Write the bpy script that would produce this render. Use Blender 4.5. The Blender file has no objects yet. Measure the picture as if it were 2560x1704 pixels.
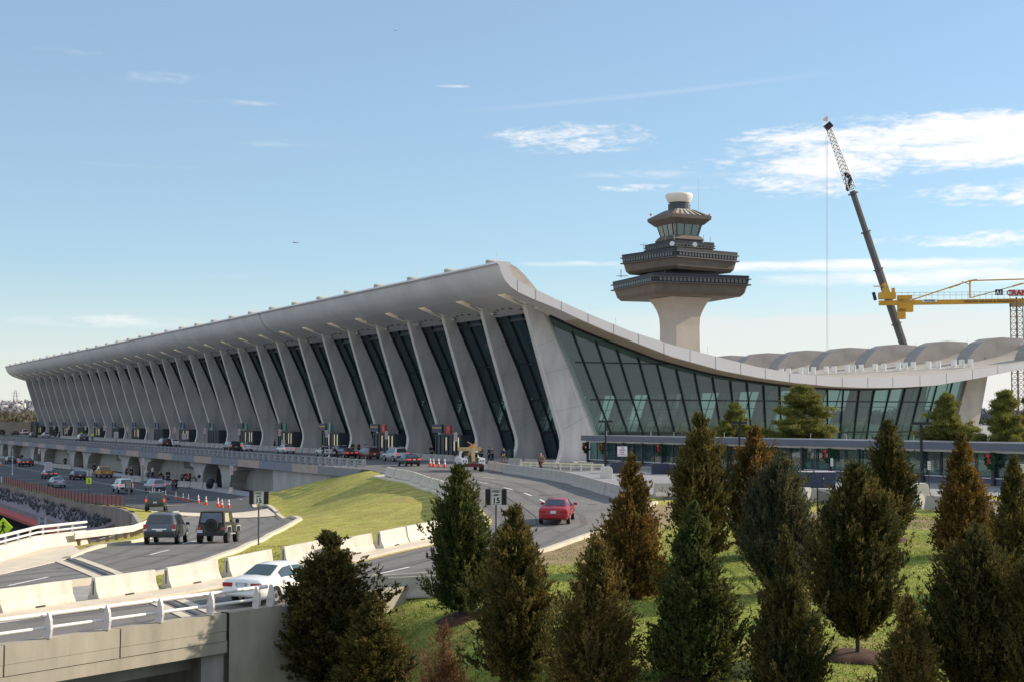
import bpy, bmesh, math, random
import numpy as np
from mathutils import Vector, Matrix
random.seed(7); rng = np.random.default_rng(7)
SC = bpy.context.scene
COL = SC.collection
PI = math.pi
# ------------------------------------------------------------------ frame of the place
# world x runs from the kerb into the terminal, world y runs along its front, z=0 is the departures roadway
F = 3650.0; PITCH = math.atan(196.5/F); CX, CY, EYE = 1280, 852, 5.35
TH = math.atan(1897.3/(F/math.cos(PITCH))); CT, ST = math.cos(TH), math.sin(TH)
def ray(px, py):
    a = (px-CX)/F; b = (CY-py)/F
    X = a; Y = math.cos(PITCH)-b*math.sin(PITCH); Z = math.sin(PITCH)+b*math.cos(PITCH)
    return (X*CT+Y*ST, -X*ST+Y*CT, Z)
def at_z(px, py, z):
    r = ray(px, py); t = (z-EYE)/r[2]; return (r[0]*t, r[1]*t, z)
def at_x(px, py, x):
    r = ray(px, py); t = x/r[0]; return (x, r[1]*t, EYE+r[2]*t)
def at_depth(px, py, d):
    a = (px-CX)/F; r = ray(px, py); t = d/(math.cos(PITCH)-((CY-py)/F)*math.sin(PITCH)); return (r[0]*t, r[1]*t, EYE+r[2]*t)

# ------------------------------------------------------------------ terrain heights
CP = [(10.6,73,-2),(14,78.6,-2),(18.4,86.7,-2.05),(21.7,87.2,-2.1),(24.8,87,-2.1),(14.8,62,-2),(5,55,-2),(5,70,-2),(8.4,57.1,-1.95),
 (16.1,62.5,-1.95),(22.3,66.7,-1.75),(28.9,70.1,-1.4),(33.4,74,-1.3),(42.3,75.9,-.95),(40,79.8,-1.0),(44.4,89.3,-.8),(51,105,-.5),
 (53,118,-.2),(54,131,0),(56,140,0),(58.7,147,-.1),(58.7,133,0),(60,106,0),(66,136,0),(66,120,0),(54,85,-.3),(33,131,-3),(42,137.7,-3.3),
 (33.8,110,-2.7),(27.7,88,-2.2),(44,150,-3.7),(44,165,-4.1),(44,185,-4.3),(35,200,-4.3),(55,200,-4.3),(56,177,-4.25),(45,250,-4.3),
 (45,350,-4.3),(35,300,-4.3),(60,300,-4.3),(45,480,-4.3),(45,600,-4.3),(60,600,-4.3),(30,600,-4.3),(58.7,158.6,-1.44),(58.7,163,-2.5),(58.7,168,-3.8),(58.7,172,-4.2),
 (42.7,121,-3.0),(45,130,-3.2),(48.5,146,-3.5),(47.5,121,-1.5),(50,113,-.65),(51.3,121,-.4),(49.3,104,-.7),(46,97,-.9),(46,110,-1.1),(43,100,-1.25),(40,95,-1.7),(36,85,-1.7),(36,152,-3.6),(34,170,-4.1),
 (39.6,43.8,-1),(30.6,35.8,-2),(23.6,49.7,-1.95),(33,49,-1.5),(54,60,-.25),(62,74,0),(45,55,-.85),(65,90,0),(75,100,0),(90,100,0),(90,60,0),
 (70,50,0),(110,80,0),(80,130,0),(60,50,-.1),(80,30,0),(50,30,-1.2),(30,20,-2.5),(40,30,-1.7),(20,35,-2.4),(10,30,-3),(0,40,-2.2),(-10,60,-2),
 (120,130,0),(120,20,0),(75,140,0),(36,60,-1.45),(28,60,-1.75),(-20,80,-2),(44,68,-.9),(50,78,-.7)]
CPa = np.array(CP, float)
def _phi(r2): return np.where(r2 > 1e-9, 0.5*r2*np.log(np.maximum(r2, 1e-9)), 0)
def _fit():
    P = CPa[:, :2]/100; n = len(P)
    d = ((P[:, None]-P[None])**2).sum(-1); K = _phi(d)+np.eye(n)*2e-4
    A = np.zeros((n+3, n+3)); A[:n, :n] = K; A[:n, n] = 1; A[:n, n+1:] = P; A[n, :n] = 1; A[n+1:, :n] = P.T
    return np.linalg.solve(A, np.r_[CPa[:, 2], 0, 0, 0]), P
_w, _P = _fit()
def hR(x, y):
    q = np.stack([np.asarray(x, float).ravel(), np.asarray(y, float).ravel()], 1)/100
    out = np.empty(len(q))
    for i in range(0, len(q), 20000):
        s = q[i:i+20000]; d = ((s[:, None]-_P[None])**2).sum(-1)
        out[i:i+20000] = _phi(d)@_w[:-3]+_w[-3]+s@_w[-2:]
    return np.clip(out, -4.4, 0.0).reshape(np.shape(x))
def sstep(t): t = np.clip(t, 0, 1); return t*t*(3-2*t)
BA = np.array([6.8, 47.0]); BB = np.array([17.1, 52.1]); BD = (BB-BA)/np.linalg.norm(BB-BA)   # outer face of the bridge
def hG(x, y):
    z = hR(x, y)
    d = BD[1]*(np.asarray(x)-BA[0])-BD[0]*(np.asarray(y)-BA[1])        # distance on the near side of the bridge face
    drop = 8.0*sstep((25-np.asarray(x))/15.0)*sstep((d+1.2)/.6)
    return z-drop
def ground_at(px, py, h=hR):
    r = ray(px, py); t = 20.0
    f = lambda t: EYE+r[2]*t-float(h(np.array([r[0]*t]), np.array([r[1]*t]))[0])
    prev = t
    while t < 700:
        if f(t) < 0: break
        prev = t; t += 1.5
    for _ in range(18):
        m = (prev+t)/2
        if f(m) < 0: t = m
        else: prev = m
    return (r[0]*t, r[1]*t, EYE+r[2]*t)
def gz(x, y, h=hR): return float(h(np.array([x]), np.array([y]))[0])

# ------------------------------------------------------------------ materials
MATS = {}
def mat(name, col, rough=.7, metal=0, var=.0, scale=3.0, bump=0.0, bscale=None, spec=.4, col2=None, coat=0, streak=0, emit=0, detail=5):
    if name in MATS: return MATS[name]
    m = bpy.data.materials.new(name); m.use_nodes = True; nt = m.node_tree; N = nt.nodes; Lk = nt.links
    b = N['Principled BSDF']; b.inputs['Base Color'].default_value = (*col, 1); b.inputs['Roughness'].default_value = rough
    b.inputs['Metallic'].default_value = metal; b.inputs['Specular IOR Level'].default_value = spec
    b.inputs['Coat Weight'].default_value = coat; b.inputs['Coat Roughness'].default_value = .06
    if emit: b.inputs['Emission Color'].default_value = (*col, 1); b.inputs['Emission Strength'].default_value = emit
    if var or bump or col2:
        tc = N.new('ShaderNodeTexCoord'); nz = N.new('ShaderNodeTexNoise'); nz.inputs['Scale'].default_value = scale
        nz.inputs['Detail'].default_value = detail; nz.inputs['Roughness'].default_value = .6
        mp = N.new('ShaderNodeMapping'); mp.inputs['Scale'].default_value = (1, 1, 1.0/(1+streak)) ; Lk.new(tc.outputs['Object'], mp.inputs[0]); Lk.new(mp.outputs[0], nz.inputs['Vector'])
        rp = N.new('ShaderNodeValToRGB'); rp.color_ramp.elements[0].position = .3; rp.color_ramp.elements[1].position = .7
        c2 = col2 or tuple(c*(1-var) for c in col); c1 = col if col2 else tuple(min(1, c*(1+var*.5)) for c in col)
        rp.color_ramp.elements[0].color = (*c2, 1); rp.color_ramp.elements[1].color = (*c1, 1)
        Lk.new(nz.outputs[0], rp.inputs[0]); Lk.new(rp.outputs[0], b.inputs['Base Color'])
        if bump:
            n2 = N.new('ShaderNodeTexNoise'); n2.inputs['Scale'].default_value = bscale or scale*6; n2.inputs['Detail'].default_value = 4
            Lk.new(tc.outputs['Object'], n2.inputs['Vector'])
            bp = N.new('ShaderNodeBump'); bp.inputs['Strength'].default_value = bump; bp.inputs['Distance'].default_value = .05
            Lk.new(n2.outputs[0], bp.inputs['Height']); Lk.new(bp.outputs[0], b.inputs['Normal'])
    MATS[name] = m; return m
def glassmat(name, tint, alpha, rough=.03, refl=1.0, mixf=.12):
    if name in MATS: return MATS[name]
    m = bpy.data.materials.new(name); m.use_nodes = True; nt = m.node_tree; N = nt.nodes; Lk = nt.links
    N.remove(N['Principled BSDF']); o = N['Material Output']
    tr = N.new('ShaderNodeBsdfTransparent'); tr.inputs[0].default_value = (*alpha, 1)
    df = N.new('ShaderNodeBsdfDiffuse'); df.inputs[0].default_value = (*tint, 1)
    gl = N.new('ShaderNodeBsdfGlossy'); gl.inputs['Roughness'].default_value = rough; gl.inputs[0].default_value = (.9*refl, .95*refl, 1*refl, 1)
    lw = N.new('ShaderNodeLayerWeight'); pw = N.new('ShaderNodeMath'); pw.operation = 'POWER'; pw.inputs[1].default_value = 5; Lk.new(lw.outputs['Facing'], pw.inputs[0])
    fr = N.new('ShaderNodeMath'); fr.operation = 'MULTIPLY_ADD'; fr.inputs[1].default_value = .9; fr.inputs[2].default_value = .06; Lk.new(pw.outputs[0], fr.inputs[0]); lw.inputs[0].default_value = .5
    a = N.new('ShaderNodeMixShader'); a.inputs[0].default_value = mixf; Lk.new(tr.outputs[0], a.inputs[1]); Lk.new(df.outputs[0], a.inputs[2])
    b = N.new('ShaderNodeMixShader'); Lk.new(fr.outputs[0], b.inputs[0]); Lk.new(a.outputs[0], b.inputs[1]); Lk.new(gl.outputs[0], b.inputs[2])
    Lk.new(b.outputs[0], o.inputs[0]); MATS[name] = m; return m

# ------------------------------------------------------------------ mesh helpers
class MB:
    def __init__(s): s.v = []; s.f = []
    def add(s, vs, fs):
        o = len(s.v); s.v += [tuple(p) for p in vs]; s.f += [tuple(i+o for i in f) for f in fs]; return s
    def box(s, c, d, rz=0, taper=1.0):
        hx, hy, hz = d[0]/2, d[1]/2, d[2]/2; cr, sr = math.cos(rz), math.sin(rz); vs = []
        for z in (-hz, hz):
            k = taper if z > 0 else 1
            for x, y in ((-hx, -hy), (hx, -hy), (hx, hy), (-hx, hy)):
                x *= k; y *= k; vs.append((c[0]+x*cr-y*sr, c[1]+x*sr+y*cr, c[2]+z))
        return s.add(vs, [(3, 2, 1, 0), (4, 5, 6, 7), (0, 1, 5, 4), (1, 2, 6, 5), (2, 3, 7, 6), (3, 0, 4, 7)])
    def tube(s, p, q, r, n=8, r2=None, caps=True):
        p = Vector(p); q = Vector(q); d = (q-p)
        if d.length < 1e-6: return s
        d.normalize(); a = d.cross(Vector((0, 0, 1)))
        if a.length < 1e-3: a = Vector((1, 0, 0))
        a.normalize(); b = d.cross(a); r2 = r if r2 is None else r2; vs = []
        for o, rr in ((p, r), (q, r2)):
            for i in range(n):
                t = 2*PI*i/n; vs.append(o+a*math.cos(t)*rr+b*math.sin(t)*rr)
        fs = [(i, (i+1) % n, n+(i+1) % n, n+i) for i in range(n)]
        if caps: fs += [tuple(range(n-1, -1, -1)), tuple(range(n, 2*n))]
        return s.add(vs, fs)
    def beam(s, p, q, w, h, up=(0, 0, 1)):
        p = Vector(p); q = Vector(q); d = (q-p).normalized(); a = d.cross(Vector(up))
        if a.length < 1e-3: a = d.cross(Vector((1, 0, 0)))
        a.normalize(); b = a.cross(d); vs = []
        for o in (p, q):
            for i, j in ((-1, -1), (1, -1), (1, 1), (-1, 1)): vs.append(o+a*i*w/2+b*j*h/2)
        return s.add(vs, [(3, 2, 1, 0), (4, 5, 6, 7), (0, 1, 5, 4), (1, 2, 6, 5), (2, 3, 7, 6), (3, 0, 4, 7)])
    def prism(s, poly, y0, y1):             # polygon in (x,z) extruded along y
        n = len(poly); vs = [(x, y0, z) for x, z in poly]+[(x, y1, z) for x, z in poly]
        return s.add(vs, [tuple(range(n)), tuple(range(2*n-1, n-1, -1))]+[(i, n+i, n+(i+1) % n, (i+1) % n) for i in range(n)])
    def prism_x(s, poly, x0, x1):           # polygon in (y,z) extruded along x
        n = len(poly); vs = [(x0, y, z) for y, z in poly]+[(x1, y, z) for y, z in poly]
        return s.add(vs, [tuple(range(n-1, -1, -1)), tuple(range(n, 2*n))]+[(i, (i+1) % n, n+(i+1) % n, n+i) for i in range(n)])
    def prism_z(s, poly, z0, z1):
        n = len(poly); vs = [(x, y, z0) for x, y in poly]+[(x, y, z1) for x, y in poly]
        return s.add(vs, [tuple(range(n-1, -1, -1)), tuple(range(n, 2*n))]+[(i, (i+1) % n, n+(i+1) % n, n+i) for i in range(n)])
    def lathe(s, prof, c=(0, 0), n=24, a0=0):
        vs = []; m = len(prof)
        for r, z in prof:
            for i in range(n):
                t = a0+2*PI*i/n; vs.append((c[0]+r*math.cos(t), c[1]+r*math.sin(t), z))
        fs = [(j*n+i, j*n+(i+1) % n, (j+1)*n+(i+1) % n, (j+1)*n+i) for j in range(m-1) for i in range(n)]
        fs += [tuple(range(n-1, -1, -1)), tuple(range((m-1)*n, m*n))]
        return s.add(vs, fs)
    def quad(s, a, b, c, d): return s.add([a, b, c, d], [(0, 1, 2, 3)])
    def build(s, name, m, parent=None, smooth=False, loc=None, bevel=0):
        me = bpy.data.meshes.new(name); me.from_pydata(s.v, [], s.f)
        if parent is not None and loc is None and parent.get('_wc'):
            off = Vector(parent.location); me.transform(Matrix.Translation(-off))
        me.update(); return mk(name, me, m, parent, smooth, loc, bevel)
def mk(name, me, m, parent=None, smooth=False, loc=None, bevel=0):
    o = bpy.data.objects.new(name, me); COL.objects.link(o)
    if m is not None:
        for q in (m if isinstance(m, (list, tuple)) else [m]): me.materials.append(q)
    if smooth:
        me.polygons.foreach_set('use_smooth', [True]*len(me.polygons))
        me.set_sharp_from_angle(angle=math.radians(38))
    if parent is not None: o.parent = parent
    if loc is not None: o.location = loc
    if bevel:
        b = o.modifiers.new('bevel', 'BEVEL'); b.width = bevel; b.segments = 2; b.limit_method = 'ANGLE'
    return o
def tag(o, label=None, cat=None, group=None, kind=None):
    if label: o['label'] = label
    if cat: o['category'] = cat
    if group: o['group'] = group
    if kind: o['kind'] = kind
    return o
def thing(name, label, cat, loc=(0, 0, 0), rz=0, group=None, wc=False):
    o = bpy.data.objects.new(name, None); COL.objects.link(o); o.location = loc; o.rotation_euler = (0, 0, rz); o.empty_display_size = .3
    tag(o, label, cat, group)
    if wc: o['_wc'] = 1                      # parts of this thing are written in world coordinates
    return o
KIDS = {}
def copy_tree(o, loc=None, rz=None, label=None, group=None, scale=None, mats=None):
    c = o.copy(); COL.objects.link(c)
    if loc is not None: c.location = loc
    if rz is not None: c.rotation_euler = (0, 0, rz)
    if scale is not None: c.scale = scale if isinstance(scale, (tuple, list)) else (scale,)*3
    if label: c['label'] = label
    if group: c['group'] = group
    def rec(src, dst):
        for ch in [q for q in bpy.data.objects if q.parent == src] if src.name not in KIDS else KIDS[src.name]:
            d = ch.copy(); COL.objects.link(d); d.parent = dst
            if mats and ch.name.split('.')[0] in mats:
                d.material_slots[0].link = 'OBJECT'; d.material_slots[0].material = mats[ch.name.split('.')[0]]
            rec(ch, d)
    rec(o, c); return c
def remember(o):
    l = [q for q in bpy.data.objects if q.parent == o]; KIDS[o.name] = l
    for q in l: remember(q)
    return o
def textmesh(body, size, align='CENTER', bold=0.0, sx=1.0):
    cu = bpy.data.curves.new('t', 'FONT'); cu.body = body; cu.size = size; cu.align_x = align; cu.align_y = 'CENTER'; cu.offset = bold; cu.extrude = .004
    cu.resolution_u = 3
    o = bpy.data.objects.new('t', cu); COL.objects.link(o); dg = bpy.context.evaluated_depsgraph_get(); dg.update()
    me = bpy.data.meshes.new_from_object(o.evaluated_get(dg)); bpy.data.objects.remove(o)
    me.transform(Matrix.Diagonal((sx, 1, 1, 1))); return me
def put_text(name, body, size, m, parent, loc, rz=0, bold=0.0, sx=1.0, align='CENTER'):
    me = textmesh(body, size, align, bold, sx); me.transform(Matrix.Rotation(PI/2, 4, 'X'))      # upright, read from -y
    me.transform(Matrix.Rotation(rz, 4, 'Z')); return mk(name, me, m, parent, loc=loc)

# ------------------------------------------------------------------ palette
CONC = mat('concrete', (.40, .385, .36), .85, var=.22, scale=.35, bump=.15, bscale=6, streak=1)
CONCL = mat('pale_concrete', (.62, .55, .44), .85, var=.18, scale=1.3, bump=.2, bscale=14, detail=8)
CONCB = mat('bridge_concrete', (.37, .335, .27), .85, var=.26, scale=.9, bump=.1, bscale=18, detail=9, streak=2)
CONCD = mat('stained_concrete', (.33, .31, .29), .9, var=.35, scale=.5, bump=.2, bscale=8, streak=3)
ROOFC = mat('roof_concrete', (.76, .71, .68), .8, var=.14, scale=.16, bump=.08, bscale=3, detail=9)
ROOFT = mat('roof_top_membrane', (.40, .36, .31), .8, var=.15, scale=.3)
CREAM = mat('cream_lit_slot_ceiling', (.88, .84, .72), .8, var=.05)  # slot walls: daylight painted in as extra paleness; also the plain walkway ceiling
FASC = mat('fascia_panels', (.62, .60, .60), .6, var=.05, scale=.3)
SOFF = mat('tan_soffit', (.50, .41, .32), .8, var=.1, scale=.5)
def asphalt(name, c, warm=0):
    m = mat(name, c, .88, var=.20, scale=.22, bump=.25, bscale=40, spec=.25, detail=9); nt = m.node_tree; N = nt.nodes; b = N['Principled BSDF']
    src = b.inputs['Base Color'].links[0].from_socket; tc = [n for n in N if n.type == 'TEX_COORD'][0]
    v = N.new('ShaderNodeTexVoronoi'); v.feature = 'DISTANCE_TO_EDGE'; v.inputs['Scale'].default_value = .16; nn = N.new('ShaderNodeTexNoise'); nn.inputs['Scale'].default_value = .9; nn.inputs['Detail'].default_value = 6
    ad = N.new('ShaderNodeMixRGB'); ad.inputs[0].default_value = .35; nt.links.new(tc.outputs['Object'], nn.inputs['Vector']); nt.links.new(tc.outputs['Object'], ad.inputs[1]); nt.links.new(nn.outputs['Color'], ad.inputs[2]); nt.links.new(ad.outputs[0], v.inputs['Vector'])
    mr = N.new('ShaderNodeMapRange'); mr.inputs[1].default_value = .0; mr.inputs[2].default_value = .012; mr.inputs[3].default_value = .72; mr.inputs[4].default_value = 1; nt.links.new(v.outputs['Distance'], mr.inputs[0])
    n3 = N.new('ShaderNodeTexNoise'); n3.inputs['Scale'].default_value = 14; n3.inputs['Detail'].default_value = 3; nt.links.new(tc.outputs['Object'], n3.inputs['Vector']); m3 = N.new('ShaderNodeMapRange'); m3.inputs[1].default_value = .3; m3.inputs[2].default_value = .7; m3.inputs[3].default_value = .88; m3.inputs[4].default_value = 1.1; nt.links.new(n3.outputs[0], m3.inputs[0])
    mu = N.new('ShaderNodeMath'); mu.operation = 'MULTIPLY'; nt.links.new(mr.outputs[0], mu.inputs[0]); nt.links.new(m3.outputs[0], mu.inputs[1])
    mm = N.new('ShaderNodeMix'); mm.data_type = 'RGBA'; mm.blend_type = 'MULTIPLY'; mm.inputs[0].default_value = 1; nt.links.new(src, mm.inputs[6]); nt.links.new(mu.outputs[0], mm.inputs[7]); nt.links.new(mm.outputs[2], b.inputs['Base Color']); return m
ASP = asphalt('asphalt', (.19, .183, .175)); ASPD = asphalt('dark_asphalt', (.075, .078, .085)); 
WHITE = mat('white_paint', (.8, .8, .78), .6); YELP = mat('yellow_road_paint', (.62, .45, .12), .7, var=.3, scale=2); WPAINT = mat('white_road_paint', (.72, .72, .7), .7, var=.15, scale=3)
BLACK = mat('black_paint', (.012, .013, .016), .4); DGREY = mat('dark_grey_metal', (.06, .065, .08), .5); NAVY = mat('navy_panel', (.035, .045, .08), .45, var=.15, scale=1)
STEEL = mat('galvanised_steel', (.62, .63, .64), .42, metal=.35, var=.1, scale=2); CHROME = mat('polished_steel', (.8, .8, .8), .2, metal=.9)
RED = mat('red_paint', (.5, .03, .02), .45); ORANGE = mat('cone_orange', (.85, .07, .02), .5); YEL = mat('crane_yellow', (.62, .33, .03), .5, var=.15, scale=.5)
BRONZE = mat('bronze_mullion', (.02, .026, .03), .45, metal=.3)
GLASS = glassmat('tinted_glazing', (.15, .26, .245), (.34, .50, .46), mixf=.28); GLASSF = glassmat('dark_glazing', (.05, .10, .115), (.20, .29, .29), refl=.9, mixf=.35)
GLASSW = glassmat('clear_glazing', (.16, .24, .25), (.5, .64, .63))
TYRE = mat('tyre_rubber', (.015, .015, .016), .8); RIM = mat('alloy_rim', (.5, .5, .5), .3, metal=.8)
CARGLASS = mat('car_window', (.015, .022, .03), .05, spec=.9, coat=.6); TAIL = mat('tail_lamp', (.35, .01, .01), .2, coat=.5); TAILON = mat('lit_tail_lamp', (1, .06, .02), .3, emit=.45)
PLATE = mat('number_plate', (.6, .62, .65), .5); FLUO = mat('fluorescent_yellow', (.62, .85, .03), .5); WOOD = mat('weathered_timber', (.4, .3, .16), .8, var=.2)
BARK = mat('bark', (.09, .065, .05), .95, var=.3, scale=5); MULCH = mat('bark_mulch', (.09, .045, .03), .95, var=.4, scale=6, bump=.6, bscale=25)
# ================================================================== GROUND
def grass_material():
    m = bpy.data.materials.new('winter_grass'); m.use_nodes = True; nt = m.node_tree; N = nt.nodes; K = nt.links; b = N['Principled BSDF']
    b.inputs['Roughness'].default_value = .95; b.inputs['Specular IOR Level'].default_value = .1
    tc = N.new('ShaderNodeTexCoord')
    def noise(s, d=5, sc=(1, 1, 1)):
        mp = N.new('ShaderNodeMapping'); mp.inputs['Scale'].default_value = sc; K.new(tc.outputs['Object'], mp.inputs[0])
        n = N.new('ShaderNodeTexNoise'); n.inputs['Scale'].default_value = s; n.inputs['Detail'].default_value = d; n.inputs['Roughness'].default_value = .65; K.new(mp.outputs[0], n.inputs['Vector']); return n.outputs[0]
    def ramp(f, a, b_, p0=.35, p1=.65):
        r = N.new('ShaderNodeValToRGB'); r.color_ramp.elements[0].position = p0; r.color_ramp.elements[1].position = p1
        r.color_ramp.elements[0].color = (*a, 1); r.color_ramp.elements[1].color = (*b_, 1); K.new(f, r.inputs[0]); return r.outputs[0]
    def mix(f, a, b_):
        x = N.new('ShaderNodeMix'); x.data_type = 'RGBA'; K.new(f, x.inputs[0]); K.new(a, x.inputs[6]); K.new(b_, x.inputs[7]); return x.outputs[2]
    # the lawn near the trees is greener, the mound more straw coloured
    sep = N.new('ShaderNodeSeparateXYZ'); K.new(tc.outputs['Object'], sep.inputs[0])
    mr = N.new('ShaderNodeMapRange'); mr.inputs[1].default_value = 55; mr.inputs[2].default_value = 78; K.new(sep.outputs[1], mr.inputs[0])
    green = ramp(noise(1.3, 8), (.17, .22, .035), (.33, .35, .09)); straw = ramp(noise(.9, 8), (.29, .285, .06), (.45, .41, .13))
    base = mix(mr.outputs[0], green, straw)
    n2 = noise(.25, 4); patch = ramp(n2, (0, 0, 0), (1, 1, 1), .5, .68); pale = ramp(noise(3, 5), (.28, .22, .08), (.38, .30, .13))
    pv = N.new('ShaderNodeMath'); pv.operation = 'MULTIPLY'; pv.inputs[1].default_value = .75; K.new(patch, pv.inputs[0])
    base = mix(pv.outputs[0], base, pale)
    fine = ramp(noise(8, 9), (.32, .34, .3), (1.2, 1.2, 1.2), .30, .55)
    mm = N.new('ShaderNodeMix'); mm.data_type = 'RGBA'; mm.blend_type = 'MULTIPLY'; mm.inputs[0].default_value = 1; K.new(base, mm.inputs[6]); K.new(fine, mm.inputs[7])
    at = N.new('ShaderNodeAttribute'); at.attribute_name = 'bare'
    tan = ramp(noise(2, 8), (.26, .19, .115), (.37, .285, .18), .3, .7)
    fin = mix(at.outputs['Fac'], mm.outputs[2], tan)
    K.new(fin, b.inputs['Base Color'])
    bp = N.new('ShaderNodeBump'); bp.inputs['Strength'].default_value = 1; bp.inputs['Distance'].default_value = .06; K.new(noise(11, 9), bp.inputs['Height']); K.new(bp.outputs[0], b.inputs['Normal'])
    return m
GRASS = grass_material()
def edge_x(y):                                 # where the land stops above the sunken road
    return np.interp(y, [50.5, 78.7, 79.4, 87, 94, 98, 116, 150, 160, 700], [14.8, 14.8, 11.2, 14.3, 18.3, 20.2, 27.8, 33.6, 34, 34])
def seg_dist_poly(x, y, pts):
    d = np.full(np.shape(x), 1e9)
    for (a, b) in zip(pts[:-1], pts[1:]):
        a = np.array(a); b = np.array(b); ab = b-a; t = np.clip(((x-a[0])*ab[0]+(y-a[1])*ab[1])/(ab@ab), 0, 1)
        d = np.minimum(d, np.hypot(x-a[0]-t*ab[0], y-a[1]-t*ab[1]))
    return d
def terrain():
    xs = np.r_[np.arange(-30, 14.8, 1.2), np.arange(14.8, 72, .6), np.arange(72, 135, 3)]
    ys = np.r_[np.arange(15, 180, .75), np.arange(180, 620, 4)]
    X, Y = np.meshgrid(xs, ys); 
    EX = edge_x(Y); near = (BD[1]*(X-BA[0])-BD[0]*(Y-BA[1])) > np.where(X < 16.5, 1.2, .1)
    inside = near | (X >= EX)
    # snap the row of vertices along the edge
    Xs = X.copy()
    for j in range(X.shape[0]):
        if ys[j] > 53:
            i = np.searchsorted(xs, EX[j, 0]); 
            if 0 < i < len(xs): Xs[j, i-1] = EX[j, 0]; inside[j, i-1] = True
    Z = hG(Xs, Y)
    rough = np.sin(Xs*.9+1.3*np.sin(Y*.7))*np.cos(Y*1.1+Xs*.3)*.03; Z = Z+rough-.02
    und = (Xs > 58.65) & (Y > 132.2)           # under the departures deck
    idx = np.arange(X.size).reshape(X.shape); fs = []
    for j in range(X.shape[0]-1):
        for i in range(X.shape[1]-1):
            q = (j, i), (j, i+1), (j+1, i+1), (j+1, i)
            if all(inside[a] for a in q) and not all(und[a] for a in q):
                fs.append(tuple(int(idx[a]) for a in q))
    me = bpy.data.meshes.new('lawn'); me.from_pydata([tuple(map(float, p)) for p in zip(Xs.ravel(), Y.ravel(), Z.ravel())], [], fs)
    bare = np.zeros(X.size)
    path = [ground_at(*p)[:2] for p in [(1370, 1392), (1500, 1345), (1600, 1292), (1680, 1268), (1830, 1285), (2000, 1290), (2200, 1300), (2400, 1312), (2560, 1322)]]
    d = seg_dist_poly(Xs.ravel(), Y.ravel(), path); wid = 1.6+.05*0*Y.ravel()
    bare = np.clip((3.0-d)/1.0, 0, 1)
    isl = [ground_at(*p)[:2] for p in [(125, 1372), (200, 1345), (285, 1325), (350, 1312)]]
    bare = np.maximum(bare, .55*np.clip((2.6-seg_dist_poly(Xs.ravel(), Y.ravel(), isl))/.6, 0, 1))
    at = me.attributes.new('bare', 'FLOAT', 'POINT'); at.data.foreach_set('value', bare.astype(np.float32))
    me.polygons.foreach_set('use_smooth', [True]*len(fs)); me.update()
    # drop loose vertices
    bm = bmesh.new(); bm.from_mesh(me); bmesh.ops.delete(bm, geom=[v for v in bm.verts if not v.link_faces], context='VERTS'); bm.to_mesh(me); bm.free()
    return tag(mk('lawn', me, GRASS), 'short winter grass on the mound and banks round the roads', None, None, 'structure')
terrain()
FARG = mat('far_ground', (.16, .14, .09), .95, var=.3, scale=.02)
tag(MB().box((0, 1600, -9.6), (9000, 9000, .4)).build('ground', FARG), 'wide brown and grey land reaching the horizon', kind='structure')
tag(MB().add([(100, 130, -.06), (1500, -600, -.06), (1500, 2600, -.06), (420, 2600, -.06), (160, 620, -.06), (100, 620, -.06)], [(0, 1, 2, 3, 4, 5)]).build('apron', mat('pale_apron', (.3, .29, .27), .9, var=.2, scale=.05)), 'pale concrete airfield apron behind the terminal', kind='structure')
tag(MB().add([(-300, 560, -4.5), (300, 560, -4.5), (600, 2600, -4.5), (-300, 2600, -4.5)], [(0, 1, 2, 3)]).build('far_field', mat('brown_field', (.17, .14, .09), .95, var=.4, scale=.03)), 'brown winter field beyond the far end of the terminal', kind='structure')

def ribbon(name, Lp, Rp, m, lift=.04, n=60, k=8, h=hR, label=None, world=False, skirt=.5):
    def res(P):
        P = np.array([p if world else ground_at(*p)[:2] for p in P]); d = np.r_[0, np.cumsum(np.hypot(*np.diff(P, axis=0).T))]; t = np.linspace(0, d[-1], n)
        return np.stack([np.interp(t, d, P[:, 0]), np.interp(t, d, P[:, 1])], 1)
    A, B = res(Lp), res(Rp); s = np.linspace(0, 1, k+1)[None, :, None]; G = A[:, None]*(1-s)+B[:, None]*s
    Z = h(G[..., 0], G[..., 1])+lift; vs = np.concatenate([G, Z[..., None]], -1).reshape(-1, 3); w = k+1
    fs = [(j*w+i, j*w+i+1, (j+1)*w+i+1, (j+1)*w+i) for j in range(n-1) for i in range(k)]
    vs = [tuple(map(float, p)) for p in vs]
    if skirt:
        o = len(vs); per = [j*w for j in range(n)]+[(n-1)*w+i for i in range(1, w)]+[j*w+k for j in range(n-2, -1, -1)]+[i for i in range(k-1, 0, -1)]
        vs += [(vs[p][0], vs[p][1], vs[p][2]-skirt) for p in per]; L_ = len(per)
        fs += [(per[i], per[(i+1) % L_], o+(i+1) % L_, o+i) for i in range(L_)]
    o = MB(); o.v = vs; o.f = fs; ob = o.build(name, m, smooth=True); return tag(ob, label, kind='structure')
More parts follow.
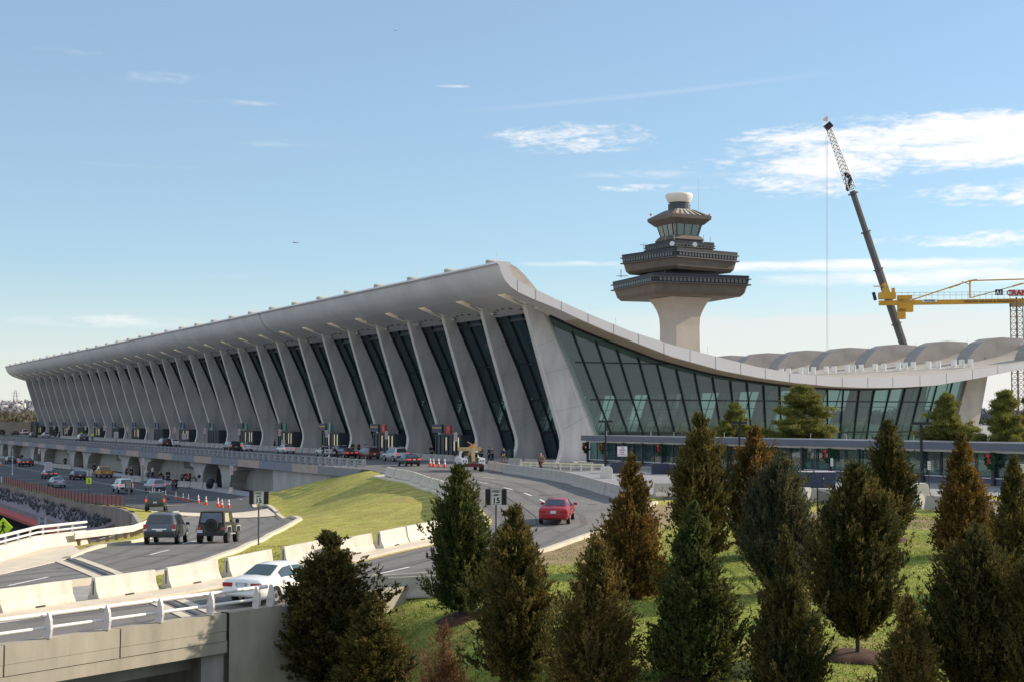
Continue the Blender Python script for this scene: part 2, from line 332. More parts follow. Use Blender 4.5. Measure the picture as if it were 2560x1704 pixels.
# far pair of lanes: over the bridge, down to the arrivals level
R1L = [(5, 70), (10.6, 73), (14.6, 79), (18.4, 86.7), (22.2, 93.5), (26.5, 105), (30.2, 118), (34.2, 131)]
R1R = [(0, 1482), (130, 1463), (265, 1447), (381, 1438), (508, 1408), (600, 1375), (674, 1338), (750, 1299)]
R1Rw = [(-14, 45.8), (-6, 51.5), (2, 57.8)]+[ground_at(*p)[:2] for p in R1R]+[(43.5, 131)]
R1Lw = [(-22, 55), (-9, 62), (0, 67.5)]+R1L
ribbon('exit_road', R1Lw, R1Rw, ASP, label='grey asphalt lanes dropping from the bridge to the arrivals level', n=90, world=True)
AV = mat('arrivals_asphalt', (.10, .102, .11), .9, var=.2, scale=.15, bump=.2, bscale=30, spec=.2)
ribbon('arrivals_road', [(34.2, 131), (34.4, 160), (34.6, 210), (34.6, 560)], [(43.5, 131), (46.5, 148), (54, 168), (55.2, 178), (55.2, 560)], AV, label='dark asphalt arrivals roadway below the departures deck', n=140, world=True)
ribbon('arrivals_sidewalk', [(51, 160), (54.0, 167), (55.2, 177), (55.2, 560)], [(54.5, 160.5), (57.6, 167), (58.6, 176), (58.6, 560)], mat('grey_pavement', (.36, .37, .4), .9, var=.1), lift=.14, n=120, world=True, label='pale kerbside pavement under the departures deck')
ribbon('concrete_strip', [(33.9, 128.6), (38, 129), (43.0, 129.5)], [(33.9, 132.6), (38, 133.5), (43.8, 135)], CONCL, lift=.1, n=20, world=True, label='sunlit concrete band across the ramp foot', skirt=0)
ribbon('shoulder', [(-14, 60.2), (0, 66.7), (6.5, 73.2), (11.9, 80.7), (14.9, 87.1), (17.2, 91.0)], [(-9, 61.9), (0, 67.4), (5, 69.9), (10.6, 72.9), (14.6, 78.9), (16.2, 82.0)], CONCL, lift=.07, n=40, k=3, world=True, label='beige concrete shoulder beside the far parapet', skirt=.3)
# near pair of lanes
R2Lpx = [(0, 1552), (368, 1504), (546, 1472), (700, 1440), (883, 1408), (1081, 1362)]
R2Lw = [(-14, 44), (-4, 49.5)]+[ground_at(*p)[:2] for p in R2Lpx]
CURV = [(36.5, 76.3), (39.2, 79.0), (41.3, 83.0), (43.6, 89), (46.3, 96), (49.2, 103), (51.4, 110), (53, 118), (54.2, 125), (55.2, 133)]
R2Lw += CURV
R2Rw = [(-8.2, 40.3), (-.3, 44.2), (6.4, 47.5), (14.8, 51.7), (20.3, 54.9), (26.0, 58.6)]+[ground_at(*p)[:2] for p in [(1240, 1410), (1370, 1375), (1500, 1330), (1572, 1290), (1640, 1257)]]+[(55.2, 86), (58.2, 96), (61, 106), (66, 122), (69, 133)]
ribbon('entry_road', R2Lw, R2Rw, ASP, label='grey asphalt lanes climbing from the bridge to departures', n=130, world=True, k=12)
# departures level
tag(MB().prism_z([(55.3, 133), (58.6, 146), (58.6, 560), (84.2, 560), (84.2, 133)], -.9, .035).build('departures_road', mat('departures_asphalt', (.13, .13, .135), .9, var=.2, scale=.2, bump=.2, bscale=30)), 'departures roadway on its deck in front of the terminal', kind='structure')
tag(MB().prism_z([(80.2, 165), (84.22, 165), (84.22, 560), (80.2, 560)], .04, .17).prism_z([(84.25, 133), (100, 133), (100, 560), (84.25, 560)], -.2, .17).build('departures_sidewalk', mat('sidewalk_concrete', (.34, .33, .32), .9, var=.15, scale=.4)), 'concrete pavement along the terminal doors', kind='structure')
tag(MB().prism_z([(69, 132.9), (69, 122), (62, 106), (59.6, 97), (56.6, 86), (60, 82), (75, 78), (88, 68), (130, 68), (130, 132.9)], -.3, .02).build('forecourt', mat('forecourt_paving', (.26, .26, .275), .9, var=.15, scale=.2)), 'grey paved forecourt beside the covered walkway', kind='structure')
# kerbs
def kerb(name, pts, m=CONCL, w=.35, h=.16, world=True, label='', n=80, hh=hR, lift=0):
    P = np.array([p if world else ground_at(*p)[:2] for p in pts]); d = np.r_[0, np.cumsum(np.hypot(*np.diff(P, axis=0).T))]; t = np.linspace(0, d[-1], n)
    Q = np.stack([np.interp(t, d, P[:, 0]), np.interp(t, d, P[:, 1])], 1); T = np.gradient(Q, axis=0); T /= np.hypot(*T.T)[:, None]; Nn = np.stack([T[:, 1], -T[:, 0]], 1)
    vs = []; 
    for q, nn in zip(Q, Nn):
        z = gz(*q, hh)+lift
        for s_, dz in ((-w/2, -.4), (-w/2, h), (w/2, h), (w/2, -.4)): vs.append((q[0]+nn[0]*s_, q[1]+nn[1]*s_, z+dz))
    fs = [(i*4+a, i*4+(a+1) % 4, i*4+4+(a+1) % 4, i*4+4+a) for i in range(n-1) for a in range(4)]+[(0, 1, 2, 3), (n*4-1, n*4-2, n*4-3, n*4-4)]
    o = MB(); o.v = vs; o.f = fs; return tag(o.build(name, m), label, kind='structure')
def off(P, d):
    P = np.array(P, float); T = np.gradient(P, axis=0); T /= np.hypot(*T.T)[:, None]; return [tuple(q) for q in P+np.stack([T[:, 1], -T[:, 0]], 1)*d]
kerb('kerb', R1Rw[3:], label='pale kerb round the left side of the grass mound')
kerb('kerb', [(43.7, 132), (46.5, 148), (51, 160)], label='kerb at the pointed foot of the grass mound')
kerb('kerb', R2Rw[6:11], label='pale kerb between the entry lanes and the tree lawn', w=.3)
kerb('kerb', [(14.9, 79.6), (18.2, 87.3), (22, 94.1), (26.3, 105.6)], label='kerb beside the guardrail verge')
ribbon('median', off(R2Lw[:9], -1.5), off(R2Lw[:9], -.05), CONCL, lift=.16, n=60, k=1, world=True, label='raised concrete median under the row of barriers')
ribbon('median', off(CURV, -1.6), off(CURV, -.05), CONCL, lift=.12, n=40, k=1, world=True, label='narrow concrete strip under the curved barriers')
# markings
def stripe(pts, w, m, label, lift=.06, n=30, world=True, name='lane_marking'):
    A = [p if world else ground_at(*p)[:2] for p in pts]; return ribbon(name, off(A, -w/2), off(A, w/2), m, lift=lift, n=n, k=1, world=True, label=label, skirt=0)
stripe(off(R2Lw[1:], .25), .16, YELP, 'yellow edge line along the median of the entry lanes', n=120)
stripe(off(R2Rw[6:10], -.35), .14, YELP, 'yellow edge line beside the tree lawn', n=40)
stripe(off(R1Rw, .0-.3), .14, YELP, 'yellow edge line beside the mound on the exit lanes', n=100)
stripe(off(R2Lw[1:5], .62), .16, WPAINT, 'white edge line on the bridge deck', n=40)
stripe([(59.5, 104), (57.2, 96), (54.0, 88), (52.4, 84.5)], .16, WPAINT, 'white edge line below the curved grey barriers', n=30)
for (a, b) in [((20, 1466), (120, 1444)), ((375, 1388), (422, 1376)), ((455, 1361), (490, 1353)), ((468, 1293), (497, 1291)), ((935, 1439), (1023, 1419)), ((1178, 1357), (1194, 1353)), ((1207, 1193), (1236, 1196)), ((1193, 1206), (1219, 1209)), ((1259, 1219), (1281, 1224)), ((1311, 1233), (1329, 1240)), ((1350, 1249), (1364, 1257)), ((1320, 1170), (1340, 1172))]:
    A, B = ground_at(*a)[:2], ground_at(*b)[:2]; stripe([A, (np.array(A)+B)/2, B], .17, WPAINT, 'white dashed lane line painted on the asphalt', n=4)
# long pale parking bars on the arrivals road
for i in range(13):
    y = 152+i*13.5; stripe([(35.5, y), (38.5, y+1.2), (42.2 if i % 3 else 41, y+2.5)], .55, mat('faded_yellow_paint', (.42, .36, .24), .8, var=.2), 'faded yellow crosswise bar on the arrivals road', n=6)
stripe([(47.5, 150), (47.5, 250), (47.5, 500)], .14, WPAINT, 'thin white lane line on the arrivals road', n=60)
stripe([(66, 140), (66, 300), (66, 540)], .12, WPAINT, 'thin white lane line on the departures road', n=60, lift=.06)
# expansion joints on the bridge approach
for x0 in (14.2, 15.35):
    stripe([(x0, 79.5), (x0+.1, 70), (x0+.2, 61.8)], .42, CONCL, 'pale expansion joint strip across the exit lanes', lift=.07, n=20)
    stripe([(x0+.2, 60.3), (x0+.25, 55.5), (x0+.3, 51.6)], .42, CONCL, 'pale expansion joint strip across the entry lanes', lift=.07, n=20)
stripe([(14.85, 79.5), (14.9, 65), (15.05, 51.7)], .2, BLACK, 'black rubber seam of the bridge joint', lift=.066, n=30)
TAR = mat('tar_patch', (.055, .055, .058), .8, var=.3, scale=2)
for pts, w in [([(1218, 1221), (1235, 1222), (1252, 1221)], .35), ([(1345, 1239), (1370, 1238), (1405, 1236)], .2), ([(1150, 1235), (1260, 1232), (1330, 1231)], .1), ([(350, 1392), (400, 1391), (440, 1389)], .12), ([(480, 1381), (560, 1373), (600, 1372)], .08), ([(1470, 1262), (1480, 1262), (1492, 1262)], .2)]:
    stripe(pts, w, TAR, 'dark tar streak on the worn asphalt', n=10, world=False, lift=.055)
TRK = mat('tyre_track', (.135, .13, .125), .85, var=.22, scale=.9, detail=9)
for o_ in (1.1, 2.7, 4.4, 6.0): stripe(off(R2Lw[2:], o_), .42, TRK, 'tyre darkened track along the entry lanes', n=120, lift=.046)
for o_ in (-1.2, -2.8, -4.9, -6.5): stripe(off(R1Rw, o_), .42, TRK, 'tyre darkened track along the exit lanes', n=100, lift=.046)
stripe(off(R2Lw[2:], 3.1), .07, TAR, 'thin dark sealed seam along the entry lanes', n=120, lift=.052)
# ---- sunken road on the left
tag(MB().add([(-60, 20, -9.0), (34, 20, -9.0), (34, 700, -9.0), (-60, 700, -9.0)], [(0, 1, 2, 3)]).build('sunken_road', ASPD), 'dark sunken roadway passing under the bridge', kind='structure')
# ---- retaining walls under the land edge
def wall_strip(pts, z0, top, m, name, label, t=.4):
    o = MB(); n = len(pts)
    for (a, b) in zip(pts[:-1], pts[1:]):
        za, zb = top(*a), top(*b); d = np.array(b)-np.array(a); d = d/np.hypot(*d); nn = (d[1]*t, -d[0]*t)
        o.add([(a[0], a[1], z0), (b[0], b[1], z0), (b[0], b[1], zb), (a[0], a[1], za), (a[0]+nn[0], a[1]+nn[1], z0), (b[0]+nn[0], b[1]+nn[1], z0), (b[0]+nn[0], b[1]+nn[1], zb), (a[0]+nn[0], a[1]+nn[1], za)],
              [(3, 2, 1, 0), (4, 5, 6, 7), (3, 7, 6, 2), (0, 3, 7, 4), (1, 5, 6, 2)])
    return o.build(name, m)
BROWNW = mat('brown_retaining_wall', (.26, .21, .18), .9, var=.35, scale=.4, bump=.3, bscale=5, streak=4)
ys = list(np.arange(79, 132, 2.5))
tag(wall_strip([(float(edge_x(y))-.35, y) for y in ys], -9.2, lambda x, y: gz(x+.4, y)+.02, CONCB, 'retaining_wall', ''), 'concrete retaining wall below the guardrail verge', 'wall')
ys = list(np.arange(131.6, 560, 8))
tag(wall_strip([(float(edge_x(y))-.45, y) for y in ys], -9.2, lambda x, y: gz(x+.5, y)-.05, BROWNW, 'retaining_wall', ''), 'brown retaining wall below the red panelled fence', 'wall')
# ================================================================== TERMINAL
U0, BAY, NB = 161.7, 12.192, 31
UA, UB = 156.3, U0+BAY*NB+5.4
ter = thing('terminal_building', 'long concrete airport terminal with leaning columns and an upswept hanging roof', 'terminal', (88.6, 161.7, 0), wc=True)
TOP = [(79.1, 24.15), (79.3, 24.4), (81.0, 24.35), (80.75, 23.79), (81.1, 22.8), (82.9, 21.7), (85.2, 20.87), (87.5, 20.0), (91.9, 18.44), (98, 16.46), (105, 14.75), (112, 13.4), (118, 12.3), (124, 11.55), (130, 11.2), (136, 11.17), (142, 11.35), (149, 11.8), (158, 12.8), (166.4, 13.8), (172, 14.6), (176.5, 15.5), (179.3, 16.4), (180.6, 16.9), (181.2, 17.3), (182.6, 17.3)]
BOT = [(79.1, 24.15), (79.4, 23.9), (79.6, 23.2), (80.1, 22.2), (80.9, 21.4), (82.0, 20.75), (84.0, 20.0), (87.35, 18.95), (91, 17.6), (94.7, 16.3), (104.2, 13.4), (112, 11.75), (118, 10.9), (124, 10.3), (130, 9.9), (136, 9.76), (142, 9.85), (149, 10.25), (158, 11.5), (166.3, 12.9), (172, 13.5), (177, 14.4), (180.5, 15.6), (182, 16.4), (182.6, 17.3)]
BOTS = [(v, z+.0) for v, z in BOT]
def zt(v): return float(np.interp(v, [p[0] for p in TOP[3:]], [p[1] for p in TOP[3:]]))
def zb(v): return float(np.interp(v, [p[0] for p in BOT], [p[1] for p in BOT]))
SL0, SL1, SW = 81.9, 86.6, 2.1                     # the slot in the roof in front of every column head
def roof():
    loop = TOP+BOT[1:-1][::-1]
    # insert slot lines
    def ins(P, v, lo, hi):
        for i in range(lo, hi):
            a, b = P[i], P[i+1]
            if min(a[0], b[0]) < v < max(a[0], b[0]):
                t = (v-a[0])/(b[0]-a[0]); P.insert(i+1, (v, a[1]+t*(b[1]-a[1]))); return
    T = list(TOP); B = list(BOT)
    ins(T, SL0, 4, 10); ins(T, SL1, 5, 14); ins(B, SL0, 4, 10); ins(B, SL1, 5, 14)
    loop = T+B[1:-1][::-1]; n = len(loop); nT = len(T)
    vsT = [p for p in T]
    us = [UA]
    for k in range(NB+1):
        u = U0+k*BAY; us += [u-SW, u]
        if k < NB: us += [u+BAY/2-.5]
    us.append(UB); m = MB(); vs = []
    for u in us: vs += [(v, u, z) for v, z in loop]
    fs = []; mi = []
    def isslot(i, j):
        a, b = loop[i], loop[(i+1) % n]; u = (us[j]+us[j+1])/2; k = round((u+SW/2-U0)/BAY)
        return abs(u-(U0+k*BAY-SW/2)) < SW*.4 and 0 <= k <= NB and SL0-1e-4 <= min(a[0], b[0]) and max(a[0], b[0]) <= SL1+1e-4 and not(a[0] < 81)
    for j in range(len(us)-1):
        slot = []
        for i in range(n):
            if isslot(i, j): slot.append(i); continue
            fs.append((j*n+i, (j+1)*n+i, (j+1)*n+(i+1) % n, j*n+(i+1) % n)); mi.append(1 if (3 <= i < nT-2) else 0)
        if slot:
            tp = sorted({p for i in slot if i < nT for p in (i, i+1)}); bt = sorted({p for i in slot if i >= nT for p in (i, (i+1) % n)})
            for jj in (j, j+1): fs.append(tuple([jj*n+p for p in tp]+[jj*n+p for p in bt])); mi.append(2)
            for a, b in ((tp[0], bt[-1]), (tp[-1], bt[0])): fs.append((j*n+a, (j+1)*n+a, (j+1)*n+b, j*n+b)); mi.append(2)
    fs.append(tuple(range(n))); mi.append(3); fs.append(tuple((len(us)-1)*n+i for i in range(n-1, -1, -1))); mi.append(3)
    m.v = vs; m.f = fs; o = m.build('roof', [ROOFC, ROOFT, CREAM, FASC], ter); o.data.polygons.foreach_set('material_index', mi)
    sm = [len(p.vertices) == 4 and mi[p.index] in (0, 1) for p in o.data.polygons]; o.data.polygons.foreach_set('use_smooth', sm); o.data.set_sharp_from_angle(angle=math.radians(32)); return o
roofo = roof()
# thin joints across the lip and the end fascia
j = MB()
for u in (250.3,):
    for a, b in zip(BOT[:7], BOT[1:8]): j.beam((a[0]-.02, u, a[1]-.02), (b[0]-.02, u, b[1]-.02), .12, .05)
for v in (81.9, 84.4, 88, 91.8, 95.5, 99.2, 103, 107, 111, 115, 119, 123, 127.5, 132, 136.5, 141, 146, 151, 156, 161):
    j.box((v, UA-.004, (zt(v)+zb(v))/2), (.05, .02, zt(v)-zb(v)-.05))
j.build('panel_joint', mat('joint_grey', (.2, .2, .2), .9), roofo, loc=(0, 0, 0)).data.transform(Matrix.Translation((-88.6, -161.7, 0)))  # grey joint lines laid over the panels
# warm soffit liner between the end glazing and the fascia
lin = MB()
vv = np.linspace(90.5, 158, 40)
lin.prism([(v, zb(v)+.02) for v in vv]+[(v, zb(v)-.06) for v in vv[::-1]], UA+.15, 160.4)
lin.build('soffit', SOFF, ter, smooth=False)
# recessed down-lights : five dark dots in an arc between columns
dl = MB()
for k in range(NB):
    for i, (du, v) in enumerate([(1.8, 86.2), (3.6, 85.6), (5.4, 85.4), (7.2, 85.55), (8.8, 86.0), (10, 86.6)]):
        dl.box((v, U0+k*BAY+du, zb(v)-.03), (.42, .42, .1))
d_ = dl.build('downlight', BLACK, ter)
# antennas (lightning rods) along the roof edge
ar = MB()
for k in range(NB+1):
    u = U0+k*BAY
    ar.tube((80.3, u-3, 24.3), (80.3, u-2.9, 25.9), .03, 4); 
    for v in (96, 110): 
        if k == 0: ar.tube((v, u-5, zt(v)), (v, u-5, zt(v)+1.1), .03, 4)
    ar.tube((180.6, u-4, 17.3), (180.6, u-4, 18.9), .03, 4); ar.tube((176, u+.6, 17.6), (176, u+.6, 18.1), .12, 5)
ar.build('lightning_rod', STEEL, ter)
# columns ---------------------------------------------------------------
FR = [(90.15, 0), (90.45, .8), (90.68, 1.8), (90.7, 2.7), (90.45, 3.6), (89.75, 5.7), (88.6, 9.2), (86.9, 14.64), (85.35, 19.7)]
BK = [(87.0, 19.6), (87.8, 18.6), (90.9, 12.6), (94.6, 3.66), (95.7, 0)]
def column_mesh(name, FRp, BKp, thick):
    # front edge, main side face, bevelled back strip
    n = len(FRp); m = MB(); prof = FRp+BKp
    N_ = len(prof); vs = [(v-88.6, -thick/2, z) for v, z in prof]+[(v-88.6, thick/2, z) for v, z in prof]; m.v = vs
    m.f = [tuple(range(N_)), tuple(range(2*N_-1, N_-1, -1))]+[(i, N_+i, N_+(i+1) % N_, (i+1) % N_) for i in range(N_)]
    me = bpy.data.meshes.new(name); me.from_pydata(m.v, [], m.f)
    bm = bmesh.new(); bm.from_mesh(me); bmesh.ops.recalc_face_normals(bm, faces=bm.faces[:]); bm.to_mesh(me); bm.free(); return me
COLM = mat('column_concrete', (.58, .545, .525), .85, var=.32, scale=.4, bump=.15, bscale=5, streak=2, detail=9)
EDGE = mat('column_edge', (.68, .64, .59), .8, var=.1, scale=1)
TOPX = [(85.35, 19.7), (84.2, 20.35), (83.6, 20.9)]
cm = column_mesh('front_column', FR+[(83.9, 20.4), (84.2, 21.9), (86.6, 20.9)], [(87.2, 19.3)]+BK[1:], .8)
em = column_mesh('column_edge', [(v-.03, z) for v, z in FR], [(v+.10, z) for v, z in FR[::-1]], .86)
RF = [(155.0, 0), (156.6, 4), (158.3, 8.76), (159.3, 11.3)]; RB = [(163.4, 12.2), (162.34, 8.22), (161.2, 4.2), (160.6, 0)]
rcm = column_mesh('rear_column', RF, RB, 1.3)
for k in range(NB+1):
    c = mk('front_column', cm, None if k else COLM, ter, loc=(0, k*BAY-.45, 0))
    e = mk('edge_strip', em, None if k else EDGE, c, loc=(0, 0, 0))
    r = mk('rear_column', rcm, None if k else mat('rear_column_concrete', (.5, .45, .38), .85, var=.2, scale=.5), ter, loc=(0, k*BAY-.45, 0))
# construction joints on the nearest column : slightly proud dark lines drawn by geometry
cj = MB()
for (a, b) in [((88.0, 11.2), (92.2, 12.1)), ((89.4, 6.4), (94.4, 7.4)), ((90.6, 4.2), (95.0, 6.2)), ((86.9, 14.6), (90.6, 15.8))]:
    for k in (0, 1, 2, 3): cj.beam((a[0]+.2, U0+k*BAY-.86, a[1]), (b[0], U0+k*BAY-.86, b[1]), .02, .035, up=(0, 1, 0))
cj.build('pour_joint', mat('dark_stain', (.24, .235, .23), .9), ter)
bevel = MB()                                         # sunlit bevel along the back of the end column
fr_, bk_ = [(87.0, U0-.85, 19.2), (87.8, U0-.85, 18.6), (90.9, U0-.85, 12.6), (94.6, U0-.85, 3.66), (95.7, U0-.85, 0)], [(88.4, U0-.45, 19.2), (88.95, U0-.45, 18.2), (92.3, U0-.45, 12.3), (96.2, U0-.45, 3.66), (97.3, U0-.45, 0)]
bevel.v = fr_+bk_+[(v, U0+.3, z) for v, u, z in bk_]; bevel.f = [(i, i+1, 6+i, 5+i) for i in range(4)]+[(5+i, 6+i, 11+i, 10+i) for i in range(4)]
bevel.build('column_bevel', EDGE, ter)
# front glazing ---------------------------------------------------------
def lerp2(P, z): 
    P = sorted(P, key=lambda q: q[1]); return float(np.interp(z, [q[1] for q in P], [q[0] for q in P]))
GL = [(87.85, 18.9), (90.9, 12.6), (94.6, 3.66), (95.7, 0.1)]
gm = MB(); gm.v = [(v-.35-88.6, y, z) for y in (0, BAY-.9) for v, z in GL]; gm.f = [(i, i+1, 5+i, 4+i) for i in range(3)]
gme = bpy.data.meshes.new('front_window'); gme.from_pydata(gm.v, [], gm.f)
fm = MB()
for y in (.1, BAY*.32, BAY*.64, BAY-1):
    for a, b in zip(GL[:-1], GL[1:]): fm.beam((a[0]-.45-88.6, y, a[1]), (b[0]-.45-88.6, y, b[1]), .14, .3)
for z in (18.3, 12.64, 7.9, 3.65): fm.beam((lerp2(GL, z)-.45-88.6, 0, z), (lerp2(GL, z)-.45-88.6, BAY-.9, z), .16, .16 if z < 18 else .45)
fme = bpy.data.meshes.new('window_frame'); fme.from_pydata(fm.v, [], fm.f)
for k in range(NB):
    w = mk('front_window', gme, None if k else GLASSF, ter, loc=(0, k*BAY, 0)); mk('window_frame', fme, None if k else BRONZE, w, loc=(0, 0, 0))
# rear glazing
RG = [(159.2, 11.6), (158.2, 8.9), (156.2, 4), (154.4, .1)]
g2 = MB(); g2.v = [(v+1.2-88.6, y, z) for y in (0, BAY-1.3) for v, z in RG]; g2.f = [(i, i+1, 5+i, 4+i) for i in range(3)]
g2e = bpy.data.meshes.new('rear_window'); g2e.from_pydata(g2.v, [], g2.f)
f2 = MB()
for y in (.1, BAY*.3, BAY*.6, BAY-1.4):
    for a, b in zip(RG[:-1], RG[1:]): f2.beam((a[0]+1.1-88.6, y, a[1]), (b[0]+1.1-88.6, y, b[1]), .14, .2)
for z in (11.3, 7.4, 5.2, 3.0): f2.beam((lerp2(RG, z)+1.1-88.6, 0, z), (lerp2(RG, z)+1.1-88.6, BAY-1.3, z), .12, .12)
f2e = bpy.data.meshes.new('window_frame'); f2e.from_pydata(f2.v, [], f2.f)
for k in range(NB):
    w = mk('rear_window', g2e, None if k else GLASSW, ter, loc=(0, k*BAY, 0)); mk('window_frame', f2e, None if k else BRONZE, w, loc=(0, 0, 0))
# end glazing (two gable ends)
MUL = [((91.86, 16.51), (97.56, 3.65)), ((95.33, 15.38), (100.06, 3.64)), ((98.47, 14.39), (102.39, 3.63)), ((101.66, 13.55), (104.84, 3.62)), ((104.6, 12.69), (107.33, 3.61)), ((107.59, 12.07), (109.9, 3.6)), ((110.52, 11.53), (112.3, 3.6)), ((113.38, 11.06), (114.75, 3.6)), ((116.29, 10.58), (117.1, 3.6)), ((119.01, 10.36), (119.6, 3.6)), ((121.78, 10.04), (122.1, 3.6)), ((124.48, 9.9), (124.7, 3.6)), ((127.2, 9.8), (127.3, 3.6)), ((130, 9.7), (130, 3.6)), ((132.77, 9.6), (132.7, 3.6)), ((135.61, 9.5), (135.0, 3.6)), ((138.48, 9.5), (137.5, 3.6)), ((141.2, 9.6), (139.9, 3.6)), ((144.1, 9.8), (142.3, 3.6)), ((147.11, 10.14), (144.9, 3.6)), ((150.13, 10.3), (147.8, 3.6)), ((153.2, 10.8), (150.6, 3.6)), ((156.2, 11.2), (153.4, 3.6))]
def end_wall(u, s):
    o = MB(); n = 36; vs_ = np.linspace(0, 1, n)
    top = [(88.6+(158.6-88.6)*t, zb(88.6+(158.6-88.6)*t)-.04) for t in vs_]; bot = [(97.2+(154.6-97.2)*t, .1) for t in vs_]
    o.v = [(v, u, z) for v, z in top]+[(v, u, z) for v, z in bot]; o.f = [(i, i+1, n+i+1, n+i) for i in range(n-1)]
    w = o.build('end_window', GLASS, ter)
    f = MB()
    for (a, b) in MUL:
        t = (a[1]-.1)/(a[1]-b[1]); bb = (a[0]+(b[0]-a[0])*t, .1); f.beam((a[0], u-s*.12, a[1]), (bb[0], u-s*.12, bb[1]), .24, .13, up=(1, 0, 0))
    for p, q in zip(top[:-1], top[1:]): f.beam((p[0], u-s*.12, p[1]-.12), (q[0], u-s*.12, q[1]-.12), .3, .3, up=(0, 1, 0))
    def span(z, v0): 
        vs2 = [v for v in np.linspace(v0, 158, 300) if zb(v) > z+.1]; 
        br = [vs2[0]]; 
        segs = []; st = vs2[0]; pv = vs2[0]
        for v in vs2[1:]:
            if v-pv > 1: segs.append((st, pv)); st = v
            pv = v
        segs.append((st, pv)); return segs
    for z, v0 in ((12.64, 92.4), (7.93, 94.6), (3.65, 96.3)):
        for a, b in span(z, v0):
            if b-a > 1: f.beam((a, u-s*.1, z), (min(b, 157.6 if z > 5 else 155.5), u-s*.1, z), .16, .16)
    ff = f.build('window_frame', BRONZE, w, loc=(0, 0, 0)); ff.data.transform(Matrix.Translation((-88.6, -161.7, 0)))
end_wall(160.5, 1); end_wall(U0+BAY*NB+.4, -1)
# floor, ticket counters and baggage level seen through the glass
MB().box((127, U0+BAY*NB/2, .12), (60, BAY*NB, .2)).build('floor', mat('terrazzo_floor', (.2, .19, .18), .35), ter)
ct = MB()
for k in range(15):
    y = U0+9+k*24.4; ct.box((119, y, 1.7), (16, 9, 3.0)).box((119, y, 3.3), (17.5, 10, .22))
    ct.box((139, y+3, 1.5), (6, 7, 2.6))
ct.build('ticket_counter', mat('dark_counter', (.03, .035, .045), .5), ter)
# hump shaped fins over the column heads
def fin(name, prof, w):
    me = column_mesh(name, prof, [], w); return me
A = [(79.6, 24.42), (79.62, 24.9), (79.9, 25.02), (81.4, 25.0), (82.5, 24.3), (83.6, 23.4), (84.6, 22.4), (85.6, 21.3), (86.3, 20.4)]
A2 = [(85.5, 20.6), (83.5, 21.3), (81.5, 22.4), (80.9, 23.5)]
ff = fin('front_fin', A+A2, 2.9)
for v_ in ff.vertices:
    if v_.co.y < 0:
        v_.co.z -= .62 if v_.co.z > 24.4 else (.45 if v_.co.z > 20.9 and v_.co.x > -6.5 else 0)
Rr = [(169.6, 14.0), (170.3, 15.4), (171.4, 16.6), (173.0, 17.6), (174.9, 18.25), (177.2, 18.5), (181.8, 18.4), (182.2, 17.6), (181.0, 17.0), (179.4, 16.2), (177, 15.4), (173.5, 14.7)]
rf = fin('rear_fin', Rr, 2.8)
# bay-edge wedge: the fins step a little above the lip
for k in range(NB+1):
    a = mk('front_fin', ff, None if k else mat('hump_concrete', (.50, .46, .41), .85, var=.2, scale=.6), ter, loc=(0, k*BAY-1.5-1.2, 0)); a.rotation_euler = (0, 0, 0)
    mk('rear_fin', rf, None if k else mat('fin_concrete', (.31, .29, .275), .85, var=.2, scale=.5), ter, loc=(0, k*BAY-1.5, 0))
# steel vents standing on the roof in groups
vm = MB().lathe([(.36, 0), (.36, .25), (.42, .3), (.42, 1.25), (.34, 1.3)], n=12); vme = bpy.data.meshes.new('roof_vent'); vme.from_pydata(vm.v, [], vm.f)
cnt = 0
for k in range(0, 9):
    for du, v in ((.8, 161.8), (2.2, 161.4), (4.2, 161.8), (6.9, 161.2), (9.4, 161.6)):
        mk('roof_vent', vme, None if cnt else mat('vent_steel', (.75, .75, .74), .3, metal=.6), ter, loc=(v-88.6, k*BAY+du, zt(v)-.1)); cnt += 1
for i in range(26):
    pass
rp = MB()
for i in range(9): rp.beam((118+i*.2, UA+7+i*8, zt(118+i*.2)+.09), (163, UA+9+i*8, zt(163)+.09), .7, .12)
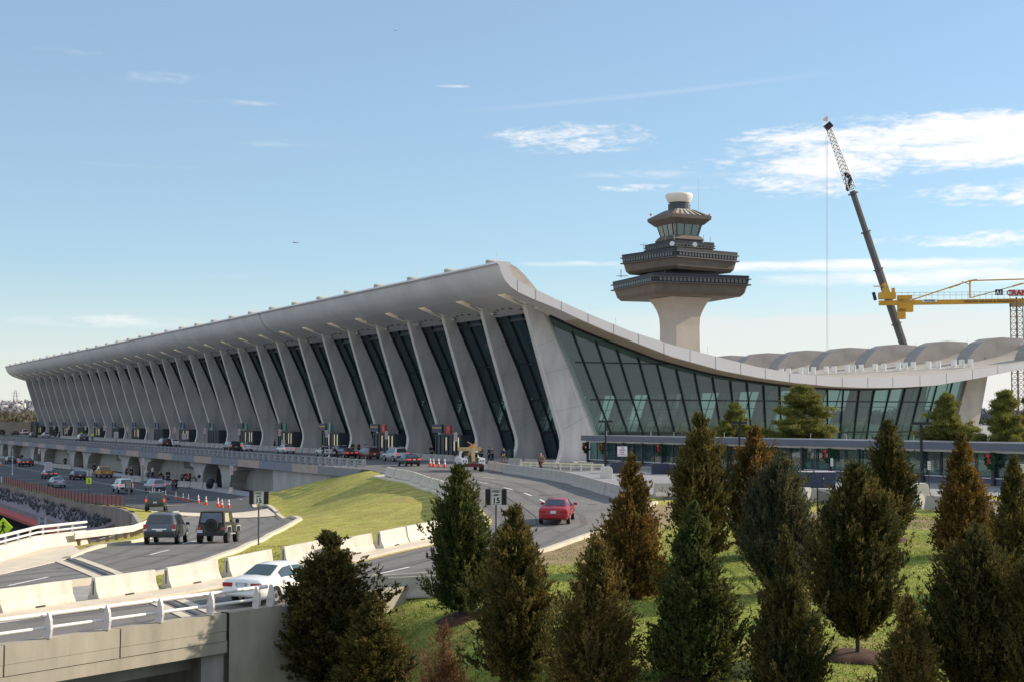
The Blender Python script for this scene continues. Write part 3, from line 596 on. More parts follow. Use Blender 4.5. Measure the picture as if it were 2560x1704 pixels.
# doors in every second bay, dark boxes with sign boards above them
dm = MB().box((90.6-88.6, BAY/2, 1.6), (2.2, BAY-3.0, 3.0)); 
dfr = MB()
for i in range(7): dfr.box((89.45-88.6, 1.9+i*(BAY-3.9)/6, 1.65), (.12, .16, 3.1))
dfr.box((89.45-88.6, BAY/2, 3.1), (.14, BAY-3, .25))
dgl = MB()
for i in (0, 1, 3): dgl.box((89.42-88.6, 2.6+i*1.38, 1.9), (.03, .3, 1.9))
for i, g in enumerate(['red', 'red', 'green', 'green', 'green', 'green']+['blue']*10):
    k = 2+2*i
    if k >= NB: break
    d = dm.build('entrance', mat('door_recess', (.035, .045, .055), .4), ter, loc=(0, k*BAY+.2, 0)); dfr.build('door_frame', BRONZE, d, loc=(0, 0, 0))
    if i % 2 == 0 or i < 4: dgl.build('lit_pane', mat('warm_pane', (.8, .68, .45), .4, emit=.25), d, loc=(0, 0, 0))
    c = {'red': (.5, .04, .03), 'green': (.02, .22, .14), 'blue': (.03, .06, .2)}[g]
    s = MB().box((89.0-88.6, BAY-3.2, 4.1), (.25, 3.6, 1.25)).build('sign_board', NAVY, ter, loc=(0, k*BAY, 0))
    s2 = MB().box((89.0-88.6, BAY-7.1, 4.0), (.25, 1.4, 1.2)).build('door_sign', mat('door_sign_'+g, c, .5), ter, loc=(0, k*BAY, 0))
    if i < 3:
        t = textmesh(str(1+i) if g == 'red' else '3', .9); t.transform(Matrix.Rotation(PI/2, 4, 'X')); t.transform(Matrix.Rotation(-PI/2, 4, 'Z')); mk('lettering', t, WHITE, s2, loc=(89.0-88.6-.14, BAY-7.1, 4.0))
        t = MB()
        for q in range(6): t.box((88.86-88.6, BAY-4.5+q*.52, 4.2+(q % 2)*.02), (.03, .4, .22))
        t.build('lettering', mat('amber_lettering', (.6, .38, .1), .5), s, loc=(0, 0, 0))
remember(ter)

# ---- deck edge wall along the arrivals level
dk = thing('deck_wall', 'concrete bays with haunched piers and dark doorways under the departures deck', 'wall', (60, 176, -4.3), wc=True)
U1 = 173
PIER = mat('pier_concrete', (.42, .40, .37), .85, var=.22, scale=.6, bump=.15, bscale=6, streak=2)
MB().box((61.6, 368, -2.6), (.4, 372, 3.6)).build('back_wall', PIER, dk)
DP = 48.8
def yp(m, y, z): return (y*m, z)
dm_ = MB().box((1.25, 0, -2.65), (.15, 11.2, 3.5)); sb_ = MB().box((.6, -2.6, -1.3), (.2, 5.6, .95)); bd_ = MB().box((1.3, 0, -1.75), (.12, 8.4, 1.15))
lt_ = MB(); [lt_.box((1.15, -4+q*1.1, -2.6), (.05, .22, 1.6)) for q in range(5)]
for i_ in range(8):
    yc = 208+DP*i_
    for sg in (1, -1):
        hp = [(5.2, -4.4), (8.6, -4.4), (8.9, -3.4), (10.2, -1.75), (12.2, -1.5), (12.2, -.9), (3.0, -.9), (3.0, -1.25), (4.0, -1.7), (4.8, -2.6)]
        pm = MB().prism_x([(sg*y, z) for y, z in (hp if sg > 0 else hp[::-1])], -.9, 1.4); pm.build('pier', PIER, dk, loc=(0, yc-176, 4.3))
    d = dm_.build('doorway', mat('dark_doorway', (.012, .016, .024), .3), dk, loc=(0, yc-176, 4.3)); lt_.build('lit_pane', mat('dim_pane', (.3, .33, .3), .4), d, loc=(0, 0, 0))
    sb_.build('sign_board', NAVY, dk, loc=(0, yc-176, 4.3)); bd_.build('sign_board', BLACK, dk, loc=(0, yc+19.5-176, 4.3))
    w_ = MB(); [w_.box((.48, -4.4+q*.9, -1.1-.3*(q % 2)), (.03, .6, .1)) for q in range(4)]; w_.build('lettering', mat('dim_lettering', (.3, .32, .34), .6), dk, loc=(0, yc-176, 4.3))
    for sg in (-1, 1):
        q = [(yc+sg*31-176+30*0, 0)]
sol = MB().prism_z([(58.72, 148), (58.72, U1+6), (59.3, U1+6), (59.3, 148)], -4.8, -.9).build('abutment_wall', PIER, dk)
fa = MB(); fb = MB(); y = 148
i = 0
while y < 556:
    L_ = 9.2 if i % 2 else 13.0
    (fa if i % 2 else fb).box((58.45, y+L_/2, -.42), (.5, L_-.02, .95)); y += L_; i += 1
fa.build('deck_fascia', mat('pinkish_fascia', (.42, .33, .29), .8, var=.15, scale=1), dk); fb.build('deck_fascia', mat('bluish_fascia', (.21, .22, .26), .7, var=.15, scale=1), dk)
# railing on the deck edge : 100 posts as parts, the rest as one part
rl = thing('deck_railing', 'grey metal railing with closely set plate posts along the departures deck edge', 'railing', (58.5, 137, 0), wc=True)
MB().beam((58.5, 147, 1.02), (58.5, 556, 1.02), .16, .14).beam((58.5, 147, .62), (58.5, 556, .62), .08, .08).beam((58.5, 147, .34), (58.5, 556, .34), .08, .08).build('rail', mat('rail_grey', (.26, .28, .32), .5, metal=.2), rl)
pp = MB().box((-.1, 0, .62), (.3, .1, 1.0)).box((.02, .5, .72), (.06, 1.25, .62)); ppe = bpy.data.meshes.new('post'); ppe.from_pydata(pp.v, [], pp.f)
POSTM = mat('post_grey', (.36, .35, .37), .6, var=.3, scale=.8)
for i in range(100): mk('post', ppe, POSTM if i == 0 else None, rl, loc=(0, 10+i*2.3, 0))
rest = MB()
for i in range(100, 177): rest.box((58.4, 147+i*2.3, .62), (.3, .1, 1.0)).box((58.52, 147.5+i*2.3, .72), (.06, 1.25, .62))
tag(rest.build('post', POSTM, rl), kind='stuff')
# ================================================================== CONTROL TOWER  (its faces are turned to the viewer's axes)
tx, ty, _ = at_depth(1700, 870, 340)
tw = thing('control_tower', 'flared concrete control tower with stacked dark decks and a white dish shaped dome', 'control tower', (tx, ty, 0), -TH-.0)
TOWD = mat('tower_dark_panel', (.14, .112, .09), .55, var=.2, scale=.4); TOWE = mat('tower_edge', (.03, .035, .05), .5); TCON = mat('tower_concrete', (.55, .48, .41), .85, var=.1, scale=.2, bump=.1)
def octo(w, cut, sk=0):     # square seen corner-left : returns plan polygon, half width w, corner cut
    return None
ROT = math.radians(26)
def sq(w, z, d=None, cut=.0):
    pts = [(-w, -w), (w, -w), (w, w), (-w, w)]
    if cut:
        c = cut; pts = [(-w+c, -w), (w-c, -w), (w, -w+c), (w, w-c), (w-c, w), (-w+c, w), (-w, w-c), (-w, -w+c)]
    r = ROT if d is None else d; return [(x*math.cos(r)-y*math.sin(r), x*math.sin(r)+y*math.cos(r), z) for x, y in pts]
def loft(rings, cap=True):
    m = MB(); n = len(rings[0]); m.v = [p for r in rings for p in r]
    m.f = [(j*n+i, j*n+(i+1) % n, (j+1)*n+(i+1) % n, (j+1)*n+i) for j in range(len(rings)-1) for i in range(n)]
    if cap: m.f += [tuple(range(n-1, -1, -1)), tuple(range((len(rings)-1)*n, len(rings)*n))]
    return m
s = 1/ (math.cos(math.radians(26))+math.sin(math.radians(26)))   # so that the turned square has the wanted half width
loft([sq(4.95*s, -.5, cut=.3), sq(4.9*s, 14, cut=.3), sq(4.7*s, 22, cut=.3), sq(4.65*s, 27, cut=.3), sq(4.8*s, 29, cut=.3), sq(5.4*s, 30.8, cut=.3), sq(6.2*s, 32.2, cut=.3), sq(7.4*s, 33.5, cut=.3)]).build('shaft', TCON, tw, loc=(0, 0, 0))
def deck(w, z0, z1, z2, z3, name, rot=26):
    global ROT; ROT = math.radians(rot); s = 1/(math.cos(ROT)+math.sin(ROT))
    # flared underside, main wall, window strip, parapet
    c = .45
    d = loft([sq(w*s*.9, z0, cut=c), sq(w*s*.96, z1, cut=c), sq(w*s, z2, cut=c)]).build(name, TOWD, tw, loc=(0, 0, 0))
    MB_ = loft([sq(w*s*1.012, z2+.002, cut=c), sq(w*s*1.03, z3, cut=c)]); MB_.build('parapet', TOWE, d, loc=(0, 0, 0))
    loft([sq(w*s*1.06, z2-.1, cut=c), sq(w*s*1.06, z2+.12, cut=c)]).build('ledge', mat('ledge_grey', (.09, .085, .085), .5), d, loc=(0, 0, 0))
    loft([sq(w*s*1.06, z3-.9, cut=c), sq(w*s*1.06, z3-.72, cut=c)]).build('ledge', MATS['ledge_grey'], d, loc=(0, 0, 0))
    n = int(w*1.5); wme = None
    for f in range(4):
        a = ROT+f*PI/2
        for i in range(n):
            q = (i+.5)/n*2-1; lx, ly = q*w*s*.93, -w*s*1.028
            if wme is None:
                q_ = MB().box((0, 0, 0), (w*s*1.86/n*.68, .16, (z3-.8-z2)*.62)); wme = bpy.data.meshes.new('window'); wme.from_pydata(q_.v, [], q_.f); wme.materials.append(mat('tower_window', (.05, .043, .035), .15, spec=.9))
            wo = mk('window', wme, None, d, loc=(lx*math.cos(a)-ly*math.sin(a), lx*math.sin(a)+ly*math.cos(a), (z2+z3-.8)/2+.1)); wo.rotation_euler = (0, 0, a)
    return d
deck(14.9, 33.4, 34.2, 36.0, 38.1, 'lower_deck', 19)
loft([sq(9.0*s, 38.1), sq(9.0*s, 39.4)]).build('neck', TOWE, tw, loc=(0, 0, 0))
deck(13.2, 39.3, 40.0, 41.9, 44.0, 'middle_deck', 35)
deck(7.9, 44.0, 44.3, 44.9, 46.3, 'upper_deck', 28); ROT = math.radians(26)
loft([sq(4.6*s, 46.2), sq(5.5*s, 46.9), sq(5.55*s, 47.05), sq(4.6*s, 48.0)]).build('cab_base', TOWD, tw, loc=(0, 0, 0))
CW = .9
cab = loft([sq(4.5*s, 48.0, cut=.6), sq(5.4*s, 50.5, cut=.8)]).build('cab_glazing', mat('cab_glass', (.16, .24, .23), .08, spec=.9), tw, loc=(0, 0, 0))
cf = MB()
b0, b1 = sq(4.53*s, 48.0, cut=.6), sq(5.43*s, 50.5, cut=.8)
for i in range(8):
    cf.tube(b0[i], b1[i], .12, 6)
for f in range(4):
    i0, i1 = 2*f, 2*f+1
    for t in (1/3, 2/3): cf.tube(Vector(b0[i0]).lerp(Vector(b0[i1]), t), Vector(b1[i0]).lerp(Vector(b1[i1]), t), .09, 6)
cf.build('cab_frame', BLACK, cab, loc=(0, 0, 0))
loft([sq(5.5*s, 50.5), sq(7.1*s, 51.7), sq(7.2*s, 51.75), sq(7.25*s, 52.5), sq(7.0*s, 52.55), sq(3.6*s, 54.1), sq(3.4*s, 54.2)]).build('cab_roof', TOWD, tw, loc=(0, 0, 0))
rb = MB()
for i in range(6):
    a = ROT; q = -.75+i*.3
    for f in (0,):
        p0 = (q*7*s, -7.0*s, 52.6); p1 = (q*3.4*s, -3.6*s, 54.15)
        rot = lambda p: (p[0]*math.cos(a)-p[1]*math.sin(a), p[0]*math.sin(a)+p[1]*math.cos(a), p[2]+.05)
        rb.beam(rot(p0), rot(p1), .5, .1)
rb.build('roof_panel', mat('pale_roof_panel', (.5, .48, .42), .6), tw, loc=(0, 0, 0))
MB().lathe([(2.6, 54.0), (2.6, 55.6), (2.25, 55.65), (2.25, 56.0)], n=32).build('drum', DGREY, tw, loc=(0, 0, 0), smooth=True)
MB().lathe([(2.2, 55.95), (2.5, 56.0), (2.9, 56.6), (3.2, 57.5), (3.2, 57.75), (3.05, 58.0), (2.3, 58.25), (0.1, 58.35)], n=40).build('radar_dome', mat('dome_white', (.75, .7, .64), .45), tw, loc=(0, 0, 0), smooth=True)
an = MB().tube((4.4, -1, 54), (4.4, -1, 61.5), .06, 5, r2=.02)
for p in ((-4.2, -6), (-2.2, -7.5), (7.6, -3.2), (5.5, -5.8)): an.tube((p[0]*.9, p[1]*.9, 45.8), (p[0]*.9, p[1]*.9, 47.7), .07, 5)
an.tube((-14, -4, 38), (-14, -4, 40), .1, 5).tube((-15, -4, 38.4), (-12.4, -4, 38.4), .1, 5).tube((-9.5, -3, 45.8), (-7.5, -3, 45.4), .06, 4).tube((-8.6, -3, 44.6), (-8.6, -3, 46.3), .05, 4)
an.build('antenna', mat('antenna_grey', (.3, .3, .32), .5), tw, loc=(0, 0, 0))
ds = MB()
for p in ((-2.6, -7.95), (2.8, -6.3)): ds.tube((p[0], p[1]-.1, 45.4), (p[0], p[1]-.45, 45.4), .55, 16)
ds.build('round_dish', WHITE, tw, loc=(0, 0, 0))
for p in ((-6.9, -2.4), (-1.6, -7.0), (6.8, -2.2)): MB().lathe([(.16, 52.6), (.22, 52.8), (.22, 53.0), (.08, 53.15)], c=p, n=10).build('beacon', mat('beacon_red', (.8, .12, .1), .4), tw, loc=(0, 0, 0))
remember(tw)
# ================================================================== CRANES
def at330(px, py, d=330): return Vector(at_depth(px, py, d))
cr = thing('tower_crane', 'yellow tower crane jib with lettering and hanging counterweights behind the terminal', 'tower crane', at330(2541, 1000)*1, 0)
cr.location.z = 0; O = cr.location.copy()
def lc(px, py, d=330): return at330(px, py, d)-O
jb = MB()
jb.beam(lc(2198, 758), lc(2600, 752), 1.0, 1.05); jb.build('jib', YEL, cr, loc=(0, 0, 0))
rail_ = MB()
for i in range(24):
    x = 2240+i*15; rail_.tube(lc(x, 752), lc(x, 730), .045, 4)
for dy in (731, 738): rail_.tube(lc(2238, dy+1), lc(2590, dy-2), .04, 4)
rail_.build('handrail', mat('rail_grey_blue', (.3, .33, .36), .5), cr, loc=(0, 0, 0))
wn = MB().beam(lc(2198, 740), lc(2236, 740), 2.2, 1.5).beam(lc(2208, 728), lc(2220, 728), 1.6, 1.4).beam(lc(2209, 716), lc(2216, 710), .9, 1.0).beam(lc(2184, 716), lc(2216, 716), .25, .2).beam(lc(2230, 728), lc(2236, 728), 1, 1.4)
wn.beam(lc(2245, 745), lc(2278, 744), 1.8, 1.0); wn.build('winch', YEL, cr, loc=(0, 0, 0))
MB().beam(lc(2245, 769), lc(2281, 769), 1.6, 2.0).beam(lc(2245, 785), lc(2262, 785), 1.6, 2.3).build('counterweight', YEL, cr, loc=(0, 0, 0))
tie = MB().tube(lc(2280, 750), lc(2425, 702), .16, 6).tube(lc(2425, 702), lc(2600, 697), .16, 6).tube(lc(2425, 702), lc(2425, 745), .2, 6).tube(lc(2425, 745), lc(2600, 698), .12, 5).tube(lc(2405, 704), lc(2425, 712), .1, 5)
for p, q in (((2374, 720), (2384, 716)), ((2388, 715), (2400, 711)), ((2532, 716), (2542, 713)), ((2545, 712), (2556, 709)), ((2422, 703), (2442, 700))): tie.beam(lc(*p), lc(*q), .5, .38)
tie.build('tie_bar', YEL, cr, loc=(0, 0, 0))
ms = MB(); bx = lc(2541, 740); w = .95
zt_ = bx[2]-.4
for sx in (-w, w):
    for sy in (-w, w): ms.tube((bx[0]+sx, bx[1]+sy, 0), (bx[0]+sx, bx[1]+sy, zt_), .13, 5)
z = .5; fl = 1
while z < zt_-1.4:
    for (x0, y0, x1, y1) in ((-w, -w, w, -w), (w, -w, w, w), (w, w, -w, w), (-w, w, -w, -w)):
        a, b = (bx[0]+x0, bx[1]+y0), (bx[0]+x1, bx[1]+y1); ms.tube((*a, z), (*b, z+1.4) , .06, 4); ms.tube((*a, z), (*b, z), .05, 4)
    z += 1.4
ms.tube((bx[0], bx[1], 0), (bx[0], bx[1], zt_), .22, 5)
ms.build('mast', mat('mast_brown', (.2, .13, .1), .6), cr, loc=(0, 0, 0))
MB().beam(lc(2528, 762), lc(2556, 762), 2.6, .8).build('slewing_ring', mat('ring_dull', (.3, .22, .12), .6), cr, loc=(0, 0, 0))
def face_text(name, body, size, m, parent, px, py, bold=0, sx=1.0, d=329.2, backing=None, align='CENTER', tilt=0):
    me = textmesh(body, size, align, bold, sx); me.transform(Matrix.Rotation(tilt, 4, 'Z')); me.transform(Matrix.Rotation(PI/2, 4, 'X')); me.transform(Matrix.Rotation(-TH, 4, 'Z'))
    return mk(name, me, m, parent, loc=lc(px, py, d))
MB().beam(lc(2306, 752.5, 329.4), lc(2343, 752, 329.4), .05, .62).build('name_plate', WHITE, cr, loc=(0, 0, 0))
face_text('lettering', 'POTAIN', .62, mat('lettering_navy', (.02, .03, .08), .5), cr, 2324.5, 752.3, bold=.02, sx=1.05, tilt=.01)
face_text('lettering', 'UNITED CRANE & RIGGING', .74, mat('lettering_brown', (.12, .07, .035), .5), cr, 2410, 754.2, bold=.02, sx=1.22, align='LEFT', tilt=.012)
MB().beam(lc(2488, 731, 329.0), lc(2507, 731, 329.0), .05, 1.3).build('banner', mat('banner_navy', (.01, .015, .04), .6), cr, loc=(0, 0, 0)); face_text('lettering', 'A1', 1.15, WHITE, cr, 2497.5, 732, bold=.03, d=328.9)
MB().beam(lc(2522, 733, 329.0), lc(2590, 732, 329.0), .05, 1.5).build('banner', mat('banner_white', (.62, .6, .6), .7), cr, loc=(0, 0, 0)); face_text('lettering', 'CRANE', 1.75, mat('lettering_red', (.42, .01, .015), .5), cr, 2516, 733, bold=.05, d=328.8, align='LEFT')
MB().beam(lc(2182, 742, 329), lc(2190, 740, 329), .05, 1.9).build('banner', MATS['banner_navy'], cr, loc=(0, 0, 0))
mc = thing('mobile_crane', 'long grey telescopic boom with a lattice tip and orange flag rising behind the roof', 'mobile crane', (at330(2290, 990, 334).x, at330(2290, 990, 334).y, 0))
O = mc.location.copy()
D2 = 334
bt = MB(); P0, P1 = lc(2305, 1000, D2), lc(2131, 478, D2)
for a, b, r in ((0, .62, .95), (.6, .8, .85), (.78, 1, .72)): bt.tube(P0.lerp(P1, a), P0.lerp(P1, b), r, 8)
for t in (.36, .62, .8, .985): bt.tube(P0.lerp(P1, t), P0.lerp(P1, t+.006), 1.25, 8)
bt.build('boom', mat('boom_grey', (.10, .105, .11), .5, var=.15, scale=.3), mc, loc=(0, 0, 0))
Q0, Q1 = lc(2129, 474, D2), lc(2070, 316, D2); la = MB(); dd = (Q1-Q0).normalized(); sx_ = dd.cross(Vector((ST, CT, 0))).normalized(); sy_ = dd.cross(sx_)
N_ = 16
for i in range(N_):
    a, b = Q0.lerp(Q1, i/N_), Q0.lerp(Q1, (i+1)/N_); wa, wb = .85-.4*i/N_, .85-.4*(i+1)/N_
    for u, v in ((-1, -1), (1, -1), (1, 1), (-1, 1)):
        la.tube(a+sx_*u*wa+sy_*v*wa, b+sx_*u*wb+sy_*v*wb, .1, 4)
    la.tube(a-sx_*wa-sy_*wa, b+sx_*wb-sy_*wb, .07, 4).tube(a+sx_*wa+sy_*wa, b-sx_*wb+sy_*wb, .07, 4).tube(a-sx_*wa+sy_*wa, b-sx_*wb-sy_*wb, .06, 4).tube(a-sx_*wa-sy_*wa, a+sx_*wa-sy_*wa, .06, 4)
la.build('lattice_tip', mat('lattice_pale', (.35, .36, .37), .5), mc, loc=(0, 0, 0))
MB().beam(lc(2066, 310, D2), lc(2076, 322, D2), 1.3, 1.6).tube(lc(2112, 434, D2), lc(2127, 446, D2), .5, 6).tube(lc(2127, 446, D2), lc(2118, 476, D2), .45, 6).tube(lc(2110, 432, D2), lc(2119, 478, D2), .16, 5).build('tip_head', BLACK, mc, loc=(0, 0, 0))
MB().tube(lc(2068, 312, D2), lc(2070, 880, D2), .035, 4).tube(lc(2065, 340, D2), lc(2067, 880, D2), .035, 4).tube(lc(2069, 308, D2), lc(2066, 298, D2), .04, 4).build('cable', mat('cable_grey', (.35, .33, .35), .6), mc, loc=(0, 0, 0))
fl_ = MB(); 
for i in range(4):
    for j_ in range(3):
        pass
fl_.add([lc(2058, 302, D2), lc(2063, 304, D2)+Vector((0, .2, 0)), lc(2070, 302, D2), lc(2069, 291, D2), lc(2063, 292, D2)+Vector((.1, .25, 0)), lc(2059, 297, D2)], [(0, 1, 4, 5), (1, 2, 3, 4)])
fl_.build('flag', mat('flag_orange_white', (.9, .25, .12), .7, col2=(.9, .85, .8), scale=1.2), mc, loc=(0, 0, 0))
ck = MB().box((0, 0, 1.6), (3, 12, 1.8)).box((0, -4, 3.2), (2.6, 2.4, 1.6)); ck.build('carrier', YEL, mc, loc=(0, 3, 0))
remember(cr); remember(mc)
# ================================================================== COVERED WALKWAY
WX = 89.2
wk = thing('covered_walkway', 'low flat-roofed glazed walkway leading from the end of the terminal', 'walkway', (WX, 100, 0), wc=True)
wy0, wy1 = 30, 152.5
MB().box((WX+2.4, (wy0+wy1)/2, 3.18), (6.2, wy1-wy0, .62)).build('roof', mat('slate_fascia', (.13, .14, .17), .6, var=.12, scale=.5), wk)
MB().box((WX+2.4, (wy0+wy1)/2, 2.8), (5.2, wy1-wy0-1, .12)).build('ceiling', CREAM, wk)
MB().box((WX+.3, (wy0+wy1)/2, .28), (.22, wy1-wy0, .56)).build('base_wall', mat('base_panel', (.10, .11, .15), .6), wk)
MB().box((WX+4.8, (wy0+wy1)/2, .28), (.22, wy1-wy0, .56)).build('base_wall', MATS['base_panel'], wk)
MB().box((WX+.14, (wy0+wy1)/2, .62), (.2, wy1-wy0, .07)).box((WX+.14, (wy0+wy1)/2, 2.72), (.2, wy1-wy0, .1)).build('rail', STEEL, wk)
pst = MB().box((0, 0, 1.45), (.22, .26, 2.9)); pse = bpy.data.meshes.new('post'); pse.from_pydata(pst.v, [], pst.f)
mul = MB().box((.1, 2.0, 1.65), (.08, .12, 2.2)); mue = bpy.data.meshes.new('mullion'); mue.from_pydata(mul.v, [], mul.f)
gp = MB().box((.22, 2.0, 1.65), (.02, 3.7, 2.15)); gpe = bpy.data.meshes.new('glass_panel'); gpe.from_pydata(gp.v, [], gp.f)
gp2 = MB().box((4.55, 2.0, 1.65), (.02, 3.7, 2.15)); gpe2 = bpy.data.meshes.new('glass_panel'); gpe2.from_pydata(gp2.v, [], gp2.f)
y = wy1-.4; i = 0
while y > wy0+4:
    mk('post', pse, mat('dark_post', (.045, .042, .05), .5) if i == 0 else None, wk, loc=(0, y-100, 0))
    mk('post', pse, None, wk, loc=(4.6, y-100, 0))
    g = mk('glass_panel', gpe, GLASSW if i == 0 else None, wk, loc=(0, y-4.05-100, 0)); mk('mullion', mue, MATS['dark_post'] if i == 0 else None, g, loc=(0, 0, 0))
    mk('glass_panel', gpe2, GLASSW if i == 0 else None, wk, loc=(0, y-4.05-100, 0)); y -= 4.05; i += 1
rd = MB()
for i in range(16): rd.tube((WX+.2+(i % 2)*1.6, 148-i*7.1, 3.49), (WX+.2+(i % 2)*1.6, 148-i*7.1, 4.05), .03, 4)
rd.build('roof_rod', STEEL, wk)
remember(wk)
# wreaths with red bows on some of the posts
wr = thing('wreath', 'green wreath with a red bow on a walkway post', 'wreath', (WX-.25, 148, 2.0), group='wreaths on the walkway posts')
ring = MB(); 
for i in range(26):
    t = 2*PI*i/26; r = .48
    for q in range(7):
        a = rng.uniform(0, 2*PI); d = Vector((rng.normal()*.1, math.cos(t)*r+rng.normal()*.09, math.sin(t)*r+rng.normal()*.09)); e = Vector(rng.normal(size=3))*.1
        ring.add([d-e, d+e, d+Vector((e[1], e[2], e[0]))], [(0, 1, 2)])
for i in range(16):
    t = 2*PI*i/16; t2 = 2*PI*(i+1)/16; ring.tube((0, math.cos(t)*.46, math.sin(t)*.46), (0, math.cos(t2)*.46, math.sin(t2)*.46), .17, 6)
ring.build('ring', mat('wreath_green', (.02, .08, .03), .9, var=.3, scale=20), wr, loc=(0, 0, 0))
MB().box((-.16, .2, .42), (.1, .18, .2), 0).box((-.16, -.0, .42), (.1, .18, .2)).beam((-.15, .1, .35), (-.15, .2, -.4), .05, .09, up=(1, 0, 0)).beam((-.15, .08, .35), (-.17, -.0, -.2), .05, .08, up=(1, 0, 0)).build('bow', mat('bow_red', (.75, .02, .03), .5), wr, loc=(0, 0, 0))
remember(wr)
py = [wy1-.4-4.05*i for i in range(30)]
def post_y(px):     # y of the walkway post nearest to a sighting
    yy = at_x(px, 1120, WX)[1]; return min(py, key=lambda q: abs(q-yy))
wl = [(1352, 'wreath on the post nearest the terminal, above the walking man'), (1437, 'second wreath from the terminal along the walkway'), (1527, 'wreath beside the first black lamp post'), (1676, 'wreath between the white text sign and the tall cedar'), (2043, 'wreath above the big dark blue kiosk'), (2455, 'wreath furthest to the right on the walkway')]
for i, (px, lab) in enumerate(wl):
    o = wr if i == 0 else copy_tree(wr)
    o.location = (WX-.25, post_y(px), 2.05); o['label'] = 'green '+lab+', with a red bow'
# ================================================================== BRIDGE
br = thing('road_bridge', 'concrete road bridge with jointed beam face in the near left corner', 'bridge', (5, 50, -9), wc=True)
zc = -1.5
def bl(t, o=0, z=0):    # along the outer face, o towards the viewer
    return (BA[0]+BD[0]*t+BD[1]*o, BA[1]+BD[1]*t-BD[0]*o, z)
L0, L1 = -34, 9.35
fp = MB(); ts = [L0, -26, -18.4, -11.2, -4.4, 1.9+.35, 7.3-.55, L1]
cuts = []
for a in (L0, -13.3, -8.5, -4.0, .2, 4.6, 9.3): cuts.append(a)
for a, b in zip(cuts[:-1], cuts[1:]):
    p, q = bl(a+.03, 0), bl(b-.03, 0); c = ((p[0]+q[0])/2-.25*BD[1], (p[1]+q[1])/2+.25*BD[0], 0); L_ = math.hypot(q[0]-p[0], q[1]-p[1]); rz = math.atan2(BD[1], BD[0])
    fp.box((c[0], c[1], zc-.32), (L_, .5, .60), rz).box((c[0]-.012*BD[1], c[1]+.012*BD[0], zc-.8), (L_, .5, .34), rz)
fp.build('parapet_panel', CONCB, br)
p, q = bl(L0), bl(L1); L_ = L1-L0; mid = bl((L0+L1)/2, -.3); rz = math.atan2(BD[1], BD[0])
MB().box((mid[0], mid[1], zc-1.19), (L_, .5, .42), rz).build('edge_beam', CONCB, br)
# slab
dkp = [bl(L0, -.55), bl(L1, -.55), (14.75, 79.3), (11.2, 80.4), (0, 67.2), (-22, 56)]
MB().prism_z([(p[0], p[1]) for p in dkp], -3.0, -2.1).build('deck_slab', CONCD, br)
bm_ = MB()
for o in (1.6, 4.6, 7.6, 10.6, 14, 17):
    a, b = bl(L0, -o), bl(9.0, -o); bm_.beam((a[0], a[1], -3.25), (b[0], b[1], -3.25), .5, .6)
bm_.build('girder', CONCD, br)
MB().prism_z([(14.2, 51.1), (15.1, 51.4), (15.1, 79.3), (14.2, 79.3)], -9.2, -2.2).build('abutment', CONCD, br)
pq = MB()
for t in (4, 10, 17, 24): pq.box((9.6, 50+t, -6.3), (.9, .9, 6.2))
pq.build('pier', CONCD, br)
# wing wall continuing the face
a, b = bl(L1+.05, -.02), bl(23.5, -.02)
wm_ = MB(); nn = (BD[1]*.45, -BD[0]*.45)
zw = lambda t: gz(*bl(t, -.8)[:2])+.45
for t0, t1 in ((L1+.05, 12), (12, 15), (15, 18), (18, 23.5)):
    a, b = bl(t0), bl(t1); wm_.add([(a[0], a[1], -9.2), (b[0], b[1], -9.2), (b[0], b[1], max(zc, zw(t1)) if t1 < 12.5 else zw(t1)), (a[0], a[1], zc if t0 < 12 else zw(t0)), (a[0]-nn[0], a[1]-nn[1], -9.2), (b[0]-nn[0], b[1]-nn[1], -9.2), (b[0]-nn[0], b[1]-nn[1], zc if t1 < 12.5 else zw(t1)), (a[0]-nn[0], a[1]-nn[1], zc if t0 < 12 else zw(t0))], [(0, 1, 2, 3), (7, 6, 5, 4), (3, 2, 6, 7)])
wm_.build('wing_wall', CONCB, br)
# tubular rail with knife-shaped posts
rt = thing('bridge_rail', 'white double tube rail on shaped posts along the near edge of the bridge', 'railing', (5, 50, -1.5), wc=True)
ins = -.28
a, b = bl(L0, ins), bl(11.5, ins)
t1_ = MB().tube((a[0], a[1], zc+.72), (b[0], b[1], zc+.72), .075, 12); t1_.build('top_tube', mat('white_tube', (.82, .78, .74), .35, metal=.15), rt, smooth=True)
MB().tube((a[0], a[1], zc+.30), (b[0], b[1], zc+.30), .055, 12).build('lower_tube', MATS['white_tube'], rt, smooth=True)
kp = MB(); kn = [(-.02, 0), (.22, 0), (.24, .42), (.10, .82), (-.02, .84)]      # (towards viewer, z)
kp.v = []; 
prof = [(-.32, 0), (0, 0), (.05, .3), (.02, .6), (-.08, .84), (-.16, .86), (-.2, .66), (-.3, .35)]
n_ = len(prof)
vs = [(-.045, -p[0]-.1, p[1]*.94) for p in prof]+[(.045, -p[0]-.1, p[1]*.94) for p in prof]
kp.v = vs; kp.f = [tuple(range(n_)), tuple(range(2*n_-1, n_-1, -1))]+[(i, n_+i, n_+(i+1) % n_, (i+1) % n_) for i in range(n_)]
kpe = bpy.data.meshes.new('post'); kpe.from_pydata(kp.v, [], kp.f); bmx = bmesh.new(); bmx.from_mesh(kpe); bmesh.ops.recalc_face_normals(bmx, faces=bmx.faces[:]); bmx.to_mesh(kpe); bmx.free()
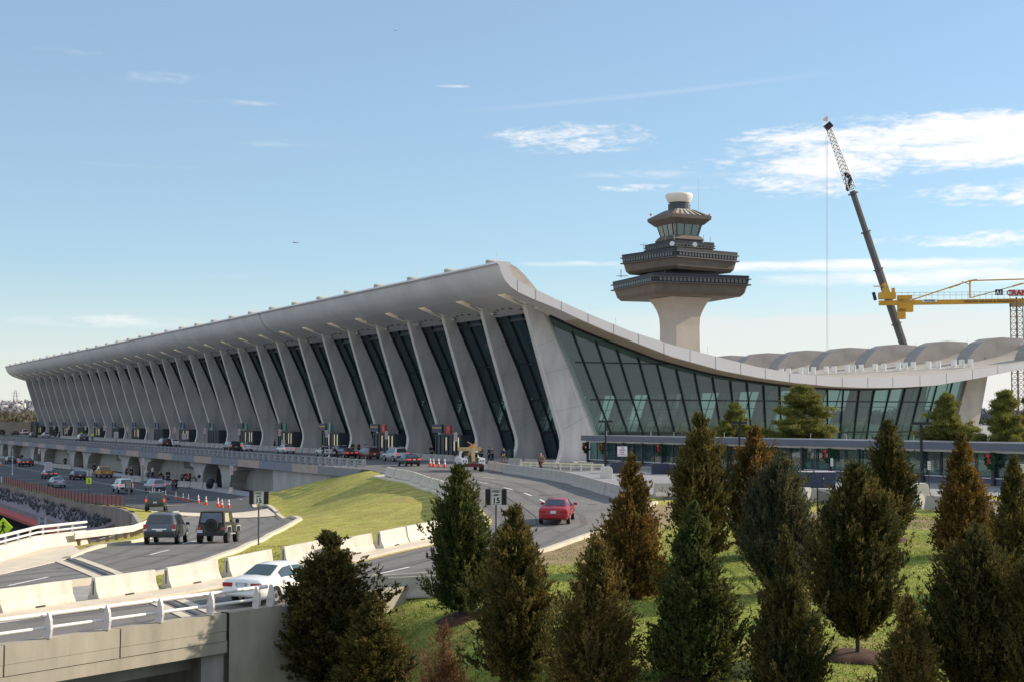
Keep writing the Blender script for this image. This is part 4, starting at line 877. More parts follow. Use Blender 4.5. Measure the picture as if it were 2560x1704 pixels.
for i, px in enumerate([125, 271, 403, 530, 645, 680]):
    ry = ray(px, 1560); # intersect sight line with the face
    den = ry[0]*BD[1]-ry[1]*BD[0]; t = (BA[0]*BD[1]-BA[1]*BD[0])/den; X_, Y_ = ry[0]*t, ry[1]*t
    po = mk('post', kpe, mat('post_pinkish_white', (.62, .58, .56), .5) if i == 0 else None, rt, loc=(X_-5-BD[1]*.05, Y_-50+BD[0]*.05, 0)); po.rotation_euler = (0, 0, rz)
for t in (-16, -22, -28):
    q = bl(t, -.05); po = mk('post', kpe, None, rt, loc=(q[0]-5, q[1]-50, 0)); po.rotation_euler = (0, 0, rz)
# far parapet with its own double tube rail
fpz = thing('far_parapet', 'cream concrete parapet with white double rail on the far side of the bridge', 'railing', (8, 78, -2), wc=True)
FP = [(-14, 60), (0, 66.5), (6.5, 73), (11.7, 80.6), (14.6, 87.1), (18.7, 94)]
ww = MB()
for a, b in zip(FP[:-1], FP[1:]):
    a = np.array(a); b = np.array(b); d = (b-a)/np.hypot(*(b-a)); n2 = np.array([d[1], -d[0]])
    za, zb_ = gz(*a), gz(*b); za = min(za, -1.9); zb_ = min(zb_, -1.9)
    A0, B0 = a, b; A1, B1 = a+n2*.32, b+n2*.32; A2, B2 = a-n2*.2, b-n2*.2; A3, B3 = a+n2*.18, b+n2*.18
    ww.add([(*A1, za-.2), (*B1, zb_-.2), (*B3, zb_+.35), (*A3, za+.35), (*B0, zb_+.82), (*A0, za+.82), (*B2, zb_+.82), (*A2, za+.82), (*A2, za-1.2), (*B2, zb_-1.2)], [(0, 1, 2, 3), (3, 2, 4, 5), (5, 4, 6, 7), (7, 6, 9, 8)])
ww.build('parapet', CONCL, fpz)
tb = MB()
for a, b in zip(FP[:-1], FP[1:]):
    a_, b_ = min(gz(*a), -1.9), min(gz(*b), -1.9); tb.tube((*a, a_+1.32), (*b, b_+1.32), .085, 10).tube((*a, a_+1.02), (*b, b_+1.02), .06, 10)
tb.build('tube', MATS['white_tube'], fpz, smooth=True)
bk = MB(); P_ = np.array(FP); d_ = np.r_[0, np.cumsum(np.hypot(*np.diff(P_, axis=0).T))]
for t in np.arange(1, d_[-1], 2.4):
    x_, y_ = np.interp(t, d_, P_[:, 0]), np.interp(t, d_, P_[:, 1]); z_ = min(gz(x_, y_), -1.9); MB().box((x_, y_, z_+1.05), (.12, .12, .6)).build('rail_bracket', STEEL, fpz)
# w-beam guardrail
gr = thing('guardrail', 'weathered white beam guardrail on stubby posts beside the exit road', 'guardrail', (22, 104, -2), wc=True)
GP = [(17.3, 90.6), (20.4, 96.2), (23.2, 101), (25.2, 106.5), (27.0, 112), (28.6, 117.5)]
gm_ = MB()
for a, b in zip(GP[:-1], GP[1:]):
    za, zb_ = gz(*a), gz(*b)
    for dz, w in ((.78, .05), (.70, .11), (.61, .05), (.52, .11), (.44, .05)): gm_.beam((a[0]+.05, a[1]-.03, za+dz), (b[0]+.05, b[1]-.03, zb_+dz), w, .1)
gm_.build('beam', mat('aged_white_rail', (.62, .6, .56), .6, var=.2, scale=1), gr)
P_ = np.array(GP); d_ = np.r_[0, np.cumsum(np.hypot(*np.diff(P_, axis=0).T))]; po0 = MB().box((0, 0, .3), (.2, .16, .9)).build('post', mat('brown_post', (.2, .13, .09), .9, var=.2), gr, loc=(0, 0, 0))
for i, t in enumerate(np.arange(1.5, d_[-1], 1.9)):
    x_, y_ = np.interp(t, d_, P_[:, 0]), np.interp(t, d_, P_[:, 1]); o = po0 if i == 0 else mk('post', po0.data, None, gr)
    o.location = (x_-.15-22, y_+.1-104, gz(x_, y_)+2)
# red panelled fence over the sunken road
rf_ = thing('panel_fence', 'low fence of dull red panels over the sunken road', 'fence', (34, 200, -4.3), wc=True)
def zf(x, y): return gz(x, y)
pn = MB(); pw = MB(); ps = MB()
y = 151
while y < 420:
    x = 34.0-.12; z0 = zf(35, y)
    (pn if y < 232 else pw).box((x, y+1.0, z0+.62), (.06, 1.8, .92)); ps.box((x-.04, y, z0+.6), (.1, .1, 1.1)); y += 2.0
pn.build('panel', mat('red_panel', (.27, .085, .08), .6, var=.2, scale=.4), rf_); pw.build('panel', mat('white_panel', (.45, .46, .48), .6, var=.2, scale=.4), rf_); tag(ps.build('post', DGREY, rf_), kind='stuff')
lg = thing('planted_ledge', 'sloping concrete ledge planted with grey shrubs beneath the panelled fence', 'ledge', (32, 200, -6), wc=True)
LGm = MB(); 
for (ya, yb) in ((152, 240), (240, 420)):
    LGm.prism([(33.6, -5.1), (30.6, -6.0), (30.3, -6.0), (30.3, -7.3), (33.6, -7.3)], ya, yb)
LGm.build('ledge', mat('mauve_concrete', (.22, .19, .21), .85, var=.2, scale=.6), lg)
sh = MB()
for i in range(260):
    x, y = rng.uniform(31, 33.4), 154+(i/260)**1.3*120
    z0 = -6.0+(x-30.6)*.3
    for q in range(10):
        a = rng.uniform(0, 2*PI); l = rng.uniform(.3, .7); w = .1; e = (x+math.cos(a)*l*.7, y+math.sin(a)*l*.7, z0+l)
        sh.add([(x-w*math.sin(a), y+w*math.cos(a), z0), (x+w*math.sin(a), y-w*math.cos(a), z0), e], [(0, 1, 2)])
tag(sh.build('planting', mat('grey_shrub', (.11, .12, .14), .9, var=.4, scale=2), lg), kind='stuff')
cop = MB(); 
cop.prism([(29.6, -6.9), (30.3, -6.55), (30.3, -7.3), (29.6, -7.2)], 120, 330)
tag(cop.build('awning', mat('awning_red', (.42, .05, .035), .6, var=.15, scale=1)), 'long red awning along the brown wall of the sunken road', 'awning')
# ================================================================== BARRIERS
def jersey(L, H=.82, B=.6, name='concrete_barrier'):
    h = B/2; prof = [(-h, 0), (-h, .07), (-h*.55, .33), (-.09, H-.02), (-.07, H), (.07, H), (.09, H-.02), (h*.55, .33), (h, .07), (h, 0)]
    m = MB(); m.prism(prof, -L/2, L/2); me = bpy.data.meshes.new(name); me.from_pydata(m.v, [], m.f)
    bm = bmesh.new(); bm.from_mesh(me); bmesh.ops.recalc_face_normals(bm, faces=bm.faces[:]); bmesh.ops.subdivide_edges(bm, edges=[e for e in bm.edges if abs(e.verts[0].co.y-e.verts[1].co.y) > .5], cuts=3); bm.to_mesh(me); bm.free(); return me
def barriers(base, poly, L, gap, m, group, lab, H=.82, h=hR, lift=.02, zfix=None, slot=True, B=.6, spans=None):
    me = jersey(L, H, B); me.materials.append(m); P = np.array(poly); d = np.r_[0, np.cumsum(np.hypot(*np.diff(P, axis=0).T))]; out = []; t = 0; i = 0
    N_ = int((d[-1]+gap)//(L+gap))
    for i in range(N_):
        c = t+L/2; x, y = np.interp(c, d, P[:, 0]), np.interp(c, d, P[:, 1]); x2, y2 = np.interp(c+L*.45, d, P[:, 0]), np.interp(c+L*.45, d, P[:, 1]); x1, y1 = np.interp(c-L*.45, d, P[:, 0]), np.interp(c-L*.45, d, P[:, 1])
        o = bpy.data.objects.new('concrete_barrier', me); COL.objects.link(o)
        z1, z2 = (zfix, zfix) if zfix is not None else (gz(x1, y1, h)+lift, gz(x2, y2, h)+lift)
        rzv = math.atan2(y2-y1, x2-x1)-PI/2; o.location = (x, y, (z1+z2)/2); o.rotation_euler = (math.atan2(z2-z1, L*.9), 0, rzv+rng.normal()*.008)
        tag(o, lab[i] if isinstance(lab, list) and i < len(lab) else (lab if isinstance(lab, str) else lab[-1]), 'barrier', group); out.append(o); t += L+gap
    return out
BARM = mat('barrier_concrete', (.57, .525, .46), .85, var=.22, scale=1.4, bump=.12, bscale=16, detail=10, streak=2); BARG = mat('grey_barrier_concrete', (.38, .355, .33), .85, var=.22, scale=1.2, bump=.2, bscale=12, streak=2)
ordn = ['first', 'second', 'third', 'fourth', 'fifth', 'sixth', 'seventh', 'eighth', 'ninth', 'tenth', 'eleventh', 'twelfth', 'thirteenth', 'fourteenth', 'fifteenth', 'sixteenth']
# individually sighted barriers on the median
sight = [((-190, 1572), (-30, 1549)), ((8, 1542), (190, 1514)), ((248, 1506), (398, 1482.5)), ((430, 1477.5), (555, 1454)), ((582, 1449), (690, 1425)), ((722, 1419), (818, 1399)), ((850, 1401), (940, 1381.5)), ((961, 1377), (1024, 1362.5)), ((1033, 1360), (1081, 1350))]
labs = ['sunlit barrier cut by the left edge', 'long sunlit barrier at the left edge beside the bridge', 'sunlit barrier behind the bridge joint, left of the white sedan', 'sunlit barrier on the median just left of the white sedan', 'sunlit barrier directly behind the white sedan roof', 'sunlit barrier half hidden by the leftmost tall cedar', 'sunlit barrier right of the leftmost cedar top', 'sunlit barrier with a scribbled stain near the mound', 'short sunlit barrier at the foot of the columnar cedar']
MM = {}
for (a, b), lab in zip(sight, labs):
    A = np.array(ground_at(*a)); B_ = np.array(ground_at(*b)); d = B_[:2]-A[:2]; n2 = np.array([d[1], -d[0]])/np.hypot(*d); L = float(np.hypot(*d)); L = min(max(L, 2.9), 3.9)
    me = jersey(L, .86, .62); me.materials.append(BARM); o = bpy.data.objects.new('concrete_barrier', me); COL.objects.link(o); c = (A+B_)/2
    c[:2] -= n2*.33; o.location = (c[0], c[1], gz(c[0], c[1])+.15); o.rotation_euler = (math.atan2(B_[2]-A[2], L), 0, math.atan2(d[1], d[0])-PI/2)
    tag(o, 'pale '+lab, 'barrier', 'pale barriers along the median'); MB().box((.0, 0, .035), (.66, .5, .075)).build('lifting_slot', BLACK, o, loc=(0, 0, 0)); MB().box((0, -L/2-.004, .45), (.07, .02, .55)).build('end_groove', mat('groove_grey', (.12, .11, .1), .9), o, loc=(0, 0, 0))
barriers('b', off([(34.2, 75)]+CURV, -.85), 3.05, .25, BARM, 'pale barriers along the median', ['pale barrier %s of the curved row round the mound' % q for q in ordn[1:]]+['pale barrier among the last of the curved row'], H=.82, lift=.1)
# right hand curved grey row
RB_ = [(70.4, 141), (68.6, 134), (66.4, 127), (64.6, 120), (62.6, 112.5), (60.6, 106), (58.4, 99.5), (56.2, 93.5), (54.4, 88), (53.3, 83.6)]
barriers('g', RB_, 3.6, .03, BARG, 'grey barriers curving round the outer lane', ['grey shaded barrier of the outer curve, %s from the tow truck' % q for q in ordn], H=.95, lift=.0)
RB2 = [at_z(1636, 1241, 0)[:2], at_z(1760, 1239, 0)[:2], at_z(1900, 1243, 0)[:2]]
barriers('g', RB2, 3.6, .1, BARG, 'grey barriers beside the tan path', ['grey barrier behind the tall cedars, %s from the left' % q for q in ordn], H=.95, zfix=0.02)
RB3 = [at_z(1985, 1250, 0)[:2], at_z(2020, 1251.5, 0)[:2]]
sgt = [((1990, 1248), (2029, 1250)), ((2032, 1251), (2120, 1257)), ((2240, 1266), (2312, 1270)), ((2318, 1272), (2400, 1278)), ((2412, 1281), (2500, 1288)), ((2504, 1290), (2590, 1298))]
for (a, b), lab in zip(sgt, ['grey wedge ended block left of the dark blue kiosk', 'grey block in front of the dark blue kiosk', 'grey block between two cedars beside the lamp post', 'grey block behind the right hand orange cedar', 'grey block near the right edge', 'grey block cut by the right edge']):
    A = np.array(at_z(*a, 0.02)); B_ = np.array(at_z(*b, .02)); d = B_-A; L = float(np.hypot(d[0], d[1])); 
    m = MB(); hp = [(-L/2, 0), (-L/2+.25, .85), (L/2-.3, .85), (L/2, 0)]; m.prism_x([(y, z) for y, z in hp], -.3, .3)
    o = m.build('concrete_block', BARG); o.location = (A+B_)/2; o.rotation_euler = (0, 0, math.atan2(d[1], d[0])-PI/2); tag(o, lab, 'barrier', 'grey blocks beside the tan path')
# barriers along the departures pavement
barriers('i', [(79.6, 166), (79.6, 440)], 3.05, .35, BARG, 'barriers along the departures pavement', 'grey barrier in the long row along the departures pavement', zfix=.035)
barriers('i', [(79.2, 134), (79.4, 156)], 3.05, 1.1, BARG, 'barriers by the tow truck', ['grey barrier behind the tow truck, %s from the right' % q for q in ordn], zfix=.035)
for pts, n_, lab in [(((447, 1215), (565, 1222)), 4, 'grey barrier at the arrivals kerb left of the dark doorway'), (((305, 1199), (360, 1205)), 2, 'grey barrier at the arrivals kerb behind the white vehicle'), (((118, 1165), (180, 1172)), 4, 'grey barrier at the arrivals kerb near the black sedan')]:
    A, B_ = at_z(*pts[0], -4.15), at_z(*pts[1], -4.15); barriers('l', [A[:2], B_[:2]], 3.05, .2, BARG, 'arrivals kerb barriers', lab, zfix=-4.17)
# two grey barrier pieces standing on the near lawn
for (a, b), lab, L in [((( 935, 1508), (1120, 1488)), 'shaded grey barrier on the lawn, behind its neighbour', 3.6), (((962, 1512), (1135, 1490)), 'shaded grey barrier on the lawn at the foot of the columnar cedar', 5.2)]:
    A = np.array(ground_at(*a, hG)); B_ = np.array(ground_at(*b, hG)); d = (B_-A)[:2]; d /= np.hypot(*d); n2 = np.array([d[1], -d[0]])
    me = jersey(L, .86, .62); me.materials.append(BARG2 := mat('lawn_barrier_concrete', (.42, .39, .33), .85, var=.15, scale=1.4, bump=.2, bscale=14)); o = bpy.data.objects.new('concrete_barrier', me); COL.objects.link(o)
    c = A[:2]+d*L/2-n2*.3+(-n2*.9+d*(-.3) if L < 4 else 0); o.location = (c[0], c[1], gz(c[0], c[1], hG)); o.rotation_euler = (math.atan2(B_[2]-A[2], L)*.7, 0, math.atan2(d[1], d[0])-PI/2); tag(o, lab, 'barrier', 'grey barriers on the lawn')
# ================================================================== CONES
cn = thing('traffic_cone', 'orange traffic cone with two white bands', 'traffic cone', group='orange cones on the arrivals road')
MB().lathe([(.15, .03), (.155, .05), (.105, .36), (.103, .37)], n=14).lathe([(.08, .52), (.066, .62)], n=14).build('cone_body', ORANGE, cn, smooth=True, loc=(0, 0, 0))
MB().lathe([(.105, .365), (.08, .525)], n=14).lathe([(.067, .615), (.045, .80), (.03, .88), (.02, .9)], n=14).build('reflective_band', WHITE, cn, smooth=True, loc=(0, 0, 0))
MB().box((0, 0, .02), (.38, .38, .04)).build('base', mat('cone_base', (.08, .03, .02), .8), cn, loc=(0, 0, 0)); remember(cn)
cpx = [(381, 1236), (386, 1238), (398, 1240), (414, 1244), (440, 1248), (458, 1251), (471, 1254), (496, 1258), (515, 1262), (545, 1266), (555, 1269), (572, 1270)]
for i, p in enumerate(cpx):
    o = cn if i == 0 else copy_tree(cn); o.location = ground_at(*p); o.scale = (1.08, 1.08, 1.08)
    o['label'] = 'orange cone on the arrivals road, %s from the left of the row' % ordn[i]
for i, p in enumerate([(1076, 1165), (1084, 1166), (1097, 1166.5), (1112, 1167.5)]):
    o = copy_tree(cn, loc=at_z(*p, .04), label='orange cone in front of the tow truck, %s from the left' % ordn[i], group='orange cones by the tow truck')
for i, p in enumerate([(2, 1163), (88, 1160)]):
    copy_tree(cn, loc=at_z(*p, -4.25), label=['lone orange cone at the left edge of the arrivals road', 'lone orange cone beyond the black sedan on the arrivals road'][i], group='far single cones')
# ================================================================== SIGNS
def speed_sign(px, py, label, yaw, z=None, hh=2.9, w=.61, h=.76, wing=True, post=DGREY):
    x, y, zz = ground_at(px, py, hG) if z is None else at_z(px, py, z)
    t = thing('speed_limit_sign', label, 'sign', (x, y, zz), yaw)
    MB().tube((0, 0, -.1), (0, 0, hh+.1), .045, 8).build('post', post, t, loc=(0, 0, 0))
    if wing: MB().box((0, .02, hh+h/2), (w*1.95, .04, h)).build('backing_board', BLACK, t, loc=(0, 0, 0))
    p = MB().box((0, -.025, hh+h/2), (w, .04, h*1.0)).build('sign_face', mat('sign_white', (.62, .62, .58), .6), t, loc=(0, 0, 0))
    bd = MB()
    for a, b in (((-w*.45, h*.045), (w*.45, h*.045)), ((-w*.45, h*.955), (w*.45, h*.955)), ((-w*.45, h*.045), (-w*.45, h*.955)), ((w*.45, h*.045), (w*.45, h*.955))): bd.beam((a[0], -.048, hh+a[1]), (b[0], -.048, hh+b[1]), .012, .012)
    bd.build('border', BLACK, p, loc=(0, 0, 0))
    put_text('lettering', 'SPEED', .145, BLACK, p, (0, -.05, hh+h*.84), bold=.004); put_text('lettering', 'LIMIT', .145, BLACK, p, (0, -.05, hh+h*.62), bold=.004); put_text('lettering', '15', .38, BLACK, p, (0, -.05, hh+h*.27), bold=.012)
    return t
YV = -TH   # facing the viewer
speed_sign(646, 1361, 'white and black speed limit 15 sign on the mound kerb', YV, hh=2.35, w=.58, h=.74)
speed_sign(1240, 1411, 'speed limit 15 sign on a dark post in front of the entry lanes', YV+.18, hh=2.85, w=.53, h=.76)
speed_sign(708, 1132, 'small speed limit 15 sign among the cars on the departures road', YV, z=.03, hh=1.4, wing=True)
a_ = speed_sign(222, 1243, 'speed limit 15 sign above a fluorescent green plate by the panelled fence', YV, hh=2.7, wing=False)
MB().box((0, -.03, 2.1), (.62, .04, .75)).build('warning_plate', FLUO, a_, loc=(0, 0, 0)); MB().box((0, -.06, 2.2), (.1, .02, .35)).box((-.08, -.06, 1.95), (.06, .02, .25)).box((.08, -.06, 1.95), (.06, .02, .25)).build('walking_figure', BLACK, a_, loc=(0, 0, 0))
x, y, z = at_depth(105, 1310, 120); t = thing('speed_limit_sign', 'bluish speed limit 15 sign down on the sunken road', 'sign', (x, y, -9), YV)
hh = z+9-.2
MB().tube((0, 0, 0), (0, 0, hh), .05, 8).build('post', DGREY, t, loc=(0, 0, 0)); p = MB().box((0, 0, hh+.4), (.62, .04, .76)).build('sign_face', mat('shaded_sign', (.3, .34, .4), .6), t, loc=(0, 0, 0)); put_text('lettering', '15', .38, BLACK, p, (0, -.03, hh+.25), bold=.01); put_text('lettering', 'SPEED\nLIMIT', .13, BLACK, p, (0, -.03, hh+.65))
# diamond pedestrian crossing sign
x, y, z = at_depth(8, 1317, 95); t = thing('pedestrian_crossing_sign', 'fluorescent yellow diamond sign with a black walking figure at the left edge', 'sign', (x, y, -9), YV)
zz = z+9; m = MB(); m.prism([(-.62, zz), (0, zz-.62), (.62, zz), (0, zz+.62)], -.03, .02); m.build('sign_face', FLUO, t, loc=(0, 0, 0)); MB().tube((0, .05, 0), (0, .05, zz-.5), .05, 6).build('post', DGREY, t, loc=(0, 0, 0))
fg = MB(); fg.tube((.02, -.05, zz+.3), (.02, -.06, zz+.3), .07, 10); 
for a, b, w in (((.02, zz+.2), (-.02, zz-.05), .13), ((0, zz+.15), (-.2, zz+.02), .05), ((.03, zz+.15), (.15, zz-.02), .05), ((-.02, zz-.05), (-.2, zz-.36), .07), ((-.02, zz-.05), (.12, zz-.38), .07)): fg.beam((a[0], -.045, a[1]), (b[0], -.045, b[1]), .02, w, up=(0, 1, 0)) if False else fg.beam((a[0], -.045, a[1]), (b[0], -.045, b[1]), w, .02, up=(0, 1, 0))
fg.build('walking_figure', BLACK, t, loc=(0, 0, 0))
# white sign with red lettering
x, y, z = at_z(1556, 1182, .02); t = thing('traffic_sign', 'white square sign with red lettering and two red arrows by the walkway', 'sign', (x, y, 0), YV)
zz = at_depth(1556, 1127, (x*ST+y*CT))[2]
MB().box((0, 0, zz), (.98, .04, 1.0)).build('sign_face', mat('bright_sign_white', (.8, .78, .78), .6), t, loc=(0, 0, 0)); MB().tube((-.14, .05, 0), (-.14, .05, zz), .04, 6).build('post', BLACK, t, loc=(0, 0, 0)); MB().tube((.12, .05, 0), (.12, .05, zz), .04, 6).build('post', BLACK, t, loc=(0, 0, 0))
RL = mat('sign_red', (.35, .03, .05), .6)
for i, w_ in enumerate(['THIS', 'TRAFFIC', 'MUST', 'LEFT']): put_text('lettering', w_, .17, RL, t, (0, -.03, zz+.34-i*.22), bold=.006)
MB().box((-.33, -.03, zz-.34), (.13, .01, .06)).prism([(-.42, zz-.34), (-.34, zz-.26), (-.34, zz-.42)], -.035, -.025).box((.28, -.03, zz-.34), (.1, .01, .06)).prism([(.19, zz-.34), (.27, zz-.26), (.27, zz-.42)], -.035, -.025).build('arrow', RL, t, loc=(0, 0, 0))
# small upright pale signs on posts
ps_ = thing('post_sign', 'small upright pale sign on a dark post', 'sign', group='small upright signs at the terminal kerb')
MB().tube((0, 0, 0), (0, 0, 3.4), .05, 6).build('post', DGREY, ps_, loc=(0, 0, 0)); q_ = MB().box((0, -.06, 3.0), (.46, .04, 1.15)).build('sign_face', mat('pinkish_sign', (.62, .5, .5), .6), ps_, loc=(0, 0, 0))
tb_ = MB(); [tb_.box((0, -.085, 3.35-i*.17), (.3, .01, .07)) for i in range(5)]; tb_.build('lettering', mat('sign_dull_red', (.4, .18, .18), .6), q_, loc=(0, 0, 0)); remember(ps_)
first = [0]
def post_sign(px, py, z, lab, grp, sc=1.0):
    o = ps_ if not first[0] else copy_tree(ps_); first[0] = 1; o.location = at_z(px, py, z); o.rotation_euler = (0, 0, YV); o.scale = (sc,)*3; o['label'] = lab; o['group'] = grp
for i, px in enumerate([1139, 966, 817, 699, 598, 512, 437, 369, 318, 260, 213, 172, 135]):
    yk = at_x(px, 1100, 80.6)[1]; pp_ = (80.6, yk)
    o = ps_ if not first[0] else copy_tree(ps_); first[0] = 1; o.location = (80.6, yk, .17); o.rotation_euler = (0, 0, YV); o['label'] = 'pinkish upright sign at the departures pavement, %s from the right' % ordn[i]; o['group'] = 'upright signs at the departures pavement'
post_sign(578, 1232, -4.15, 'tall pale sign on a post with a concrete foot by the arrivals wall', 'upright signs at the arrivals kerb', 1.0)
post_sign(357, 1197, -4.15, 'pale sign before the arrivals pier behind the silver minivan', 'upright signs at the arrivals kerb', .95)
post_sign(97, 1160, -4.15, 'pale sign in front of the farthest arrivals pier', 'upright signs at the arrivals kerb', .95)
for px, py, lab in [(2080, 1215, 'narrow white sign on a dark post beside the blue kiosk'), (2323, 1228, 'narrow white sign on a dark post right of the third lamp post'), (2556, 1240, 'narrow white sign at the right edge')]:
    x, y, z = at_z(px, py, .02); t = thing('post_sign', lab, 'sign', (x, y, z), YV, group='narrow white signs on the forecourt'); MB().tube((0, 0, 0), (0, 0, 2.1), .04, 6).build('post', BLACK, t, loc=(0, 0, 0)); f_ = MB().box((0, -.05, 1.95), (.2, .03, .62)).build('sign_face', WHITE, t, loc=(0, 0, 0)); tt = MB(); [tt.box((0, -.07, 2.15-i*.13), (.1, .01, .06)) for i in range(4)]; tt.build('lettering', DGREY, f_, loc=(0, 0, 0))
MB_ = None
x, y, z = at_z(578, 1233, -4.12); fp_o = [q for q in bpy.data.objects if q.get('label', '').startswith('tall pale sign on a post')][0]; MB().lathe([(.42, 0), (.38, .3), (.2, .75), (.16, .8)], c=(0, 0), n=14).build('concrete_foot', CONCL, fp_o, loc=(0, 0, 0))
# white board signs on posts
for px, py, z, w_, h_, lift, lab in [(120, 1216, -4.2, 1.05, 1.25, 2.3, 'white board sign over the dark car on the arrivals road'), (290, 1114, .05, .9, 1.2, 1.7, 'white board sign behind the long row of barriers'), (460, 1118, .05, .9, 1.1, 1.6, 'white board sign right of the white sedan on departures'), (42, 1143, -4.2, 1.2, .5, 4.3, 'white sign hung near the tall white pole')]:
    x, y, z = at_z(px, py, z); t = thing('board_sign', lab, 'sign', (x, y, z), YV, group='white board signs'); MB().tube((0, .03, 0), (0, .03, lift+h_/2), .05, 6).build('post', DGREY, t, loc=(0, 0, 0)); f_ = MB().box((0, 0, lift+h_/2), (w_, .04, h_)).build('sign_face', mat('grey_white_sign', (.5, .46, .48), .6), t, loc=(0, 0, 0))
    tt = MB(); [tt.box((0, -.03, lift+h_*(.8-.2*i)), (w_*(.7-.1*(i % 2)), .01, h_*.07)) for i in range(4)]; tt.build('lettering', mat('sign_grey_text', (.25, .22, .24), .6), f_, loc=(0, 0, 0))
x, y, z = ground_at(321, 1262); t = thing('board_sign', 'dark sign with pale text lines seen in front of the white vehicle', 'sign', (x, y, z), YV); MB().tube((0, .03, 0), (0, .03, 2.2), .04, 6).build('post', DGREY, t, loc=(0, 0, 0)); f_ = MB().box((0, 0, 2.2), (.86, .04, .72)).build('sign_face', mat('pale_frame', (.4, .42, .4), .6), t, loc=(0, 0, 0)); MB().box((0, -.03, 2.2), (.78, .03, .64)).build('panel', BLACK, f_, loc=(0, 0, 0)); tt = MB(); [tt.box((0, -.05, 2.4-i*.2), (.6, .01, .09)) for i in range(3)]; tt.build('lettering', mat('pale_text', (.45, .45, .42), .6), f_, loc=(0, 0, 0))
# tall white poles
for px, py, z, h_, lab in [(823, 1141, .04, 5.0, 'tall white pole among the cars on departures'), (31, 1185, -4.2, 4.6, 'tall white pole on the arrivals road at the left edge')]:
    t = thing('white_pole', lab, 'pole', at_z(px, py, z)); MB().tube((0, 0, 0), (0, 0, h_), .07, 8, r2=.05).build('shaft', mat('pole_pale', (.6, .62, .66), .5), t, loc=(0, 0, 0)); MB().lathe([(.2, 0), (.18, .1), (.08, .25)], n=10).build('foot', STEEL, t, loc=(0, 0, 0))
# black lamp posts
lp = thing('lamp_post', 'black lamp post with a flat double box head', 'street lamp', group='black lamp posts on the forecourt')
MB().box((0, 0, 2.6), (.16, .16, 5.2)).build('post', BLACK, lp, loc=(0, 0, 0)); hd = MB().box((0, 0, 5.32), (1.35, .5, .22)).build('lamp_head', BLACK, lp, loc=(0, 0, 0)); MB().box((.42, 0, 5.2), (.35, .4, .04)).box((-.42, 0, 5.2), (.35, .4, .04)).build('lens', mat('lamp_lens', (.5, .5, .48), .3), hd, loc=(0, 0, 0)); MB().box((0, 0, .15), (.4, .4, .3)).build('foot', BLACK, lp, loc=(0, 0, 0)); remember(lp)
for i, (px, yt, yb) in enumerate([(1514, 1050, 1172), (1849, 1053, 1182), (2305, 1054, 1222)]):
    o = lp if i == 0 else copy_tree(lp); x, y, z = at_z(px, yb, .02); o.location = (x, y, z); o.rotation_euler = (0, 0, YV)
    dd_ = x*ST+y*CT; top = at_depth(px, yt, dd_)[2]; o.scale = (1.12, 1.12, top/5.45); o['label'] = ['black lamp post in front of the walkway beside a wreath', 'black lamp post between the tall cedar and the brown topped cedar', 'black lamp post standing nearest, right of the dark columnar cedar'][i]
# dark planters and kiosk
for px, py, px2, h_, lab in [(1527, 1182, 1572, 1.05, 'dark blue planter box left of the white text sign'), (1631, 1184, 1673, 1.0, 'dark blue planter box left part of a pair'), (1675, 1186, 1722, .95, 'dark blue planter box right part of a pair behind a cedar')]:
    A, B_ = np.array(at_z(px, py, .02)), np.array(at_z(px2, py, .02)); L = np.hypot(*(B_-A)[:2]); c = (A+B_)/2; t = thing('planter', lab, 'planter', tuple(c), YV, group='dark blue planters')
    MB().box((0, .7, h_/2), (L, 1.4, h_)).build('box', NAVY, t, loc=(0, 0, 0)); MB().box((0, .7, h_+.02), (L+.06, 1.46, .06)).build('rim', DGREY, t, loc=(0, 0, 0))
A, B_ = np.array(at_z(2024, 1218, .02)), np.array(at_z(2090, 1219, .02)); c = (A+B_)/2; t = thing('kiosk', 'large dark blue equipment kiosk with a pale angled end', 'kiosk', tuple(c), YV+.05); L = np.hypot(*(B_-A)[:2])
MB().prism_z([(-L/2, 0), (L/2, 0), (L/2+.1, 1.6), (-L/2-.3, 2.2), (-L/2-.55, 1.2)], 0, 1.22).build('body', NAVY, t, loc=(0, 0, 0)); MB().prism_z([(-L/2-.03, -.05), (L/2+.03, -.05), (L/2+.13, 1.65), (-L/2-.32, 2.25), (-L/2-.6, 1.2)], 1.22, 1.27).build('lid', mat('kiosk_lid', (.45, .42, .44), .6), t, loc=(0, 0, 0)); MB().box((0, -.02, .62), (.025, .02, 1.15)).build('door_seam', BLACK, t, loc=(0, 0, 0)); MB().box((.06, -.04, .75), (.05, .05, .16)).build('handle', STEEL, t, loc=(0, 0, 0))
